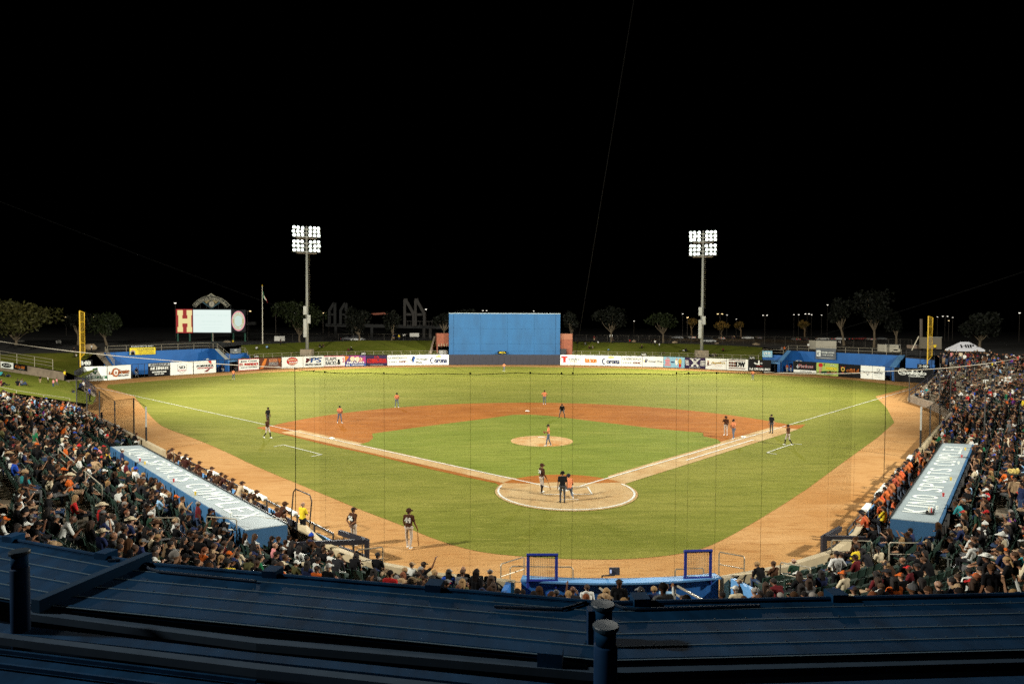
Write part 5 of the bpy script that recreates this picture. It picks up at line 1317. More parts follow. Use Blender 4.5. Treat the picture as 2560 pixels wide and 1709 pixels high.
POSES = {
 'sit_lap': P(SIT),
 'sit_lean': P(lean(P(SIT), .55), elL=(-.19, .34, .60), haL=(-.05, .50, .72), elR=(.19, .34, .60), haR=(.05, .50, .72), hd=(0, 1, .1)),
 'sit_cross': P(SIT, elL=(-.24, .06, .80), haL=(.10, .17, .82), elR=(.24, .06, .78), haR=(-.10, .19, .86)),
 'sit_phone': P(SIT, elR=(.22, .12, .78), haR=(.10, .30, .98), haL=(-.12, .22, .66), hd=(.1, 1, -.25)),
 'sit_face': P(SIT, elR=(.20, .14, .76), haR=(.07, .13, 1.10), elL=(-.22, .08, .74), haL=(.04, .22, .70)),
 'sit_raise': P(SIT, elR=(.34, .08, 1.16), haR=(.38, .20, 1.42), haL=(-.12, .22, .66)),
 'sit_recline': P(lean(P(SIT), -.22), knL=(-.12, .48, .50), anL=(-.10, .78, .18), toL=(-.11, .92, .24), knR=(.12, .48, .50), anR=(.08, .80, .2), toR=(.09, .94, .26)),
 'sit_turn': P(SIT, hd=(.8, .7, 0), elR=(.36, .0, .86), haR=(.50, .12, .80), haL=(-.08, .24, .66)),
 'sit_legs': P(SIT, knL=(-.10, .44, .56), anL=(.14, .50, .38), toL=(.26, .56, .34)),
 'stand': P(STAND),
 'stand_hips': P(STAND, elL=(-.36, -.06, 1.20), haL=(-.17, .05, 1.02), elR=(.36, -.06, 1.20), haR=(.17, .05, 1.02)),
 'stand_cross': P(STAND, elL=(-.25, .08, 1.20), haL=(.10, .18, 1.24), elR=(.25, .08, 1.18), haR=(-.10, .20, 1.28)),
 'stand_back': P(STAND, elL=(-.27, -.14, 1.17), haL=(-.04, -.17, 1.0), elR=(.27, -.14, 1.17), haR=(.04, -.17, 1.02), knL=(-.09, .05, .5), anL=(-.07, .03, .09), toL=(-.1, .2, .035)),
 'rail': P(lean(P(STAND), .52), elL=(-.28, .40, 1.14), haL=(-.06, .56, 1.10), elR=(.28, .40, 1.14), haR=(.06, .58, 1.10), hd=(0, 1, .05), knL=(-.1, .06, .5), anL=(-.12, -.12, .09), toL=(-.14, .05, .035)),
 'rail2': P(lean(P(STAND), .38), elL=(-.30, .32, 1.10), haL=(-.20, .56, 1.08), elR=(.24, .20, 1.2), haR=(.08, .26, 1.46), hd=(.35, 1, .0)),
 'crouch': P(lean(P(STAND, pel=(0, -.14, .88)), .62), hiL=(-.10, -.14, .84), hiR=(.10, -.14, .84), knL=(-.22, .14, .50), knR=(.22, .14, .50), anL=(-.30, -.04, .09), anR=(.30, -.04, .09), toL=(-.36, .12, .035), toR=(.36, .12, .035), elL=(-.27, .24, .86), haL=(-.22, .18, .57), elR=(.27, .24, .86), haR=(.22, .18, .57), hd=(0, 1, .1)),
 'glove': P(STAND, elL=(-.28, .05, 1.18), haL=(-.12, .28, 1.12), elR=(.27, .04, 1.18), haR=(.06, .27, 1.10), hd=(0, 1, -.35), knL=(-.12, .12, .52), anL=(-.15, .18, .09), toL=(-.18, .34, .035), knR=(.13, -.04, .5), anR=(.16, -.2, .1), toR=(.2, -.05, .035)),
 'walk': P(STAND, knL=(-.10, .18, .52), anL=(-.10, .24, .10), toL=(-.11, .40, .05), knR=(.10, -.06, .50), anR=(.11, -.34, .16), toR=(.12, -.22, .04), elL=(-.25, -.14, 1.17), haL=(-.24, -.10, .92), elR=(.25, .05, 1.16), haR=(.24, .22, .95)),
 'bat': P(STAND, hd=(.5, 1, 0), elR=(.27, .0, 1.16), haR=(.33, .12, .92), elL=(-.25, .02, 1.16), haL=(-.22, .12, .94), knL=(-.12, .06, .5), anL=(-.10, .10, .09), toL=(-.11, .26, .035), knR=(.12, .0, .5), anR=(.10, -.10, .09), toR=(.13, .06, .035)),
 'lookout': P(STAND, elR=(.27, .10, 1.22), haR=(.13, .20, 1.42), elL=(-.26, .02, 1.16), haL=(-.22, .16, .96)),
 'squat': P(lean(P(STAND, pel=(0, -.05, .62), waist=(0, -.04, .76), chest=(0, -.02, .96), neck=(0, .0, 1.13), head=(0, .04, 1.27), shL=(-.185, 0, 1.07), shR=(.185, 0, 1.07), elL=(-.26, .1, .84), haL=(-.2, .32, .86), elR=(.26, .08, .8), haR=(.18, .26, .72)), .18), hiL=(-.1, -.04, .58), hiR=(.1, -.04, .58), knL=(-.22, .30, .52), knR=(.20, .16, .16), anL=(-.22, .16, .1), anR=(.2, -.28, .14), toL=(-.26, .32, .035), toR=(.2, -.32, .03)),
 'ground': P(SIT, pel=(0, 0, .13), waist=(0, -.05, .27), chest=(0, -.07, .47), neck=(0, -.05, .64), head=(0, 0, .78), shL=(-.185, -.06, .58), shR=(.185, -.06, .58), elL=(-.27, -.08, .34), haL=(-.18, .28, .42), elR=(.27, -.16, .34), haR=(.26, -.28, .08), hiL=(-.1, .02, .11), hiR=(.1, .02, .11), knL=(-.14, .36, .42), anL=(-.13, .52, .08), toL=(-.15, .68, .035), knR=(.14, .40, .24), anR=(.14, .74, .08), toR=(.15, .8, .2)),
 'lie': P(SIT, pel=(0, 0, .12), waist=(0, -.14, .17), chest=(0, -.34, .26), neck=(0, -.50, .34), head=(0, -.62, .44), hd=(0, 1, .2), shL=(-.185, -.44, .28), shR=(.185, -.44, .28), elL=(-.3, -.56, .06), haL=(-.22, -.36, .05), elR=(.3, -.56, .06), haR=(.22, -.36, .05), hiL=(-.1, .02, .11), hiR=(.1, .02, .11), knL=(-.12, .46, .14), anL=(-.12, .86, .07), toL=(-.14, .92, .2), knR=(.12, .46, .14), anR=(.1, .88, .07), toR=(.12, .94, .2)),
}
def capsule(mb, p, q, r0, r1, n=10):
    p, q = np.asarray(p, float), np.asarray(q, float); a = nm(q - p)
    prof = [(p - a * r0 * .98, r0 * .2), (p - a * r0 * .7, r0 * .72), (p, r0), ((p + q) / 2, (r0 + r1) / 2), (q, r1), (q + a * r1 * .7, r1 * .72), (q + a * r1 * .98, r1 * .2)]
    mb.tube([x[0] for x in prof], [x[1] for x in prof], n)
def seg_dist(X, p, q, r0, r1):
    d = q - p; L = d @ d + 1e-9; t = np.clip(((X - p) @ d) / L, 0, 1); c = p + t[:, None] * d
    return np.linalg.norm(X - c, axis=1) - (r0 + (r1 - r0) * t)
def prims(J, belly=0.0):
    pr = []
    def cap(a, b, r0, r1, reg): pr.append((np.asarray(a, float), np.asarray(b, float), r0, r1, reg))
    ax = nm(J['shR'] - J['shL'])
    for s in (-1, 1):
        cap(J['pel'] + ax * s * .06, J['waist'] + ax * s * .055, .115, .105 + belly, 2 if False else 1)
        cap(J['waist'] + ax * s * .055, J['chest'] + ax * s * .08, .105 + belly, .112, 1)
    cap(J['hiL'], J['hiR'], .118, .118, 2)
    cap(J['shL'], J['shR'], .072, .072, 1); cap(J['chest'], J['neck'], .10, .062, 1)
    cap(J['neck'], J['head'] - V_(0, 0, .04), .056, .056, 0)
    h, f = J['head'], nm(J['hd'])
    up = nm(V_(0, 0, 1) - f * f[2]); rt = np.cross(f, up)
    cap(h + up * .035 - f * .02, h + up * .03 + f * .015, .092, .088, 0); cap(h - up * .01 + f * .02, h - up * .065 + f * .045, .074, .048, 0)
    cap(h + f * .095 - up * .005, h + f * .108 - up * .03, .013, .017, 0)
    for s in (-1, 1): cap(h + rt * s * .088 + up * .015, h + rt * s * .090 - up * .02, .016, .014, 0)
    for S_ in 'LR':
        sh, el, ha, hi, kn, an, to = (J[k + S_] for k in ('sh', 'el', 'ha', 'hi', 'kn', 'an', 'to'))
        m_ = sh + (el - sh) * .72
        cap(sh, m_, .064, .056, 1); cap(m_, el, .043, .041, 4); cap(el, ha, .042, .029, 4)
        d = nm(ha - el); w = np.cross(d, V_(0, 0, 1)); w = nm(w) if np.linalg.norm(w) > .2 else V_(1, 0, 0)
        k_ = np.cross(w, d)
        cap(ha + d * .02, ha + d * .07, .030, .032, 0)
        for i, (o, l) in enumerate(((-.027, .070), (-.009, .082), (.009, .078), (.027, .060))):
            b = ha + d * .085 + w * o; m2 = b + d * l * .55 - k_ * .012; cap(b, m2, .011, .010, 0); cap(m2, m2 + d * l * .40 - k_ * .022, .010, .008, 0)
        sg = 1 if S_ == 'L' else -1
        t0 = ha + d * .03 + w * sg * .034; cap(t0, t0 + d * .035 + w * sg * .026, .013, .011, 0); cap(t0 + d * .035 + w * sg * .026, t0 + d * .066 + w * sg * .022, .011, .009, 0)
        cap(hi, kn, .088, .064, 2); cap(kn, an, .062, .044, 5)
        cap(an - V_(0, 0, .03), to, .044, .034, 3); cap(an - V_(0, 0, .04), an - V_(0, 0, .045) - nm(to - an) * V_(1, 1, 0) * .05, .038, .036, 3)
    return pr
def apply_mods(me, mods):
    o = bpy.data.objects.new('tmp', me); COL.objects.link(o)
    for ty, kw in mods:
        m = o.modifiers.new(ty, ty)
        for k, v in kw.items(): setattr(m, k, v)
    dg = bpy.context.evaluated_depsgraph_get(); dg.update()
    e = o.evaluated_get(dg); out = bpy.data.meshes.new_from_object(e, depsgraph=dg)
    bpy.data.objects.remove(o)
    return out
PROTO = {}
def make_proto(name, voxel, tris, belly=0.0):
    J = POSES[name]; pr = prims(J, belly); mb = MB()
    for p, q, r0, r1, reg in pr: capsule(mb, p, q, r0, r1)
    me = mb.mesh('body', RM)
    me2 = apply_mods(me, [('REMESH', dict(mode='VOXEL', voxel_size=voxel)), ('SMOOTH', dict(factor=.5, iterations=2))])
    n0 = sum(len(p.vertices) - 2 for p in me2.polygons)
    me3 = apply_mods(me2, [('DECIMATE', dict(ratio=min(1, tris / n0)))])
    v = np.array([tuple(x.co) for x in me3.vertices]); f = [tuple(p.vertices) for p in me3.polygons]
    tri = np.array([t for p in f for t in [(p[0], p[i], p[i + 1]) for i in range(1, len(p) - 1)]])
    cen = v[tri].mean(1); dd = np.stack([seg_dist(cen, p, q, r0, r1) for p, q, r0, r1, reg in pr]); regs = np.array([x[4] for x in pr])[dd.argmin(0)]
    return v, tri, regs
for nme in POSES:
    PROTO[nme] = make_proto(nme, .0135, 1500)
PROTO_LO = {}
def decim(name, tris):
    v, t, r = PROTO[name]; me = bpy.data.meshes.new('lo'); me.from_pydata(v.tolist(), [], t.tolist())
    me3 = apply_mods(me, [('DECIMATE', dict(ratio=tris / len(t)))])
    v2 = np.array([tuple(x.co) for x in me3.vertices]); t2 = np.array([tuple(p.vertices)[:3] for p in me3.polygons])
    c = v2[t2].mean(1); pr = prims(POSES[name]); dd = np.stack([seg_dist(c, p, q, r0, r1) for p, q, r0, r1, reg in pr])
    return v2, t2, np.array([x[4] for x in pr])[dd.argmin(0)]
for nme in POSES: PROTO_LO[nme] = decim(nme, 420)

# hair and headwear, built round a head centred on the origin and facing +Y
def dome(r, z0, sy=1.0, n=12, rows=4, cy=-.012, cz=.035, lift=0.0):
    m = MB(); vs = []; 
    for j in range(rows + 1):
        ph = math.asin(max(-1, min(1, z0 / r))) + (PI / 2 - math.asin(max(-1, min(1, z0 / r)))) * j / rows
        for k in range(n):
            t = 2 * PI * k / n; vs.append((r * math.cos(ph) * math.cos(t), r * sy * math.cos(ph) * math.sin(t) + cy, r * math.sin(ph) + cz + lift))
    fs = [(j * n + k, j * n + (k + 1) % n, (j + 1) * n + (k + 1) % n, (j + 1) * n + k) for j in range(rows) for k in range(n)] + [tuple(range(n))[::-1]]
    return m.add(vs, fs)
def hair_mesh(kind_):
    m = MB()
    if kind_ == 'short':
        d = dome(.104, -.012, 1.06, cy=-.022); m.add(d.v, d.f); capsule(m, V_(0, -.062, .03), V_(0, -.06, -.045), .058, .045, 8)
    elif kind_ == 'long':
        d = dome(.108, -.01, 1.06, cy=-.022); m.add(d.v, d.f)
        for x in (-.062, -.02, .022, .064): capsule(m, V_(x, -.055, .03), V_(x * 1.25, -.085, -.30 - .05 * math.cos(x * 40)), .058, .032, 7)
        for s in (-1, 1): capsule(m, V_(s * .085, -.01, .04), V_(s * .10, -.02, -.2), .032, .022, 6)
    elif kind_ == 'tail':
        d = dome(.103, -.01, 1.06, cy=-.022); m.add(d.v, d.f); capsule(m, V_(0, -.10, .06), V_(0, -.14, -.18), .04, .02, 7)
    elif kind_ == 'bun':
        d = dome(.103, -.01, 1.06, cy=-.022); m.add(d.v, d.f); capsule(m, V_(0, -.09, .12), V_(0, -.10, .13), .045, .045, 7)
    elif kind_ == 'bald':
        capsule(m, V_(-.075, -.055, -.01), V_(.075, -.055, -.01), .03, .03, 6)
    return m
def hat_mesh(kind_):
    m = MB()
    if kind_ == 'cap':
        d = dome(.109, .018, 1.08, cy=-.012, cz=.032); m.add(d.v, d.f)
        vs = []; 
        for rr, dz in ((.10, .0), (.185, -.018)):
            for k in range(7):
                t = math.radians(35 + 110 * k / 6); vs.append((rr * .92 * math.cos(t), rr * math.sin(t) + .0, .055 + dz - .02 * (math.cos(t) ** 2)))
        n = 7; top = vs; bot = [(x, y, z - .010) for x, y, z in vs]
        m.add(top + bot, [(i + 1, i, n + i, n + i + 1) for i in range(n - 1)] + [(14 + i, 15 + i, 21 + i + 1, 21 + i) for i in range(n - 1)] + [(n + i, 14 + n + i, 14 + n + i + 1, n + i + 1)[::-1] for i in range(n - 1)])
    elif kind_ == 'backcap':
        c = hat_mesh('cap'); m.add([(-x, -y, z) for x, y, z in c.v], c.f)
    elif kind_ == 'helmet':
        d = dome(.125, -.03, 1.1, cy=-.01, cz=.035); m.add(d.v, d.f); c = hat_mesh('cap'); m.add([(x, y + .012, z) for x, y, z in c.v[-28:]], [tuple(i - (len(c.v) - 28) for i in f) for f in c.f if min(f) >= len(c.v) - 28])
        capsule(m, V_(-.105, .0, -.0), V_(-.105, .01, -.05), .035, .03, 6)
    elif kind_ == 'cowboy':
        n = 18; vs = []
        for rr in (.10, .20):
            for k in range(n):
                t = 2 * PI * k / n; vs.append((rr * math.cos(t) * 1.0, rr * 1.12 * math.sin(t), .062 + (.05 * abs(math.cos(t)) ** 2 if rr > .15 else 0)))
        m.add(vs + [(x, y, z - .012) for x, y, z in vs], [(k, n + k, n + (k + 1) % n, (k + 1) % n) for k in range(n)] + [(2 * n + k, 2 * n + (k + 1) % n, 3 * n + (k + 1) % n, 3 * n + k) for k in range(n)] + [(n + k, 3 * n + k, 3 * n + (k + 1) % n, n + (k + 1) % n) for k in range(n)])
        m.lathe([(.104, .06), (.100, .12), (.086, .168), (.05, .172), (.02, .15)], 12)
    elif kind_ == 'beanie':
        d = dome(.113, -.005, 1.06, cy=-.018, cz=.035); m.add(d.v, d.f); capsule(m, V_(0, -.01, .15), V_(0, -.01, .16), .03, .03, 6)
    return m
HAIRS = {k: hair_mesh(k) for k in ('short', 'long', 'tail', 'bun', 'bald')}
HATS = {k: hat_mesh(k) for k in ('cap', 'backcap', 'helmet', 'cowboy', 'beanie')}
HAIR_ME = {k: v.mesh('hair', HAIRM, smooth=True) for k, v in HAIRS.items()}
HAT_ME = {k: v.mesh('hat', HATM) for k, v in HATS.items()}
fm = MB()
for s in (-1, 1): capsule(fm, V_(s * .034 - .006, .088, .012), V_(s * .034 + .006, .088, .012), .0095, .0095, 6); fm.box((s * .035, .093, .034), (.034, .008, .007))
fm.box((0, .083, -.058), (.038, .012, .008)); FACE_ME = fm.mesh('face', FACEM)
BODY_ME = {}
for k, (v, t, r) in PROTO.items():
    me = bpy.data.meshes.new('person'); me.from_pydata(v.tolist(), [], t.tolist())
    for m in RM: me.materials.append(m)
    me.polygons.foreach_set('material_index', r.astype(np.int32)); me.polygons.foreach_set('use_smooth', [True] * len(t)); me.update(); BODY_ME[k] = me
def head_frame(name):
    J = POSES[name]; f = nm(J['hd']); up = nm(V_(0, 0, 1) - f * f[2]); rt = np.cross(f, up)
    M = np.eye(4); M[:3, 0] = rt; M[:3, 1] = f; M[:3, 2] = up; M[:3, 3] = J['head']; return M
HF = {k: head_frame(k) for k in POSES}
def tint(o, name, c): o['tint_' + name] = [float(c[0]), float(c[1]), float(c[2]), 1.0]

def person(pose, pos, rz, cols, hair=None, hat=None, hairc=(.015, .01, .008), hatc=(.02, .02, .02), label='', group=None, scale=1.0, face=True):
    o = bpy.data.objects.new('person', BODY_ME[pose]); COL.objects.link(o)
    o.location = pos; o.rotation_euler = (0, 0, rz); o.scale = (scale,) * 3
    for r_, c in zip(REG, cols): tint(o, r_, c)
    tag(o, label, 'person', group)
    M = Matrix(HF[pose].tolist())
    for me, cc, nm_ in ((HAIR_ME.get(hair), hairc, 'hair'), (HAT_ME.get(hat), hatc, 'hat')):
        if me is None: continue
        c = bpy.data.objects.new(nm_ if nm_ == 'hair' else ('helmet' if hat == 'helmet' else 'cap' if 'cap' in hat else 'hat'), me); COL.objects.link(c); c.parent = o; c.matrix_local = M; tint(c, nm_, cc)
    if face:
        c = bpy.data.objects.new('face', FACE_ME); COL.objects.link(c); c.parent = o; c.matrix_local = M
    return o
def add_part(o, mb, name, m):
    me = mb.mesh(name, m); c = bpy.data.objects.new(name, me); COL.objects.link(c); c.parent = o; return c

SK = [(.31, .17, .10), (.25, .125, .07), (.20, .095, .05), (.15, .068, .036), (.35, .20, .13), (.10, .045, .025)]
HC = {'black': (.012, .009, .008), 'dark brown': (.035, .018, .010), 'brown': (.05, .024, .011), 'blonde': (.26, .155, .065), 'grey': (.22, .20, .18), 'reddish': (.16, .05, .02)}
CLO = {'black': (.006, .006, .007), 'white': (.55, .55, .51), 'grey': (.13, .13, .13), 'navy': (.015, .022, .065), 'orange': (.50, .10, .015), 'red': (.42, .02, .02), 'royal blue': (.015, .06, .36), 'light blue': (.22, .38, .55), 'brown': (.06, .028, .015), 'cream': (.52, .44, .30), 'olive': (.09, .085, .035), 'pink': (.58, .22, .22), 'maroon': (.10, .012, .015), 'green': (.015, .12, .05), 'yellow': (.68, .50, .03), 'teal': (.03, .22, .23), 'purple': (.14, .03, .20), 'tan': (.34, .23, .13), 'charcoal': (.018, .018, .021), 'dark green': (.02, .05, .03)}
CW = ['black'] * 90 + ['white'] * 12 + ['grey'] * 4 + ['navy'] * 8 + ['orange'] * 5 + ['red'] * 3 + ['royal blue'] * 2 + ['light blue'] * 2 + ['brown'] * 6 + ['cream'] * 5 + ['olive'] * 3 + ['pink'] * 1 + ['maroon'] * 3 + ['green', 'yellow', 'teal', 'purple'] + ['tan'] * 2 + ['charcoal'] * 18 + ['dark green'] * 2
PANTS = {'jeans': (.03, .05, .10), 'black trousers': (.012, .012, .014), 'tan shorts': (.30, .21, .13), 'grey trousers': (.09, .09, .09), 'white trousers': (.5, .5, .46)}
PW = ['jeans'] * 6 + ['black trousers'] * 7 + ['tan shorts'] * 3 + ['grey trousers'] * 2 + ['white trousers']
SITP = ['sit_lap'] * 5 + ['sit_lean'] * 3 + ['sit_cross'] * 3 + ['sit_phone'] * 3 + ['sit_face'] * 3 + ['sit_raise'] + ['sit_recline'] + ['sit_turn'] * 2 + ['sit_legs'] * 2
POSEW = {'sit_lap': '', 'sit_lean': 'leaning forward', 'sit_cross': 'arms folded', 'sit_phone': 'hand held up', 'sit_face': 'hand at chin', 'sit_raise': 'one arm raised', 'sit_recline': 'legs stretched out', 'sit_turn': 'turned aside', 'sit_legs': 'legs crossed', 'stand': 'standing'}
def look():
    sk = SK[rng.integers(len(SK))]; sh = CW[rng.integers(len(CW))]; pn = PW[rng.integers(len(PW))]
    long_sl = rng.random() < .3
    cols = [sk, CLO[sh], PANTS[pn], random.choice([(.5, .5, .5), (.02, .02, .02), (.1, .05, .03)]), CLO[sh] if long_sl else sk, PANTS[pn] if 'shorts' not in pn else sk]
    hn = random.choices(list(HC), [9, 6, 4, 2, 1, .5])[0]
    r = rng.random()
    if r < .34: hair, hat = 'short', None
    elif r < .56: hair, hat = 'long', None
    elif r < .62: hair, hat = random.choice(['tail', 'bun']), None
    elif r < .65: hair, hat = 'bald', None
    elif r < .90: hair, hat = ('short' if rng.random() < .7 else 'long'), random.choice(['cap'] * 5 + ['backcap'])
    elif r < .95: hair, hat = 'short', 'cowboy'
    else: hair, hat = 'short', 'beanie'
    hcn = random.choice(['black'] * 5 + ['navy', 'navy', 'white', 'white', 'white', 'grey', 'charcoal', 'red', 'orange', 'royal blue', 'tan']) if hat != 'cowboy' else random.choice(['cream', 'cream', 'tan', 'white', 'brown'])
    return dict(sh=sh, pn=pn, long_sl=long_sl, cols=cols, hn=hn, hair=hair, hat=hat, hatn=hcn)
ORD = ['front', 'second', 'third', 'fourth', 'fifth', 'sixth', 'seventh', 'eighth', 'ninth', 'tenth', 'eleventh', 'twelfth', 'thirteenth', 'fourteenth']
def place_words(p, k):
    sl, sr = float(p @ dL), float(p @ dR); x, y = p
    if x < 0 and sl < -26: a = 'beyond the third-base dugout'
    elif x < 0 and sl < 1.2 and float(p @ nL) < -20: return '%s row behind the third-base dugout' % ORD[min(13, max(0, k - 5))]
    elif x > 0 and sr > 25: a = 'beyond the first-base dugout'
    elif x > 0 and sr > -1.2 and float(p @ nR) < -20: return '%s row behind the first-base dugout' % ORD[min(13, max(0, k - 5))]
    elif abs(x) < 5: a = 'by the camera pit'
    elif x < 0: a = 'between third-base dugout and pit'
    else: a = 'between pit and first-base dugout'
    return '%s row %s' % (ORD[min(13, k)], a)
def describe(L, pose, p, k):
    hw = {'short': 'short %s hair' % L['hn'], 'long': 'long %s hair' % L['hn'], 'tail': '%s ponytail' % L['hn'], 'bun': '%s hair bun' % L['hn'], 'bald': 'bald head'}[L['hair']]
    if L['hat']: hw = {'cap': '%s cap' % L['hatn'], 'backcap': 'backward %s cap' % L['hatn'], 'cowboy': '%s cowboy hat' % L['hatn'], 'beanie': '%s knit hat' % L['hatn']}[L['hat']]
    g = 'long-sleeved shirt' if L['long_sl'] else 'T-shirt'
    pw = POSEW.get(pose, ''); s = 'person in %s %s, %s' % (L['sh'], g, hw)
    if pw: s += ', ' + pw
    return s + ', ' + place_words(p, k)

# occupancy of the places
occ = []; empt = []
for (p, z, rz, k, u, bench, nxy) in slots:
    if bench: pr = (.27 if p[1] > 40 and k < 14 else .45) if p[0] > 0 else .45
    else:
        pr = .70
        if p[0] > 5 and p[1] < -11 and k < 12: pr = .30
        if p[0] > 12 and p[1] < -8 and k >= 3: pr = .55
        if p[0] < -16 and float(p @ nL) < -22: pr = .46
        if p[1] > 3 and p[0] < 0: pr = .44
        if p[1] > 14 and p[0] > 0: pr = .56
    # clusters of friends
    w = math.sin(u * 1.3 + k * 2.1) + math.sin(u * .55 - k * 1.7)
    pr += .24 * w
    (occ if rng.random() < pr else empt).append((p, z, rz, k, u, bench, nxy))
def seen(p, z):
    x, y, f = PX((p[0], p[1], z)); return f > 5 and -8 < x < 2568 and y < roofline(x) - 4
occ.sort(key=lambda s: fd((s[0][0], s[0][1], s[1])))
N_IND = 205
used = set(); ind = []; rest = []; NEIGH = []
for s in occ:
    if len(ind) < N_IND and not s[5] and seen(s[0], s[1] + 1.05): ind.append(s)
    else: rest.append(s)
for (p, z, rz, k, u, bench, nxy) in ind:
    for tries in range(60):
        L = look(); pose = random.choice(SITP); lab = describe(L, pose, p, k)
        if len(lab.replace(',', '').split()) <= 16 and lab not in used: break
    used.add(lab)
    NEIGH.append((p, k, u, L))
    person(pose, (p[0], p[1], z), rz + rng.normal(0, .22), L['cols'], L['hair'], L['hat'], HC[L['hn']], CLO[L['hatn']], lab, 'spectators seated nearest to the camera', rng.uniform(.92, 1.04))
# everyone farther off: one crowd
CV, CT, CCOL = [], [], []
nv = 0
def add_crowd(pose, p, z, rz, L, sc=1.0):
    global nv
    M = HF[pose]
    v, t, r = PROTO_LO[pose]
    CV.append(local(p, z, rz, v * sc)); CT.append(t + nv); nv += len(v); CCOL.append(np.array(L['cols'])[r])
    for src, key, c in ((HAIRS, L['hair'], HC[L['hn']]), (HATS, L['hat'], CLO[L['hatn']] if L['hat'] else None)):
        if not key or key == 'bald': continue
        hv, ht, _ = ARR[key]; h2 = (np.c_[hv, np.ones(len(hv))] @ M.T)[:, :3]
        CV.append(local(p, z, rz, h2 * sc)); CT.append(ht + nv); nv += len(hv); CCOL.append(np.tile(np.array(c), (len(ht), 1)))
ARR = {k: arr(v) for k, v in {**HAIRS, **HATS}.items()}
for (p, z, rz, k, u, bench, nxy) in rest:
    L = look(); pose = random.choice(SITP)
    if rng.random() < .035: pose = 'stand'; 
    if fd((p[0], p[1], z)) > 70 and rng.random() < .0: continue
    dz = -.02 if pose == 'stand' else 0
    pp = p if pose != 'stand' else p - np.array(nxy) * .3
    add_crowd(pose, pp, z + dz, rz + rng.normal(0, .3), L, rng.uniform(.86, 1.04))
# people standing along the top of the right-field bleachers
for i in range(64):
    x = rng.uniform(2350, 2720); f = rng.uniform(100, 118) - (x - 2350) * .05; q = D(x, 895, f)
    L = look(); add_crowd(random.choice(['stand', 'stand_cross', 'stand_hips', 'walk']), q[:2], 4.6 + rng.uniform(-.25, .25), rng.uniform(0, 6.28), L)
def flat_mesh(name, V, Tt, Cc_, m):
    V = np.concatenate(V); Tt = np.concatenate(Tt); Cc_ = np.concatenate(Cc_)
    me = bpy.data.meshes.new(name); me.from_pydata(V.tolist(), [], Tt.tolist()); me.materials.append(m)
    at = me.color_attributes.new('tint', 'FLOAT_COLOR', 'CORNER')
    col = np.ones((len(Tt) * 3, 4), np.float32); col[:, :3] = np.repeat(Cc_, 3, axis=0); at.data.foreach_set('color', col.ravel())
    me.update(); o = bpy.data.objects.new(name, me); COL.objects.link(o); return o
cm = bpy.data.materials.new('crowd_cloth'); cm.use_nodes = True; b = cm.node_tree.nodes['Principled BSDF']; a = cm.node_tree.nodes.new('ShaderNodeAttribute'); a.attribute_name = 'tint'
cm.node_tree.links.new(a.outputs['Color'], b.inputs['Base Color']); b.inputs['Roughness'].default_value = .75; b.inputs['Specular IOR Level'].default_value = .06
cr = flat_mesh('crowd', CV, CT, CCOL, cm); kind(cr, 'stuff'); tag(cr, 'crowd of seated spectators filling the farther rows of the stands', 'crowd')
print('crowd', len(rest), 'tris', sum(len(t) for t in CT), 'individuals', len(ind), 'empty', len(empt))

# empty and occupied chairs
empt.sort(key=lambda s: fd((s[0][0], s[0][1], s[1])))
SV, ST, SC_ = [], [], []; sn = 0; n_ind = 0
seat_arr = {True: [arr(seat_back()), arr(seat_pan(True)), arr(seat_frame())], False: [arr(seat_back()), arr(seat_pan(False)), arr(seat_frame())]}
tints = [np.array([(.022, .045, .034)]), np.array([(.022, .045, .034), (.30, .28, .21)]), np.array([(.10, .11, .10)])]
for lst, up in ((empt, True), (occ, False)):
    for (p, z, rz, k, u, bench, nxy) in lst:
        if bench: continue
        if up and n_ind < 290 and seen(p, z + .75):
            n_ind += 1
            nb = [(abs(q_[2] - u), q_) for q_ in NEIGH if q_[1] == k and np.linalg.norm(q_[0] - p) < 1.25]
            if nb:
                q_ = min(nb, key=lambda t_: t_[0])[1]; L = q_[3]
                side_ = 'first-base' if u > q_[2] else 'third-base'
                if abs(np.linalg.norm(q_[0] - p)) > .8: side_ += ' far'
                hw = '%s %s' % (L['hatn'], {'cap': 'cap', 'backcap': 'backward cap', 'cowboy': 'cowboy hat', 'beanie': 'knit hat'}[L['hat']]) if L['hat'] else {'short': 'short %s hair', 'long': 'long %s hair', 'tail': '%s ponytail', 'bun': '%s bun', 'bald': 'bald head%.0s'}[L['hair']] % L['hn']
                slab = 'empty green seat, %s side of %s shirt and %s, %s row' % (side_, L['sh'], hw, ORD[min(13, k)])
            else: slab = 'empty dark green seat among other empty ones, ' + place_words(p, k)
            o = thing('stadium_seat', slab, 'seat', (p[0], p[1], z), 'empty green folding seats', rz)
            for me in (sb_me, sp_me, sf_me):
                c = bpy.data.objects.new(me.name.split('.')[0], me); COL.objects.link(c); c.parent = o
            continue
        for (v, t, mi), tc in zip(seat_arr[up], tints):
            SV.append(local(p, z, rz, v)); ST.append(t + sn); sn += len(v); SC_.append(tc[mi])
ss = flat_mesh('stadium_seats', SV, ST, SC_, cm); kind(ss, 'stuff'); tag(ss, 'rows of dark green folding seats filling the rest of the stands', 'seats')
print('seat tris', sum(len(t) for t in ST))

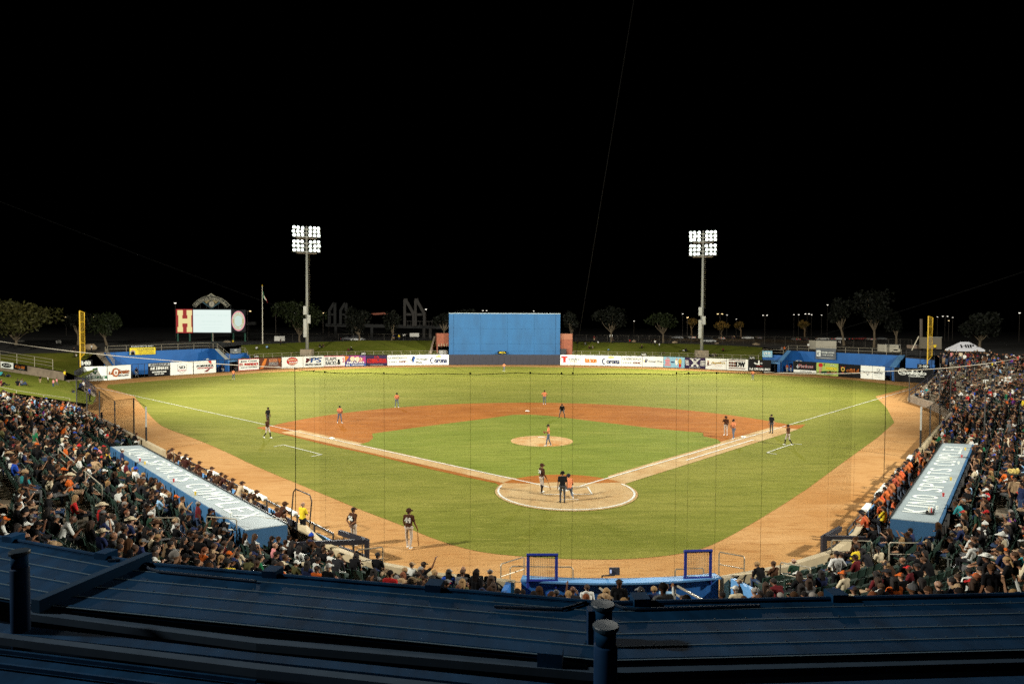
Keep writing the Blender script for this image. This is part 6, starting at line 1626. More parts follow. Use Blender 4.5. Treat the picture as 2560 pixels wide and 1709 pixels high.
# ---------------------------------------------------------------- players, coaches and umpires on the field
BRN, TANP_, ORG, GRYP, DGRY = (.055, .022, .012), (.42, .36, .30), (.50, .115, .04), (.10, .12, .16), (.06, .06, .062)
BLK = (.012, .012, .013); WHT = (.7, .7, .66)
def facing(a, b): d = np.asarray(b)[:2] - np.asarray(a)[:2]; return math.atan2(-d[0], d[1])
HOME, MND, PITCH_ = (0, 0), (0, 18), (0, 18)
def ply(px, py, pose, face_to, kit, label, hat='cap', sk=1, z=0.03, **k):
    pos = G(px, py, z); rz = face_to if isinstance(face_to, float) else facing(pos, face_to)
    s = SK[sk]
    kits = {'brown': [s, BRN, TANP_, WHT, BRN if k.get('sl') else s, (.02, .015, .015) if k.get('socks') else TANP_], 'orange': [s, (.58, .20, .09), GRYP, WHT, s, GRYP], 'ump': [s, BLK, DGRY, BLK, s, DGRY]}
    hc = {'brown': (.03, .014, .01), 'orange': (.012, .012, .014), 'ump': (.01, .01, .01)}[kit]
    return person(pose, tuple(pos), rz, kits[kit], 'short', hat, hatc=k.get('hatc', hc), label=label, group='players and umpires on the field', scale=k.get('scale', 1.04))
def number(o, s, w=.26, h=.24, y=-.150, z=1.31, c=WHITEM):
    m = MB(); lettering(m, s, (0, y - .012, z), (1, 0, 0), (0, 0, 1), w, h, 0, .02); return add_part(o, m, 'jersey_number', c)
def bat(o, p, q):
    m = MB(); p, q = np.array(p), np.array(q); m.tube([p, p + (q - p) * .04, p + (q - p) * .35, p + (q - p) * .7, q - (q - p) * .03, q], [.022, .013, .014, .028, .031, .02], 8); return add_part(o, m, 'bat', C('bat_wood', (.28, .15, .06), rough=.4))
def glove(o, p):
    m = MB(); p = V_(*p); capsule(m, p, p + V_(0, .04, .06), .085, .07, 8)
    for k in range(4): capsule(m, p + V_(-.05 + .033 * k, .05, .08), p + V_(-.07 + .045 * k, .08, .17), .025, .018, 6)
    capsule(m, p + V_(.07, .03, .02), p + V_(.11, .07, .10), .026, .018, 6); return add_part(o, m, 'glove', C('glove_leather', (.22, .08, .03)))
o = ply(1022, 1370, 'bat', (0, 24), 'brown', 'on-deck batter in brown number 44 jersey holding a bat on the warning track', 'helmet', 3, sl=False, hatc=(.045, .02, .012), scale=1.07); number(o, '44'); bat(o, (.335, .13, .98), (.37, .26, .06))
o = ply(883, 1363, 'stand_back', (6, 14), 'brown', 'player in brown number 56 jersey with hands behind his back by the gate frame', 'cap', 2); number(o, '56', .24, .22)
o = ply(1354, 1231, 'bat', (9, 6), 'brown', 'batter in brown number 21 jersey and helmet standing in the box, bat hanging down', 'helmet', 1, sl=True, socks=True, hatc=(.05, .02, .012)); number(o, '21', .22, .2); bat(o, (.33, .13, .98), (.42, .38, .22))
ply(1406, 1256, 'stand', (1, 20), 'ump', 'home-plate umpire in black shirt and mask, standing with his back to the seats', 'helmet', 0, hatc=(.01, .01, .01), scale=1.06)
o = ply(1422, 1243, 'squat', (-1, 18), 'orange', 'catcher in orange jersey and black helmet crouching beside the umpire', 'helmet', 2, hatc=(.02, .02, .025)); glove(o, (-.2, .40, .86))
o = ply(1371, 1114, 'glove', (-16, 16), 'orange', 'pitcher in orange jersey looking down into his glove on the mound', z=.25); glove(o, (-.10, .33, 1.10)); number(o, '40', .2, .2)
m_ = MB(); p = G(1353, 1091, 1.1); m_.lathe([(.005, -.037), (.026, -.026), (.037, 0), (.026, .026), (.005, .037)], 10, p); tag(m_.obj('baseball', WHITEM, loc=p, smooth=True), 'small white baseball in the air beside the pitcher', 'baseball')
ply(1405, 1044, 'crouch', (0, 0), 'ump', 'second-base umpire in black, bent over with hands on knees behind the mound', 'cap', 4)
o = ply(849, 1057, 'glove', (-2, 2), 'orange', 'third baseman in orange jersey standing on the clay between third and short', sk=1); glove(o, (-.10, .33, 1.10))
o = ply(992, 1018, 'glove', (0, 0), 'orange', 'shortstop in orange and white jersey at the back edge of the clay'); glove(o, (-.10, .33, 1.10))
o = ply(1361, 1010, 'stand_hips', (0, 0), 'orange', 'second baseman in orange jersey at the far edge of the clay behind second base', sk=2)
ply(669, 1095, 'walk', (0, 8), 'brown', 'third-base coach in brown jersey striding outside the foul line', 'helmet', 2, sl=True, socks=True)
ply(670, 1062, 'stand', (-6, 14), 'ump', 'third-base umpire in black standing on the foul line behind the coach', 'cap', 3)
ply(1814.5, 1087.5, 'lookout', (0, 0), 'brown', 'runner in dark brown jersey touching his chin next to the first baseman', 'helmet', 3, sl=True)
o = ply(1834, 1097, 'glove', (0, 12), 'orange', 'first baseman in orange jersey with glove just in front of the first-base bag', sk=1); glove(o, (-.10, .33, 1.10))
ply(1928.5, 1082, 'stand', (-2, 6), 'ump', 'first-base umpire in black standing on the foul line beyond the bag', 'cap', 4)
ply(1970, 1113, 'walk', (6, 40), 'brown', 'first-base coach in dark brown jersey walking at the coach box corner', 'helmet', 2, socks=True)
ply(1260, 928, 'glove', (0, 0), 'orange', 'centre fielder in orange jersey on the outfield grass below the 405 plate')
ply(583.5, 948, 'walk', (0, 0), 'orange', 'left fielder in orange jersey on the outfield grass by the bullpen gap')
ply(1881.5, 949, 'stand', (0, 0), 'orange', 'right fielder in orange jersey on the outfield grass below the telephone banner')
# dugout players
NTH = ['nearest the plate', 'second', 'third', 'fourth', 'fifth', 'sixth', 'seventh', 'eighth', 'ninth', 'tenth', 'eleventh', 'twelfth', 'thirteenth', 'fourteenth', 'fifteenth', 'sixteenth', 'seventeenth', 'eighteenth', 'nineteenth', 'twentieth', 'twenty-first', 'twenty-second', 'twenty-third', 'twenty-fourth', 'twenty-fifth', 'twenty-sixth', 'twenty-seventh', 'twenty-eighth']
usedl = set()
for side, P2, nn, s0, s1, cnt, shirt, pant, who in ((-1, LP, nL, -2.0, -23.6, 26, BRN, TANP_, 'brown'), (1, RP, nR, .5, 22.8, 25, ORG, GRYP, 'orange')):
    ss_ = np.sort(np.concatenate([np.linspace(s0, s1, cnt)])) 
    if side < 0: ss_ = ss_[::-1]
    for i, s in enumerate(ss_):
        s = s + rng.normal(0, .34); pose = random.choice(['rail'] * 4 + ['rail2'] * 4 + ['stand_cross', 'stand', 'stand_hips', 'stand_back', 'walk', 'lookout'])
        dist = .62 if 'rail' in pose else rng.uniform(.6, 1.5)
        q = P2(s, -16.62 - dist); rz = math.atan2(-nn[0], nn[1]) + rng.normal(0, .18 if 'rail' in pose else .6)
        tan_h = side < 0 and rng.random() < .16; sk = SK[rng.integers(len(SK))]
        sh = (.40, .30, .19) if tan_h else tuple(c * rng.uniform(.62, 1.05) for c in shirt)
        ls = rng.random() < .4
        hat = random.choice(['cap'] * 5 + [None, 'backcap'] + (['helmet'] if side < 0 else []))
        lab = '%s player in %s%s by the dugout rail, %s' % (NTH[i] if i else 'First', 'tan hoodie' if tan_h else who + ' jersey', {'cap': ' and cap', 'backcap': ' and backward cap', 'helmet': ' and helmet', None: ', bareheaded,'}[hat], 'from the plate end' )
        lab = lab[0].lower() + lab[1:]
        o = person(pose, (q[0], q[1], -.40 + .22), rz, [sk, sh, pant, WHT if side < 0 else (.05, .05, .05), sh if ls or tan_h else sk, pant], 'short', hat, hatc=(.06, .026, .014) if side < 0 else (.012, .012, .014), label=lab, group='%s players lining the dugout rail' % who, scale=rng.uniform(.97, 1.06))
        if i % 2 == 0: number(o, random.choice(['7', '11', '17', '23', '9', '50', '34', '28']), .22, .2, y=-.150 if 'rail' not in pose else -.02) if 'rail' not in pose else None
# step the players stand on
for P2, s0, s1 in ((LP, .2, -24), (RP, -.6, 23.4)):
    m_ = MB(); q = [np.array([*P2(s, n), -.19]) for s, n in ((s0, -18.2), (s0, -16.7), (s1, -16.7), (s1, -18.2))]; m_.prism(q, (0, 0, -.25)); kind(m_.obj('dugout_step', C('dugout_step', (.10, .07, .045), noise=(3, .3)), fix=True), 'structure')
# staff and special spectators
def sp_person(px, py, z, pose, rz, cols, label, **k):
    q = G(px, py, z); return person(pose, tuple(q), rz, cols, label=label, group=k.pop('group', 'staff and standing people'), **k)
JE = PANTS['jeans']; BL = PANTS['black trousers']
sp_person(757, 1345, .25, 'stand_cross', -.6, [SK[0], CLO['yellow'], BL, BLK, SK[0], BL], 'bald man in bright yellow shirt standing by the third-base gate frame', hair='bald', hairc=HC['grey'])
sp_person(2206, 1330, .25, 'sit_cross', .6, [SK[1], CLO['yellow'], BL, BLK, CLO['yellow'], BL], 'person in bright yellow jacket sitting at the end of the first-base dugout', hair='short', hat='cap', hatc=BLK)
q = sp_person(2090, 1500, .95, 'stand_hips', .15, [SK[2], (.58, .57, .54), BL, BLK, BLK, BL], 'standing person in white and dark pinstriped jersey among the empty green seats', hair='short')
m_ = MB()
for k in range(9):
    x = -.15 + .0375 * k; m_.box((x, -.148 + abs(x) * .12, 1.22), (.009, .006, .40))
add_part(q, m_, 'pinstripes', BLACKM)
for i, (px, py, pose, cl, lab, hr) in enumerate(((1467, 1532, 'stand', 'white', 'dark-haired man in white shirt standing in the camera pit near the monitor arm', 'short'), (1404, 1535, 'sit_lap', 'tan', 'person in tan jacket with dark hair in the camera pit', 'short'), (1377, 1545, 'sit_lap', 'grey', 'person in patterned grey shirt beside the tan jacket in the pit', 'short'), (1438, 1540, 'sit_face', 'black', 'person in black with tied hair in the pit beside the white shirt', 'bun'), (1336, 1540, 'sit_lap', 'brown', 'long-haired person at the third-base end of the camera pit', 'long'), (1665, 1530, 'stand', 'light blue', 'man in pale blue shirt alone at the middle of the blue pit wall', 'short'), (1706, 1530, 'sit_turn', 'pink', 'person in red and white striped top by the pit stair rail', 'short'), (1857, 1490, 'sit_lean', 'black', 'man in black T-shirt and tan cap bent over beside the stair rail', 'short'))):
    sk = SK[i % 4]
    z = -.55 if 'stand' in pose else -.2
    person(pose, tuple(G(px, py, z + .75) * V_(1, 1, 0) + V_(0, 0, z)), rng.normal(0, .2), [sk, CLO[cl], BL, BLK, sk, BL], hr, 'cap' if 'cap' in lab else None, HC['dark brown'], CLO['tan'], lab, 'people in and beside the camera pit', 1.02)
# vendor with a tray of yellow snack bags
q = np.array([*RP(3.5, -22.9), z_k(7)]); vz = math.atan2(-nR[0], nR[1]) + 2.2
o = person('sit_raise' if False else 'stand', tuple(q), vz, [SK[2], CLO['tan'], BL, BLK, SK[2], BL], 'short', None, label='vendor in tan shirt standing in the aisle behind the first-base dugout roof', group='staff and standing people')
t = thing('vendor_tray', 'black tray piled with yellow snack bags carried high above the seats behind first base', 'tray', tuple(q + (0, 0, 1.85)))
m_ = MB(); m_.box(q + (0, 0, 1.88), (.75, .45, .06)); m_.obj('tray', BLACKM, t)
for k in range(14):
    m_ = MB(); c_ = q + (rng.uniform(-.3, .3), rng.uniform(-.16, .16), 1.97 + rng.uniform(0, .06)); m_.obox(c_, nm(rng.normal(0, 1, 3)) * .07, nm(rng.normal(0, 1, 3)) * .05, (0, 0, .05)); m_.obj('snack_bag', C('snack_yellow', (.62, .48, .14)), t)
# people on the lawns
LAWN_P = [(1,'stand',184,881,'black'),(0,'ground',190,891,'white'),(0,'stand',228,872,'white'),(0,'stand',205,884,'grey'),(0,'ground',215,893,'black')]
def lawn_person(px, py, d, pose, rz, cl, pn, label, sc=1.0, hat=None, hair='short', z=None):
    q = D(px, py, d)
    sk = SK[int(px) % 4]
    return person(pose, tuple(q), rz, [sk, CLO[cl], PANTS[pn], BLK, sk, PANTS[pn]], hair, hat, HC['dark brown'], CLO['grey'], label, 'people on the outfield lawns', sc)
def lawn_at(px, off):
    A_ = out_px(px, off); back_ = up_to(out_px(px, 22), interp(LTOP, px)); tt = float(np.interp(off, [.5, 2, 7, 12, 17, 22], [0, .02, .24, .5, .78, 1])); A_[2] = 2.25 + (back_[2] - 2.25) * tt; return A_
LW = [(642, 14, 'ground', 'white', 'person in white seated on the lawn under the flagpole'), (668, 15, 'ground', 'light blue', 'person in pale blue seated on the lawn near the flagpole, left of the ballast cabinets'.replace('left of', 'beside')), (702, 19, 'stand', 'black', 'person in black standing by a white board at the top of the lawn'), (800, 14, 'ground', 'black', 'person in black seated on the lawn above MPS AUTO SALES'), (808, 14, 'ground', 'brown', 'person in brown seated on the lawn beside the one in black'),
      (871, 8, 'ground', 'maroon', 'person in maroon seated low on the lawn above the purple banner'), (878, 9.5, 'ground', 'black', 'person with white cap seated low on the lawn above the purple banner'), (984, 22, 'stand', 'navy', 'person in navy standing at the top edge of the lawn under a tree'), (997.5, 22, 'stand', 'yellow', 'guard in yellow shirt standing at the top edge of the lawn'),
      (1443, 19, 'ground', 'black', 'person in black lying at the lawn top right beside the brick wing'.replace('right beside', 'next to')), (1463, 17, 'ground', 'grey', 'person in grey seated high on the lawn above TELEMUNDO'), (1473, 12, 'ground', 'brown', 'person in brown seated mid-lawn above TELEMUNDO'), (1481, 12, 'ground', 'grey', 'person in grey seated mid-lawn beside the one in brown'), (1495, 19, 'ground', 'white', 'person in white seated at the lawn top above tucson'), (1485, 23, 'stand', 'maroon', 'person in dark red standing behind the lawn in the shade'),
      (1521, 10, 'lie', 'light blue', 'person in pale blue lying on the lawn above Corona'), (1532, 20, 'stand', 'black', 'person in black standing at the lawn top near the white notice'), (1574, 20, 'walk', 'red', 'child in red walking along the top of the lawn', ), (1604, 14, 'ground', 'black', 'person in black seated alone above the VANTAGE banner'.replace('VANTAGE', 'one-line Vantage')), (1628, 19, 'stand', 'black', 'person in black standing at the lawn top, bending to a child'), (1637, 17, 'walk', 'white', 'person in white walking down from the lawn top'), (1648, 15, 'walk', 'white', 'child in white running on the lawn near the tower'), (1655, 7, 'lie', 'black', 'person in black lying low on the lawn above the pale blue banner'),
      (1705, 11, 'lie', 'white', 'person in white lying on the lawn beside the tower'), (1714, 11, 'ground', 'black', 'person in black seated by the reclining one near the tower'), (1769, 5.5, 'ground', 'black', 'first of four dark-clothed people seated in a row beyond the tower'), (1775, 5.5, 'lie', 'charcoal', 'second of four dark-clothed people, lying, beyond the tower'), (1782, 5.5, 'ground', 'grey', 'third of four dark-clothed people seated beyond the tower'), (1788, 5.8, 'ground', 'black', 'fourth of four dark-clothed people seated beyond the tower'), (1807, 13, 'ground', 'maroon', 'person in maroon seated alone high on the lawn above DW')]
for (px, off, pose, cl, lab) in LW:
    q = lawn_at(px, off); kid = 'child' in lab; sk = SK[int(px) % 4]
    person(pose, tuple(q), facing(q, (0, 30)) + rng.normal(0, .5), [sk, CLO[cl], PANTS[random.choice(PW)], BLK, sk, BL], random.choice(['short', 'long']), 'cap' if 'cap' in lab else None, HC['black'], CLO['white'], lab, 'people on the outfield lawns', .72 if kid else 1.0)
# children and families on the left-field corner lawn: heights interpolated on that lawn
def corner(px, py):
    # bilinear guess between stand end and wall
    tpy = (py - 945) / 50.0
    for zz in np.linspace(.6, 3.2, 60):
        q = G(px, py, zz)
        # lawn height model: rises towards the back left
        s_along = float((q[:2] - np.array([-51.6, 38.6])) @ nm(np.array([-.62, -.5]))); 
        zl = .85 + max(0, s_along) * .245
        if zz >= zl: return q
    return q
for (px, py, pose, cl, pn, sc, lab) in ((100.5, 958, 'stand', 'black', 'tan shorts', .66, 'child in dark clothes standing on the corner lawn, farthest from the yellow pole'), (120, 959.5, 'stand', 'white', 'black trousers', .68, 'child in white top and black trousers on the corner lawn'), (133.5, 969, 'stand', 'pink', 'jeans', .72, 'child in pale pink jersey standing lowest on the corner lawn'), (142, 966, 'walk', 'pink', 'grey trousers', .74, 'taller child in pale pink jersey beside the white ball on the lawn'),
      (45, 964, 'ground', 'black', 'black trousers', 1, 'person in black seated in the family group on the corner lawn'), (55, 963, 'ground', 'grey', 'jeans', 1, 'person in grey seated in the middle of the family group on the corner lawn'), (62, 962, 'lie', 'brown', 'jeans', 1, 'person in brown with legs out in the family group on the corner lawn'), (4, 965, 'ground', 'maroon', 'black trousers', 1, 'person in maroon seated on the corner lawn at the edge of view'), (20, 942, 'lie', 'navy', 'jeans', 1, 'person in navy lying high on the corner lawn under the banners'), (3, 940, 'ground', 'teal', 'black trousers', 1, 'person in teal seated high on the corner lawn under the banners'),
      (183, 983, 'ground', 'charcoal', 'jeans', .7, 'small child seated on the lawn beside the concrete walkway')):
    q = corner(px, py); sk = SK[int(px) % 4]
    person(pose, tuple(q), rng.uniform(0, 6), [sk, CLO[cl], PANTS[pn], BLK, sk, PANTS[pn]], 'short', None, HC['black'], CLO['grey'], lab, 'people on the left-field corner lawn', sc)
for (px, py, zz, pose, cl, lab, ht) in ((162, 951, .85, 'stand', 'yellow', 'guard in yellow shirt and black trousers at the walkway gate of the corner lawn', None), (200, 977, .8, 'sit_lean', 'navy', 'person in navy crouched at the navy railing by the yellow pole', None), (209, 974, .8, 'sit_turn', 'white', 'person in white crouched at the navy railing by the yellow pole', None), (224, 1003, .9, 'stand', 'royal blue', 'person in royal blue standing at the lower end of the corner walkway', None)):
    q = G(px, py, zz); sk = SK[int(px) % 3]
    person(pose, tuple(q), rng.uniform(-2, 0), [sk, CLO[cl], BL, BLK, sk, BL], 'short', ht, HC['black'], CLO['grey'], lab, 'people on the left-field corner lawn', 1.0)
for (px, py, d, pose, cl, lab) in ((185, 888, 148, 'stand', 'black', 'person in black standing on the upper lawn behind the yellow pole'), (190, 893, 148, 'ground', 'white', 'person in white seated on the upper lawn behind the yellow pole'), (229, 880, 151, 'stand', 'white', 'person in white standing at the top of the concrete ramp'), (218, 893, 148, 'lie', 'black', 'person in black lying on the upper lawn beside the yellow pole'), (560.5, 881, 176, 'stand', 'white', 'person in white standing by the small dark grey banner'), (582.5, 864, 186, 'stand', 'yellow', 'guard in yellow standing beside a boulder under the scoreboard oval')):
    lawn_person(px, py, d, pose, rng.uniform(2.4, 3.6), cl, 'black trousers', lab)
for (px, off, z, pose, cl, pn, lab) in ((341, 3.5, 0, 'stand', 'black', 'white trousers', 'player in black top and white trousers inside the bullpen gap beside La Caliente'), (1912, 2.5, 0, 'sit_lap', 'orange', 'grey trousers', 'player in orange seated in the dark bullpen shelter by the telephone banner'), (1968, 2.2, 0, 'stand', 'orange', 'white trousers', 'player in orange and white standing behind the bullpen gate'), (1977, 2.0, 0, 'walk', 'maroon', 'white trousers', 'player in dark red and white beside the one behind the bullpen gate'), (556, 2.0, 0, 'sit_lap', 'charcoal', 'white trousers', 'first seated player in the third-base bullpen opening'), (569, 2.2, 0, 'sit_lean', 'white', 'grey trousers', 'player in white leaning forward in the third-base bullpen opening'), (588, 1.4, 0, 'sit_lap', 'black', 'grey trousers', 'player in black seated next to the red-bordered banner')):
    q = out_px(px, off, z); sk = SK[int(px) % 4]
    person(pose, tuple(q), facing(q, (0, 20)), [sk, CLO[cl], PANTS[pn], BLK, sk, PANTS[pn]], 'short', 'cap', HC['black'], CLO['black'], lab, 'players in the bullpens', 1.02)
for (px, py, d, pose, cl, lab) in ((2021, 876, 152, 'stand', 'white', 'person in white standing on the deck above the bullpen beside the white trailer'), (1954.5, 884, 160, 'stand', 'grey', 'person in grey standing on the lawn edge by the teal banner'), (1961, 883, 160, 'stand', 'orange', 'person in orange standing on the lawn edge by the teal banner'), (2337, 882, 124, 'stand', 'yellow', 'guard in yellow jacket on the deck behind the foul pole')):
    lawn_person(px, py, d, pose, rng.uniform(2.4, 3.6), cl, 'black trousers', lab)

# ---------------------------------------------------------------- backstop net and cables
NETP = [np.array(p) for p in ((-15.42, -6.8), (-12.7, -11.8), (-9.95, -14.5), (-7.0, -16.05), (-4.0, -16.95), (0, -17.28), (4.0, -16.8), (7.0, -15.65), (9.9, -13.95), (12.2, -11.5), (14.4, -8.2), (20.57, -.68))]
NZ = [8.35, 8.5, 8.65, 8.75, 8.85, 8.85, 8.85, 8.8, 8.7, 8.55, 8.3, 7.75]
ND = densify(NETP, .055); NU = np.concatenate([[0], np.cumsum(np.linalg.norm(np.diff(ND, axis=0), axis=1))])
KU = np.concatenate([[0], np.cumsum([np.linalg.norm(b - a) for a, b in zip(NETP[:-1], NETP[1:])])])
def net_top(u): return float(np.interp(u, KU, NZ))
def net_pt(u, z): return np.array([np.interp(u, KU, [p[0] for p in NETP]), np.interp(u, KU, [p[1] for p in NETP]), z])
net = thing('backstop_net', 'fine black protective net hanging from cables all round behind home plate', 'net', tuple(net_pt(KU[-1] / 2, .95)))
mb = MB()
def thin(a, b, r):
    a, b = np.asarray(a, float), np.asarray(b, float); d = nm(b - a); x = np.cross(d, (.3, .9, .1)); x = nm(x); y = np.cross(d, x)
    vs = [a + r * (x * math.cos(t) + y * math.sin(t)) for t in (0, 2.1, 4.2)] + [b + r * (x * math.cos(t) + y * math.sin(t)) for t in (0, 2.1, 4.2)]
    mb.add(vs, [(0, 1, 4, 3), (1, 2, 5, 4), (2, 0, 3, 5)])
for i in range(0, len(ND)):
    u = NU[i]
    if u > KU[-3]: break
    if u < KU[1]: continue
    zt_ = net_top(u); thin((*ND[i], .96), (*ND[i], zt_), .00105)
n_h = 142
for k in range(n_h + 1):
    for j in range(1, len(KU) - 3):
        a, b = KU[j], KU[j + 1]; za, zb = .96 + (net_top(a + .001) - .96) * k / n_h, .96 + (net_top(b - .001) - .96) * k / n_h
        thin(net_pt(a, za), net_pt(b, zb), .00105)
kind(mb.obj('netting', WIRE, net), 'stuff')
for u0, u1 in zip(KU[:-1], KU[1:]):
    m_ = MB(); mid_ = (u0 + u1) / 2; m_.tube([net_pt(u0, net_top(u0)), net_pt(mid_, net_top(mid_) - .05), net_pt(u1, net_top(u1))], .013, 5); m_.obj('top_cable', WIRE, net)
us = np.linspace(0, KU[-1], 900); pxs = np.array([PX(net_pt(u, 4.0))[0] for u in us])
NODE = {}
for px, r in ((738, .018), (786, .003), (813, .003), (960, .0045), (1175, .0045), (1324, .004), (1402, .003), (1430, .005), (1688, .0045), (1718, .004), (1788, .005), (1903, .006), (2070, .003), (2135, .003), (2212, .018)):
    u = float(np.interp(px, pxs, us)); a, b = net_pt(u, .95), net_pt(u, net_top(u)); m_ = MB()
    m_.tube([a, a + (b - a) * .5 + (.02, 0, 0), b], r, 5); m_.obj('support_cable', WIRE, net); NODE[px] = b
    m_ = MB(); m_.lathe([(.005, -.05), (.028, -.03), (.028, .03), (.005, .05)], 6, b); m_.obj('cable_clamp', WIRE, net)
def cable(pts, r, lab, m=CABLED):
    m_ = MB(); m_.tube(pts, r, 5); tag(m_.obj('cable', m, loc=pts[0]), lab, 'cable', 'cables holding up the nets')
def sag(a, b, s, n=10): a, b = np.asarray(a), np.asarray(b); return [a + (b - a) * t - (0, 0, s * 4 * t * (1 - t)) for t in np.linspace(0, 1, n)]
n1430 = NODE[1430]; q = D(1590, -30, 9.0); cable(sag(n1430, q + (q - n1430) * .12, .02), .008, 'long thin cable running steeply up into the black sky from the middle of the net')
cable(sag(NODE[738], D(-60, 843, 60), .35), .022, 'pale cable stretching from the net corner over the third-base seats', CABLE)
q = D(163, 556, 16); cable(sag(NODE[1175], q + (q - NODE[1175]) * .3, .15), .0035, 'faint dark cable slanting up past the flagpole from the net')
q = D(2560, 674, 16); cable(sag(NODE[1688], q + (q - NODE[1688]) * .1, .15), .0035, 'faint dark cable slanting up over the first-base side from the net')
cable(sag(NODE[1903], NODE[2212] , .1) + sag(NODE[2212], D(2600, 884, 62), .3), .022, 'pale cable stretching from the net corner over the first-base seats', CABLE)
# side nets on poles
def pole_net(pts, lab, dens=.12, r=.004, cap=True):
    """pts: list of (foot xyz, top z)"""
    t = thing('side_net', lab, 'net', tuple(pts[0][0]), 'nets on poles along the seats')
    for (f, zt_) in pts:
        f = np.asarray(f, float); m_ = MB(); m_.tube([f, (f[0], f[1], zt_)], .06, 7); m_.obj('pole', RAILD, t)
    global mb; mb = MB()
    for (f, za), (g_, zb) in zip(pts[:-1], pts[1:]):
        f, g_ = np.asarray(f, float), np.asarray(g_, float); L = np.linalg.norm((g_ - f)[:2]); n = int(L / dens)
        for i in range(n + 1):
            a = f + (g_ - f) * i / n; thin(a + (0, 0, .9), (a[0], a[1], za + (zb - za) * i / n), r)
        nz = int((min(za, zb) - max(f[2], g_[2]) - .9) / dens)
        for k in range(nz + 1):
            tt = k / max(1, nz); thin(f * (1, 1, 0) + (0, 0, f[2] + .9 + (za - f[2] - .9) * tt), g_ * (1, 1, 0) + (0, 0, g_[2] + .9 + (zb - g_[2] - .9) * tt), r)
    kind(mb.obj('netting', WIRE, t), 'stuff')
    for (f, za), (g_, zb) in zip(pts[:-1], pts[1:]):
        m_ = MB(); m_.tube([(f[0], f[1], za), (g_[0], g_[1], zb)], .02, 5); m_.obj('top_cable', WIRE, t)
def wl(s, dz=0.0): q = LP(s, WALLN - .1); return np.array([q[0], q[1], dz])
lp = [wl(-62), wl(-56), wl(-49.5), wl(-42.7), wl(-35.5)]
tops = [(246.6, 948), (261, 975), (276, 977), (301, 1001), (327, 995)]
pole_net([(p, max(2.6, zpy(p, t_[1] if i else 948))) for i, (p, t_) in enumerate(zip(lp, tops))], 'dark net on slim poles along the wall at the left-field end of the seats', .09, .0042)
pole_net([(wl(-35.5), zpy(wl(-35.5), 995)), (wl(-31.5), zpy(wl(-31.5), 1016))], 'lighter net between two poles beside the third-base photo well', .12, .002)
def pole(f, zt_, lab, m=GREYM, r=.075):
    m_ = MB(); m_.tube([f, (f[0], f[1], zt_ * .55)], r, 8); t = thing('net_pole', lab, 'pole', tuple(f), 'net poles by the dugouts'); m_.obj('padded_base', BLACKM, t)
    m_ = MB(); m_.tube([(f[0], f[1], zt_ * .55), (f[0], f[1], zt_)], r * .9, 8); m_.obj('shaft', m, t)
pole(wl(-31.5), zpy(wl(-31.5), 1016), 'grey and black pole at the far end of the third-base dugout')
p = np.array([*RP(26.3, WALLN - .1), 0]); pole(p, zpy(p, 1016), 'grey and black pole at the far end of the first-base dugout')
p2 = np.array([*RP(33, WALLN - .1), 0]); p3 = np.array([*RP(41.5, WALLN - .1), 0]); p4 = np.array([46.8, 30.2, 0]); p5 = np.array([50.2, 36.8, 0])
pole_net([(p, 3.9), (p2, 3.6), (p3, 3.5)], 'net on poles along the curved wall beyond the first-base dugout', .10, .0028)
pole_net([(p3, 3.5), (p4, 5.2), (p5, 6.0)], 'tall dark net at the bend of the first-base wall', .10, .0030)
for (s, n_, top, lab) in ((28, -20.8, 985, 'tall grey pole among the seats past the end of the first-base dugout'),):
    q = np.array([*RP(s, n_), 1.2]); pole(q, zpy(q, top), lab, RAILD, .055)
q = END0 + np.array([-.3, -.6]); m_ = MB(); m_.tube([(*q, 0), (*q, 3.6)], .05, 6); tag(m_.obj('slim_pole', RAILD, loc=(*q, 0)), 'slim dark pole standing where the right-field bleacher rail meets the wall', 'pole')
# hoop frame by the gate
m_ = MB(); a, b = G(726, 1318, .3), G(772, 1330, .3); m_.tube([a, a + (.1, .2, 1.75), a + (b - a) * .12 + (.1, .2, 1.95), a + (b - a) * .9 + (.1, .2, 1.8), b + (.1, .2, 1.5), b], .035, 6)
tag(m_.obj('hoop_frame', BLACKM, loc=a), 'black bent-tube hoop standing above the third-base gate frame', 'frame')

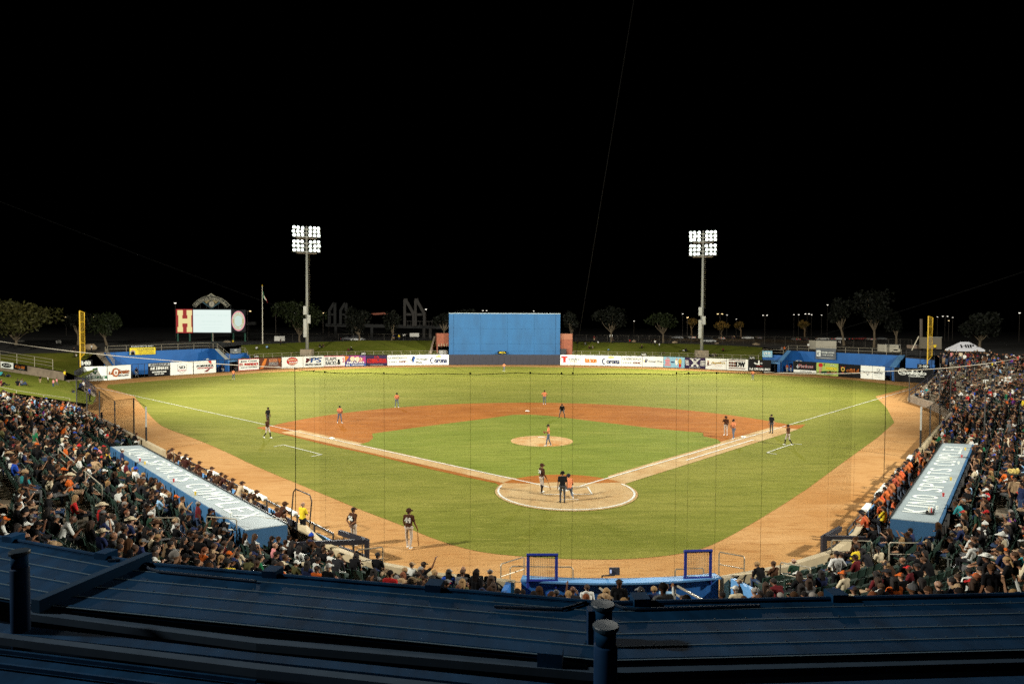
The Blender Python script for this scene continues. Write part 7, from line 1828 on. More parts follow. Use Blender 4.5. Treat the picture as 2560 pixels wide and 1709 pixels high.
# ---------------------------------------------------------------- blue metal canopy below the camera
ZR = 6.68
canopy = thing('canopy_roof', 'dark blue metal canopy of stepped roof panels below the viewpoint', 'roof', tuple(G(1509, 1504, ZR)))
EDGE = [(-420, 1262), (0, 1340), (365, 1406), (1509, 1504), (2560, 1482), (3100, 1470)]
NEAR = [(-900, 1330), (-340, 1432), (92, 1510), (1509, 1651), (2560, 1625), (3300, 1606)]
Ee = [G(a, b, ZR) for a, b in EDGE]; Nn = [G(a, b, ZR) for a, b in NEAR]
facets = [(0, 2), (2, 3), (3, 5)]
for f0, f1 in facets:
    e0, e1, n0, n1 = Ee[f0], Ee[f1], Nn[f0], Nn[f1]
    for k in range(5):
        a, b = k / 5, (k + 1) / 5; g0 = .0
        q = [e0 + (n0 - e0) * (a + g0), e1 + (n1 - e1) * (a + g0), e1 + (n1 - e1) * b, e0 + (n0 - e0) * b]
        step = np.array([0, 0, .0])
        m_ = MB(); m_.prism([p + step for p in q], (0, 0, -.05)); m_.obj('roof_panel', ROOFP, canopy, fix=True)
        m_ = MB(); s0, s1 = e0 + (n0 - e0) * b, e1 + (n1 - e1) * b; m_.beam(s0 + (0, 0, .004), s1 + (0, 0, .004), .020, .008); m_.obj('standing_seam', mat('seam_metal', (.095, .150, .200), .8, spec=.05), canopy)
    d = nm(e1 - e0); out_ = np.array([-d[1], d[0], 0]); out_ = out_ if out_ @ FWD > 0 else -out_
    m_ = MB(); m_.beam(e0 - out_ * .07 + (0, 0, -.085), e1 - out_ * .07 + (0, 0, -.085), .14, .20); m_.obj('edge_beam', ROOFP, canopy)
    m_ = MB(); m_.tube([e0 - out_ * .10 + (0, 0, .03), e0 * .5 + e1 * .5 - out_ * .12 + (0, 0, .035), e1 - out_ * .10 + (0, 0, .03)], .03, 6); m_.obj('conduit', ROOFP, canopy)
    m_ = MB(); m_.tube([n0 + out_ * .05 + (0, 0, -.02), n1 + out_ * .05 + (0, 0, -.02)], .035, 6); m_.obj('conduit', ROOFP, canopy)
def on_line(L, px):
    xs = [p[0] for p in L]; y = np.interp(px, xs, [p[1] for p in L]); return px, float(y)
for px in (40, 270, 685, 1088, 1598, 2085):
    p = G(*on_line(EDGE, px), ZR); m_ = MB(); m_.box(p + (0, -.06, .03), (.24, .26, .16), rz=(-.33 if px < 365 else -.2 if px < 1509 else .03)); m_.obj('bracket', ROOFP, canopy)
for px in (1376,):
    p = G(px, 1652, ZR); m_ = MB(); m_.box(p + (0, 0, .03), (.30, .2, .22), rz=-.2); m_.obj('bracket', ROOFP, canopy)
# loose cable and screw heads on the panels
for L_ in ([(1236, 1515), (1330, 1519), (1405, 1521), (1432, 1514), (1468, 1502), (1486, 1502)], [(1532, 1509), (1558, 1519), (1590, 1522), (1660, 1520), (1900, 1513)], [(270, 1400), (322, 1397), (350, 1401), (372, 1420), (398, 1428), (640, 1452)]):
    m_ = MB(); m_.tube([G(a, b, ZR + .03) for a, b in L_], .022, 6); m_.obj('cable', mat('roof_cable', (.006, .02, .045), .7, spec=.1), canopy)
m_ = MB()
for f0, f1 in facets:
    e0, e1, n0, n1 = Ee[f0], Ee[f1], Nn[f0], Nn[f1]; nL_ = int(np.linalg.norm(e1 - e0) / .45)
    for k in range(5):
        for i in range(nL_):
            u = (i + .5) / nL_; a = e0 + (e1 - e0) * u; b = n0 + (n1 - n0) * u; p = a + (b - a) * ((k + .86) / 5); m_.box(p + (0, 0, .004), (.016, .016, .010))
kind(m_.obj('screw_heads', mat('screw_grey', (.05, .07, .09), .7, spec=.1), canopy), 'stuff')
# beam over the fold of the roof
a, b = Ee[2] + (0, 0, .07), G(88, 1514, ZR + .07); a = a + (a - b) * .03
m_ = MB(); m_.beam(b, a, .15, .18); m_.obj('fold_beam', mat('beam_blue', (.007, .034, .078), .8, noise=(2, .15), spec=.08), canopy)
# lower tiers: flat rails and the next panels towards the camera
def tier(lines, z, name, th_, m):
    top = [G(a, b, z) for a, b in lines[0]]; bot = [G(a, b, z) for a, b in lines[1]]
    for i in range(len(top) - 1):
        m_ = MB(); m_.prism([top[i], top[i + 1], bot[i + 1], bot[i]], (0, 0, -th_)); m_.obj(name, m, canopy, fix=True)
R1a = [(60, 1521), (640, 1593), (1500, 1668), (2560, 1645), (3300, 1628)]; R1b = [(60, 1532), (640, 1606.5), (1500, 1682), (2560, 1654), (3300, 1638)]
RAILB = mat('rail_lit_blue_grey', (.046, .072, .110), .85, noise=(3, .12), spec=.03)  # paler than the panels: light caught by the channel tops put into the colour
tier((R1a, R1b), ZR - .03, 'deck_rail', .10, RAILB)
P2a = [(-300, 1522), (20, 1559), (640, 1631), (1500, 1720), (2560, 1688), (3300, 1668)]; P2b = [(-300, 1558), (20, 1583), (640, 1650), (1500, 1741), (2560, 1712), (3300, 1690)]
tier((P2a, P2b), ZR - .06, 'lower_panel', .05, ROOFP)
R2a = [(-300, 1540), (60, 1588), (640, 1656), (1500, 1748), (2560, 1716)]; R2b = [(-300, 1552), (60, 1600), (640, 1671), (1500, 1764), (2560, 1730)]
tier((R2a, R2b), ZR - .03, 'deck_rail', .10, RAILB)
for y0, y1, y2 in ((1627, 1704, 1790), (1662, 1742, 1830)):
    m_ = MB(); m_.beam(G(-100, y0 - 13, ZR - .1), G(640, y1, ZR - .1), .03, .05); m_.obj('standing_seam', ROOFP, canopy)
P3a = [(-600, 1570), (0, 1629), (640, 1706), (1500, 1800), (2600, 1780)]; P3b = [(-900, 1700), (-100, 1760), (640, 1840), (1500, 1950), (2700, 1930)]
tier((P3a, P3b), ZR - .16, 'lower_panel', .05, ROOFP)
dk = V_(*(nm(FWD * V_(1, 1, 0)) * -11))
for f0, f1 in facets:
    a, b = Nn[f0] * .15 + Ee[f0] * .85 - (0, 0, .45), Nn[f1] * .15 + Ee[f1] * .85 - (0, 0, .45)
    m_ = MB(); m_.prism([a, b, b + dk, a + dk], (0, 0, -.15 - .01 * f0)); m_.obj('gap_black_sheet', mat('gap_black', (.004, .007, .012), .9, spec=0.0), canopy, fix=True)  # added black sheet so the gaps between tiers look dark and empty
def post(px, py, wpx, lab, depth_z=3.0, sc=1.0):
    d = .30 / wpx * FPX; P_ = D(px, py, d)
    t = thing('pipe_post', lab, 'post', tuple(P_ * V_(1, 1, 0) + V_(0, 0, P_[2] - depth_z)), 'capped pipe posts of the canopy')
    m_ = MB(); m_.lathe([(.150 * sc, -.035), (.152 * sc, -.02), (.152 * sc, .0), (.145 * sc, .012), (.01, .016)], 28, P_); m_.obj('cap', mat('cap_blue_grey', (.012, .030, .052), .45, noise=(12, .15)), t, smooth=False)
    m_ = MB(); m_.lathe([(.120 * sc, -.22), (.120 * sc, -.035)], 24, P_); m_.obj('neck', ROOFP, t, smooth=True)
    m_ = MB(); m_.lathe([(.138 * sc, -depth_z), (.138 * sc, -.235), (.122 * sc, -.215)], 24, P_); m_.obj('pipe', mat('post_blue', (.004, .024, .070), .7, noise=(2, .25), spec=.08), t, smooth=True)
post(1507, 1509.5, 58.6, 'front capped blue pipe post at the middle fold of the canopy')
post(1514.5, 1563, 64.6, 'nearer capped blue pipe post, low in the middle of the canopy')
post(48.5, 1377.5, 56, 'capped blue pipe post rising beside the beam at the fold nearest third base', sc=.82)
m_ = MB(); p = D(1478, 1530, 8.6); m_.beam(p - (0, 0, 2), p + (0, 0, .05), .10, .16, up=(0, 1, 0)); m_.obj('post_plate', mat('post_blue', (.004, .026, .078)), canopy)

# ---------------------------------------------------------------- trees behind the park
LEAFC = {}
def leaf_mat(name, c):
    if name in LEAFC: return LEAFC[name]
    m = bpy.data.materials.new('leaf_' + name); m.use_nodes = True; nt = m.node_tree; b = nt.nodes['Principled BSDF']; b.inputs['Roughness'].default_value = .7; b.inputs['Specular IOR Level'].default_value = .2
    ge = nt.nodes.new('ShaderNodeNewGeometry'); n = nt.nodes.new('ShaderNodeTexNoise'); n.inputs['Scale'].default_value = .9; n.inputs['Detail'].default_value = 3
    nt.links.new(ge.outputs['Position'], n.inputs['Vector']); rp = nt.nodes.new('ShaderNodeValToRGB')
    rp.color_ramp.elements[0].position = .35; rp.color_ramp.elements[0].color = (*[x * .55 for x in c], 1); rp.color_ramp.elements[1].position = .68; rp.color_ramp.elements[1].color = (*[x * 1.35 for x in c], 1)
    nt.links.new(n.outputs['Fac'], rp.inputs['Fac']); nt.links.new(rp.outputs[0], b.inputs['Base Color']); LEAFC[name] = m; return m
BARK = mat('bark', (.10, .075, .045), .9, noise=(2, .3))
def tree(px, py_top, py_bot, py_ground, wpx, d, c, cname, lab, n=1500, lobes=9, leaf=.36, lean_=0.0):
    base = D(px, py_ground, d); base[2] = min(base[2], 5.4); s = d / FPX
    top = zpy(base, py_top); bot = zpy(base, py_bot); Wm = wpx * s / 2; H = top - bot
    t = thing('tree', lab, 'tree', tuple(base), 'trees behind the outfield')
    m_ = MB(); mid_ = base + (lean_ * Wm * .5, 0, (bot - base[2]) * .9)
    m_.tube([base, (base + mid_) / 2 + (rng.normal(0, .15), 0, 0), mid_], [.32, .25, .2], 7); m_.obj('trunk', BARK, t)
    L_ = []
    for k in range(lobes):
        a = rng.uniform(0, 6.28); rr = math.sqrt(rng.random()) * .68
        q = np.array([mid_[0] + Wm * rr * math.cos(a), base[1] + Wm * rr * math.sin(a) * .8, bot + H * rng.uniform(.22, .74)])
        L_.append((q, Wm * rng.uniform(.32, .52), H * rng.uniform(.18, .30)))
        m_ = MB(); m_.tube([mid_ - (0, 0, .4), (mid_ + q) / 2 + rng.normal(0, .25, 3), q], [.12, .08, .03], 5); m_.obj('limb', BARK, t)
    mb2 = MB(); vs, fs = [], []
    for i in range(n):
        q, rx, rz_ = L_[rng.integers(len(L_))]; v = nm(rng.normal(0, 1, 3)) * (rng.random() ** .45); p = q + v * (rx, rx, rz_)
        u_ = nm(rng.normal(0, 1, 3)); w_ = nm(np.cross(u_, rng.normal(0, 1, 3))); l = leaf * rng.uniform(.6, 1.4)
        b0 = len(vs); vs += [p - u_ * l, p + w_ * l * .5, p + u_ * l, p - w_ * l * .5]; fs.append((b0, b0 + 1, b0 + 2, b0 + 3))
    mb2.add(vs, fs); kind(mb2.obj('crown', leaf_mat(cname, c), t), 'stuff')
    return t
GR1, GR_DIM, AMB_LIT = (.011, .016, .003), (.003, .004, .0012), (.07, .05, .012)  # leaf colours hold the light: dim trees darkened, lamp-lit ones painted amber
tree(40, 738, 846, 862, 225, 152, (.036, .036, .008), 'amber_lit_green', 'large bushy tree with amber-lit top behind the left-field lawn', 5600, 22, .42)  # amber light on the crown put into its leaf colour
tree(195, 778, 830, 862, 84, 165, GR_DIM, 'dim', 'dim tree behind the yellow pole, smaller than its neighbour', 1300)
tree(268, 768, 838, 864, 92, 165, GR1, 'green', 'green tree with forked pale trunk beside the yellow pole', 2000, 10, lean_=-.3)
tree(749, 745, 834, 857, 134, 188, GR1, 'green', 'broad round green tree behind the light tower by the flagpole', 3800, 15)
tree(897, 758, 832, 854, 76, 190, GR_DIM, 'dim', 'round dim tree above the purple banner, behind the lawn', 1700, 10)
tree(978, 772, 832, 854, 64, 190, GR_DIM, 'dim', 'dim tree with leaning trunk near the guard in yellow', 1300, 9, lean_=.3)
tree(1110, 780, 822, 852, 70, 200, GR_DIM, 'dim', 'dim tree partly behind the blue screen on its third-base side', 1100, 8)
tree(1160, 768, 800, 852, 70, 215, GR_DIM, 'dim', 'faint treetop showing just over the blue screen', 800, 7)
tree(1428, 775, 832, 854, 56, 195, GR_DIM, 'dim', 'dim tree right behind the plain brick wing', 1000, 8)
tree(1528, 757, 825, 856, 96, 195, GR_DIM, 'dim', 'larger dim tree behind the lawn above Corona', 2200, 11)
tree(1658, 781, 830, 858, 84, 195, GR1, 'green', 'rounded tree with low crown behind the lawn near the tower', 1900, 10)
tree(1728, 794, 818, 840, 28, 270, AMB_LIT, 'amber', 'small amber-lit tree nearest the tower in the far car park', 700, 6)
tree(1805, 801, 824, 842, 46, 270, AMB_LIT, 'amber', 'middle one of the amber-lit trees in the far car park', 900, 6)
tree(1852, 801, 822, 842, 34, 275, AMB_LIT, 'amber', 'amber-lit tree farther from the tower in the car park', 700, 6)
tree(2012, 799, 822, 842, 40, 250, AMB_LIT, 'amber', 'amber-lit tree beyond the blue bullpen, below the lamp cluster', 900, 6)
tree(2110, 740, 815, 862, 70, 165, GR_DIM, 'dim', 'tall dark tree with slanting trunk behind the white trailer', 1600, 9, lean_=-.5)
tree(2185, 708, 820, 868, 130, 160, GR_DIM, 'dim', 'tallest dark tree behind the bullpen deck', 2600, 13)
tree(2240, 770, 835, 868, 50, 160, GR_DIM, 'dim', 'slim dark tree just beside the foul pole in right field', 1000, 8)
tree(2450, 768, 845, 876, 110, 140, GR_DIM, 'dim', 'dark tree behind the white tent and the standing crowd', 2200, 11)

# ---------------------------------------------------------------- lamps, cars and buildings beyond the park
LAMPW = mat('street_lamp_light', (.8, .8, .75), .4, emit=(1.0, .93, .80), estr=2.2); LAMPA = mat('street_lamp_amber', (.8, .6, .3), .4, emit=(1.0, .72, .34), estr=2.2)
def street_lamp(px, py, d, lab, heads=1, m=LAMPW, r=.25):
    P_ = D(px, py, d); B_ = P_.copy(); B_[2] = 4.4
    t = thing('street_lamp', lab, 'street lamp', tuple(B_), 'street lamps beyond the park')
    m_ = MB(); m_.tube([B_, P_], .10, 6); m_.obj('pole', C('lamp_pole', (.03, .022, .014)), t)
    for k in range(heads):
        dx = 0 if heads == 1 else (k * 2 - 1) * .9; c_ = P_ + RGT * dx
        m_ = MB(); m_.beam(P_, c_ + (0, 0, .12) if heads > 1 else P_ + RGT * .5 + (0, 0, .1), .08, .08); m_.obj('arm', C('lamp_pole', (.03, .022, .014)), t)
        m_ = MB(); m_.lathe([(.05, .18), (r * 1.2, .08), (r * 1.3, .0)], 8, c_); m_.obj('lamp_head', GREYM, t)
        m_ = MB(); m_.lathe([(.02, -r * .7), (r * .8, -r * .35), (r, 0.0)], 8, c_); m_.obj('lamp_glass', m, t)
for (px, py, d, h, m, r, lab) in ((438, 757, 240, 1, LAMPW, .42, 'bright white street lamp high beside the red H panel'), (165, 792, 280, 1, LAMPA, .3, 'small amber lamp behind the dim tree by the yellow pole'), (235.5, 792, 280, 1, LAMPA, .26, 'small amber lamp between the two trees by the yellow pole'), (618.5, 777, 215, 2, LAMPA, .34, 'amber double-headed lamp post next to the oval scoreboard logo'),
      (689, 778, 240, 1, LAMPA, .32, 'amber lamp in the broad tree behind the light tower'), (807.5, 781.5, 250, 1, LAMPA, .36, 'amber lamp above the MPS AUTO SALES banner'), (822, 792, 280, 1, LAMPW, .26, 'small white lamp near the amber one above FLAPS & RACKS'), (1065, 772.5, 300, 1, LAMPW, .42, 'white lamp between the concrete frames and the blue screen'), (1212, 776, 330, 2, LAMPW, .36, 'pair of white lamp heads just over the blue screen'), (1334.5, 777, 330, 1, LAMPW, .34, 'white lamp low over the blue screen towards first base'),
      (1585, 802, 320, 1, LAMPW, .32, 'small white lamp between the two dim trees above Corona'), (1707, 784, 320, 1, LAMPW, .34, 'white lamp high near the small amber tree by the tower'), (1718.6, 793, 262, 1, LAMPA, .4, 'amber lamp just over the small tree by the tower'), (1800, 784, 280, 2, LAMPA, .42, 'double-headed lamp post over the middle amber-lit tree'), (1817.5, 787, 330, 1, LAMPW, .28, 'small white lamp beside the double-headed post'), (1841, 797, 330, 1, LAMPW, .28, 'small white lamp over the amber tree farther from the tower'), (1912.6, 787.5, 300, 2, LAMPW, .34, 'double-headed lamp post above the telephone banner'),
      (1985, 786, 330, 1, LAMPW, .34, 'first white lamp of the cluster beyond the bullpen'), (1997, 786, 330, 1, LAMPW, .38, 'second white lamp of the cluster beyond the bullpen'), (2018, 784, 330, 2, LAMPW, .42, 'bright double lamp in the cluster beyond the bullpen'), (2029, 786, 330, 1, LAMPW, .34, 'last white lamp of the cluster beyond the bullpen'), (2069, 761.7, 330, 1, LAMPW, .40, 'single high white lamp over the dark trees beyond the bullpen'), (2054, 787, 330, 1, LAMPW, .30, 'dimmer lamp in the dark tree beside the cluster'), (2110, 781.6, 330, 1, LAMPW, .3, 'small lamp seen through the tallest dark tree'),
      (2343.7, 791.7, 260, 1, LAMPW, .24, 'small lamp just beyond the right-field foul pole'), (2363, 790, 260, 2, LAMPW, .28, 'double lamp above the grey booth by the foul pole'), (2372, 801, 250, 1, LAMPA, .28, 'amber lamp above the white tent'), (2382, 793, 260, 1, LAMPW, .22, 'faint lamp over the white tent'), (2549, 781.6, 240, 1, LAMPW, .34, 'lone white lamp above the standing crowd in the first-base corner')):
    street_lamp(px, py, d, lab, h, m, r)
for (x, y, z_, pw) in ((1722, 795, 264, 2200), (1803, 787, 264, 3200), (1850, 795, 268, 1800), (2014, 789, 243, 2400), (60, 735, 140, 2600)):
    l = bpy.data.lights.new('street_light', 'POINT'); l.energy = pw * .35; l.color = (1, .62, .25); l.shadow_soft_size = .5
    o = bpy.data.objects.new('street_light', l); COL.objects.link(o); o.location = D(x, y, z_)
def car(px, d, label, col, rz=0.0, lights=None, suv=False):
    B_ = plaza(px, d); B_[2] = 4.5
    t = thing('parked_car', label, 'car', tuple(B_), 'cars in the far car park')
    X = nm(RGT * V_(1, 1, 0)); Y = np.array([-X[1], X[0], 0]); c, s = math.cos(rz), math.sin(rz); X, Y = X * c + Y * s, Y * c - X * s; H = 1.75 if suv else 1.42
    m_ = MB(); pr = [(-2.2, .35), (-2.25, .8), (-1.3, .92), (1.5, .95), (2.2, .8), (2.25, .35)]; m_.prism([B_ + X * a + Y * -.85 + (0, 0, b) for a, b in pr], Y * 1.7); m_.obj('body', C('car_' + col, {'white': (.55, .55, .52), 'grey': (.2, .2, .2), 'dark': (.03, .03, .035), 'red': (.25, .02, .02)}[col], rough=.3), t, fix=True)
    m_ = MB(); pr = [(-1.25 if not suv else -2.1, .94), (-.6 if not suv else -1.9, H), (.8, H), (1.45, .96)]; m_.prism([B_ + X * a + Y * -.72 + (0, 0, b) for a, b in pr], Y * 1.44); m_.obj('cabin', C('car_glass', (.02, .022, .025), rough=.15), t, fix=True)
    for a in (-1.4, 1.4):
        for b in (-.84, .84):
            m_ = MB(); q = B_ + X * a + Y * b; m_.tube([q - Y * .1 + (0, 0, .34), q + Y * .1 + (0, 0, .34)], .33, 10); m_.obj('wheel', BLACKM, t)
    for b in (-.6, .6):
        for a, mm in ((2.24, LAMPW if lights == 'on' else GREYM), (-2.24, mat('tail_light', (.3, .01, .01), emit=(1, .05, .03), estr=.4) if lights == 'on' else C('tail_off', (.2, .01, .01)))):
            m_ = MB(); m_.box(B_ + X * a + Y * b + (0, 0, .68), (.14, .34, .16), rz=math.atan2(X[1], X[0])); m_.obj('headlight' if a > 0 else 'tail_light', mm, t)  # glowing lights added on some cars to imitate glints in the lot
car(1771, 214, 'white sport utility car parked behind the lawn fence beside the light tower', 'white', .1, suv=True)
car(895, 216, 'pale van behind the lawn under the round dim tree', 'white', .05, suv=True); car(870, 222, 'dark car with red tail lights behind the lawn near the pale van', 'dark', 0.1, 'on')
for i, (px, d, col, on, lab) in enumerate(((1693, 262, 'grey', None, 'grey car in the far car park just beside the tower'), (1730, 266, 'white', 'on', 'white car with headlights on under the small amber tree'), (1804, 255, 'white', 'on', 'white car with headlights on under the middle amber tree'), (1830, 268, 'dark', None, 'dark car between the amber trees'), (1869, 262, 'white', None, 'white car parked above the DW banner'), (1897, 266, 'grey', None, 'grey car parked above the telephone banner'), (1990, 240, 'grey', 'on', 'grey car with headlights on left of the tilted white trailer'.replace('left of', 'before')), (2010, 244, 'dark', None, 'dark car under the amber tree beyond the bullpen'), (2056, 250, 'white', None, 'white car behind the tilted white trailer'), (2075, 250, 'grey', 'on', 'grey car with lights on behind the charcoal banner'), (2097, 250, 'white', None, 'white car in the lot near the slanting trunk'), (2118, 252, 'dark', 'on', 'dark car with lights on near the slanting trunk'), (2150, 255, 'red', None, 'dark red car in the lot under the tallest tree'), (2178, 250, 'white', 'on', 'white car with lights on at the tallest tree trunk'), (2200, 254, 'grey', None, 'grey car near the white vendor trailer'))):
    car(px, d, lab, col, PI / 2 + rng.normal(0, .15) if on else rng.normal(0, .2) + (PI / 2 if i % 2 else 0), on)
# chain-link fence behind the lawn on the first-base side
def cl_fence(pxs, d0, d1, lab, h=2.4, zb=4.6):
    pts = [plaza(x, d0 + (d1 - d0) * i / (len(pxs) - 1)) for i, x in enumerate(pxs)]
    t = thing('chain_link_fence', lab, 'fence', tuple(pts[0]), 'chain-link fences behind the lawns')
    for p in pts:
        m_ = MB(); m_.tube([p, p + (0, 0, h)], .05, 5); m_.obj('post', C('fence_grey', (.07, .06, .045)), t)
    for zz in (.1, h):
        m_ = MB(); m_.tube([p + (0, 0, zz) for p in pts], .035, 5); m_.obj('rail', C('fence_grey', (.07, .06, .045)), t)
    global mb; mb = MB()
    for a, b in zip(pts[:-1], pts[1:]):
        L = np.linalg.norm(b - a); n = int(L / .45)
        for i in range(n):
            u0, u1 = i / n, min(1, (i + 5) / n); thin(a + (b - a) * u0, a + (b - a) * u1 + (0, 0, h), .003); thin(a + (b - a) * u1, a + (b - a) * u0 + (0, 0, h), .003)
    kind(mb.obj('wire_mesh', C('fence_grey', (.07, .06, .045)), t), 'stuff')
cl_fence(list(np.linspace(1440, 1990, 22)), 205, 192, 'chain-link fence along the back of the lawn on the first-base side')
cl_fence(list(np.linspace(1990, 2280, 11)), 190, 165, 'chain-link fence behind the trailers above the bullpen deck')
cl_fence(list(np.linspace(655, 1075, 12)), 206, 210, 'chain-link fence in the dark behind the lawn on the third-base side')
# notices
def notice(px, py, d, wpx, hpx, lab):
    k = d / FPX; c_ = D(px, py, d); t = thing('notice_board', lab, 'notice', tuple(c_ * V_(1, 1, 0) + V_(0, 0, 4.5)), 'white notices behind the lawns')
    m_ = MB(); m_.obox(c_, RGT * wpx * k / 2, FWD * .04, UPV * hpx * k / 2); m_.obj('board', C('notice_white', (.6, .58, .52)), t)
    for s in (-.4, .4):
        m_ = MB(); q = c_ + RGT * wpx * k * s + FWD * .08; m_.tube([q * V_(1, 1, 0) + V_(0, 0, 4.4), q], .04, 5); m_.obj('leg', RAILD, t)
notice(1036, 837, 202, 23, 9, 'wide white notice on the fence near the concrete frames'); notice(1011, 837, 202, 7, 5, 'small white notice beside the wide one'); notice(699, 846, 200, 26, 12, 'white board with a scribble standing under the broad tree')
notice(1527.5, 839, 202, 7, 6, 'small white notice on the fence under the larger dim tree'); notice(2098, 855, 168, 6, 6, 'small white notice beside the tilted white trailer'); notice(146, 854, 175, 12, 8, 'white notice in the dark left of the dim tree'.replace('left of', 'beside'))
# boulders
for (px, py, d, r, lab) in ((567, 858, 196, 1.5, 'tan boulder at the edge of the lawn under the scoreboard'), (1687, 857, 196, .9, 'pale boulder at the lawn top close to the tower, farther from the tower one'.replace(', farther from the tower one', '')), (1792, 860, 194, .8, 'pale boulder at the lawn top behind the dark row of people'), (1890, 863, 190, 1.3, 'larger pale boulder at the lawn top above the telephone banner'), (1585, 853, 198, .7, 'small pale boulder at the lawn top by the child in red'), (226, 868, 158, 1.4, 'brown boulder at the top of the concrete ramp')):
    c_ = D(px, py, d); m_ = MB(); vs = []; b_ = bmesh.new(); bmesh.ops.create_icosphere(b_, subdivisions=2, radius=1)
    for v in b_.verts: v.co *= rng.uniform(.85, 1.1)
    m_.add([tuple(c_ + np.array(v.co) * (r, r * .8, r * .62)) for v in b_.verts], [tuple(v.index for v in f.verts) for f in b_.faces]); b_.free()
    tag(m_.obj('boulder', C('boulder_tan', (.30, .22, .13), noise=(1.5, .25)), loc=c_), lab, 'boulder', 'boulders round the lawns')
# pedestrian bridge with slanting concrete frames
BRC = C('bridge_concrete', (.022, .018, .014), noise=(.5, .2))
dB = 262; kB = dB / FPX
bd = thing('footbridge', 'dim concrete footbridge with pairs of slanting portal frames beyond the trees', 'bridge', tuple(plaza(1000, dB)))
BRD = C('bridge_shade', (.003, .003, .002))  # third-base frames: same concrete with their dimness put into the colour
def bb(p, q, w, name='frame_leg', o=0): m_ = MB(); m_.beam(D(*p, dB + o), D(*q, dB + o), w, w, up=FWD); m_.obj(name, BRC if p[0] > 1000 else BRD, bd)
for x in (1012, 1039):
    bb((x, 750), (x, 815), 1.0); bb((x + 3, 750), (x + 22, 784), 1.1); bb((x + 22, 783), (x + 22, 815), 1.0); bb((x, 786), (x + 22, 786), .9, 'frame_tie', 1); bb((x - 2, 749.5), (x + 7, 749.5), 1.0, 'frame_cap', .5)
for x in (824, 852):
    bb((x + 14, 757), (x + 14, 812), 1.0); bb((x + 12, 757), (x, 776), 1.0); bb((x, 775), (x, 812), 1.0); bb((x, 786), (x + 14, 786), .8, 'frame_tie', 1)
bb((815, 812), (1120, 818), 1.3, 'deck', 2); bb((560, 812), (640, 808), 1.2, 'deck', -10); bb((560, 822), (650, 828), 1.0, 'deck', -20)
for x in np.linspace(1012, 1110, 14): bb((x, 802), (x, 816), .14, 'baluster', .3)
bb((1010, 802), (1115, 804), .2, 'handrail', .3)
for x in (840, 930, 1060, 1076, 580, 620): bb((x, 815), (x, 845), 1.0, 'pier', 2)
m_ = MB(); m_.prism([D(928, 783, dB), D(960, 781, dB), D(975, 785, dB), D(935, 787, dB)], FWD * 6); m_.obj('red_roof', C('dim_red_roof', (.22, .06, .03)), bd)
# trailers, tent and clutter on the right-field deck
def deck_box(px0, py0, px1, py1, d, depth, name, lab, cat, m, tilt=0.0, wheels=False, extra=None):
    a = D(px0, py1, d); b = D(px1, py1 + tilt, d); c_ = D(px1, py0 + tilt, d); e = D(px0, py0, d)
    t = thing(name, lab, cat, tuple((a + b) / 2)); back_ = nm(FWD * V_(1, 1, 0)) * depth
    m_ = MB(); m_.prism([a, b, c_, e], back_); m_.obj('body', m, t, fix=True)
    m_ = MB(); m_.beam(e + (0, 0, .05) - back_ * .02, c_ + (0, 0, .05) - back_ * .02, .2, .1); m_.obj('roof_edge', GREYM, t)
    if wheels:
        for q in (a * .75 + b * .25, a * .5 + b * .5):
            m_ = MB(); m_.tube([q - back_ * .01 - (0, 0, .2), q + back_ * .08 - (0, 0, .2)], .32, 10); m_.obj('wheel', BLACKM, t)
    return t, a, b, c_, e
WT = C('trailer_white', (.50, .46, .36), noise=(.4, .12))
t, a, b, c_, e = deck_box(2040, 851, 2091, 872, 165, 4, 'white_trailer', 'plain white trailer, slightly tilted, on the deck behind the charcoal banner', 'trailer', WT, 1.0)
t, a, b, c_, e = deck_box(2212, 861, 2251, 878.5, 150, 3, 'food_trailer', 'white food trailer with serving hatch and two wheels on the bullpen deck', 'trailer', WT, 1.2, True)
X_ = (b - a); m_ = MB(); m_.prism([a + X_ * .08 + (0, 0, 1.15), a + X_ * .7 + (0, 0, 1.15), a + X_ * .7 + (0, 0, 1.22), a + X_ * .08 + (0, 0, 1.22)], -FWD * .1); m_.obj('stripe', C('dark_green', (.02, .05, .03)), t)
m_ = MB(); m_.prism([a + X_ * .56 + (0, 0, .3), a + X_ * .80 + (0, 0, .3), a + X_ * .80 + (0, 0, .6), a + X_ * .56 + (0, 0, .6)], -FWD * .08); m_.obj('grille', BLACKM, t)
m_ = MB(); m_.prism([a + X_ * .88 + (0, 0, .8), a + X_ * .95 + (0, 0, .8), a + X_ * .95 + (0, 0, 1.5), a + X_ * .88 + (0, 0, 1.5)], -FWD * .08); m_.obj('hatch', BLACKM, t)
deck_box(2322, 843, 2354, 872, 128, 3, 'grey_booth', 'plain grey booth wall behind the right-field foul pole', 'booth', C('booth_grey', (.14, .12, .09)), 0.5)
deck_box(2282, 862.5, 2306, 871, 132, 2, 'small_kiosk', 'small dim kiosk with pale sign beside the foul pole', 'kiosk', C('kiosk', (.22, .16, .12)), .6)
m_ = MB(); m_.tube([D(2279, 876, 131), D(2297, 840, 131)], .10, 6); tag(m_.obj('slanted_pole', RAILM, loc=D(2279, 876, 131)), 'pale slanting pole leaning beside the kiosk', 'pole')
m_ = MB(); m_.tube([D(2303, 880, 134), D(2303, 797, 134)], .28, 7); tag(m_.obj('dark_mast', C('mast', (.06, .045, .035)), loc=D(2303, 880, 134)), 'dark wooden mast rising beside the foul pole', 'mast')
railing([up_to(out_px(2264, 3.6), 894.8), up_to(out_px(2370, 3.6), 900.2)], 1.5, 5, 'dark five-bar deck railing behind the foul pole', RAILD, step=3.0, group='railings round the bullpens')
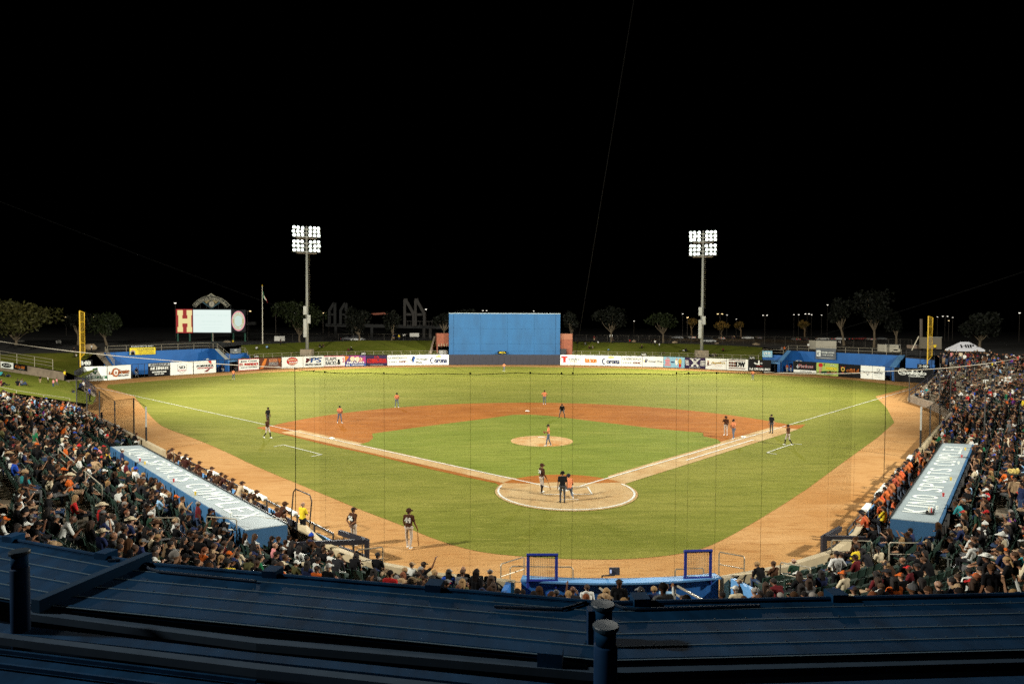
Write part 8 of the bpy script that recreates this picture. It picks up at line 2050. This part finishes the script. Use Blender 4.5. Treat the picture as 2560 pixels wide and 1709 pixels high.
m_ = MB(); q0 = up_to(out_px(2263, 3.3), 895.2); q1 = up_to(out_px(2372, 3.3), 900.6); back_ = nm(q0 * V_(1, 1, 0) - CAM * V_(1, 1, 0)) * 10; m_.prism([q0, q1, q1 + back_, q0 + back_], (0, 0, -.4)); kind(m_.obj('deck', CONCD, fix=True), 'structure')
# white tent
dT = 116; tt = thing('canopy_tent', 'white pop-up canopy tent lettered HIP above the right-field crowd', 'tent', tuple(D(2412, 895, dT)))
X = nm(RGT * V_(1, 1, 0)); Y = nm(FWD * V_(1, 1, 0)); c0 = D(2412, 873, dT); hw, hd = 2.42, 1.5
C4 = [c0 - X * hw - Y * hd, c0 + X * hw - Y * hd, c0 + X * hw + Y * hd, c0 - X * hw + Y * hd]; rz_ = np.array([0, 0, zpy(c0, 854.3) - c0[2]])
R_ = [c0 - X * .8 + rz_, c0 + X * .65 + rz_]; TW = C('tent_white', (.58, .58, .62), noise=(.8, .05))
for f in ((C4[0], C4[1], R_[1], R_[0]), (C4[1], C4[2], R_[1]), (C4[2], C4[3], R_[0], R_[1]), (C4[3], C4[0], R_[0])):
    m_ = MB(); m_.prism(list(f), (0, 0, -.03)); m_.obj('roof_panel', TW, tt, fix=True)
for i in range(4):
    a, b = C4[i], C4[(i + 1) % 4]; m_ = MB(); m_.prism([a, b, b - (0, 0, .28), a - (0, 0, .28)], nm(np.cross(b - a, (0, 0, 1))) * .02); m_.obj('valance', TW, tt, fix=True)
    m_ = MB(); m_.tube([a - (0, 0, 2.2), a], .04, 6); m_.obj('leg', RAILM, tt)
m_ = MB(); sl = nm((R_[0] + R_[1]) / 2 - (C4[0] + C4[1]) / 2); N_ = nm(np.cross(X, sl)); lettering(m_, 'HIP', c0 - Y * hd * .55 + rz_ * .42 - X * .12 + N_ * .05, X, sl, 2.3, .86, 0, .05, .3); m_.obj('lettering', BLACKM, tt)
m_ = MB(); m_.prism([c0 + X * 1.25 - Y * .9 + rz_ * .40 + N_ * .12, c0 + X * 1.75 - Y * .9 + rz_ * .32 + N_ * .12, c0 + X * 1.9 - Y * .9 + rz_ * .22 + N_ * .12, c0 + X * 1.4 - Y * .9 + rz_ * .26 + N_ * .12], N_ * .02); m_.obj('logo', BLACKM, tt)
# pavilion at far left
dP = 190; t = thing('picnic_shelter', 'small dim picnic shelter with pale roof in the dark behind the corner lawn', 'shelter', tuple(plaza(46, dP)))
m_ = MB(); q = [D(32, 861.5, dP), D(62, 861.5, dP), D(62, 850.5, dP + 4), D(40, 850.5, dP + 4)]; m_.prism(q, (0, 0, -.15)); m_.obj('roof', C('shelter_roof', (.30, .28, .24)), t, fix=True)
for x in (34, 47, 60):
    m_ = MB(); a = D(x, 862, dP + .5); m_.tube([a * V_(1, 1, 0) + V_(0, 0, 4.3), a], .09, 6); m_.obj('post', RAILD, t)
# things on the dugout roofs and a few loose objects
k = 0
for P2, ss_ in ((LP, (-20, -17.4, -16.2, -11.2, -10.2, -6.5, -1.5)), (RP, (1.5, 4.6, 9.0, 14.5, 17.2, 20.5))):
    who = 'third-base' if P2 is LP else 'first-base'
    for i, s in enumerate(ss_):
        q = np.array([*P2(s, -20.42 if P2 is LP else -20.0), 1.955]); c_ = [('white', WHITEM), ('red', C('cup_red', (.4, .03, .03))), ('yellow', C('cup_yellow', (.6, .42, .05)))][i % 3]
        m_ = MB(); m_.lathe([(.04, 0), (.055, .16)], 8, q); m_.lathe([(.058, .16), (.058, .18)], 8, q)
        tag(m_.obj('drink_cup', c_[1], loc=q), '%s drink cup on the seat edge of the %s dugout roof, %s from the plate' % (c_[0], who, ['first', 'second', 'third', 'fourth', 'fifth', 'sixth', 'seventh'][i]), 'cup', 'cups on the dugout roofs')
q = np.array([*RP(.6, -19.8), 1.95]); m_ = MB(); m_.box(q + (0, 0, .03), (.5, .34, .05), rz=.9); t = thing('snack_tray', 'tray with bottles and snacks at the plate end of the first-base dugout roof', 'tray', tuple(q)); m_.obj('tray', BLACKM, t)
for i in range(5):
    m_ = MB(); c_ = q + (rng.uniform(-.18, .18), rng.uniform(-.12, .12), .06); m_.lathe([(.03, 0), (.032, .14), (.012, .19), (.012, .23)], 8, c_); m_.obj('bottle', [WHITEM, YELM, BLACKM, C('cup_red', (.4, .03, .03))][i % 4], t)
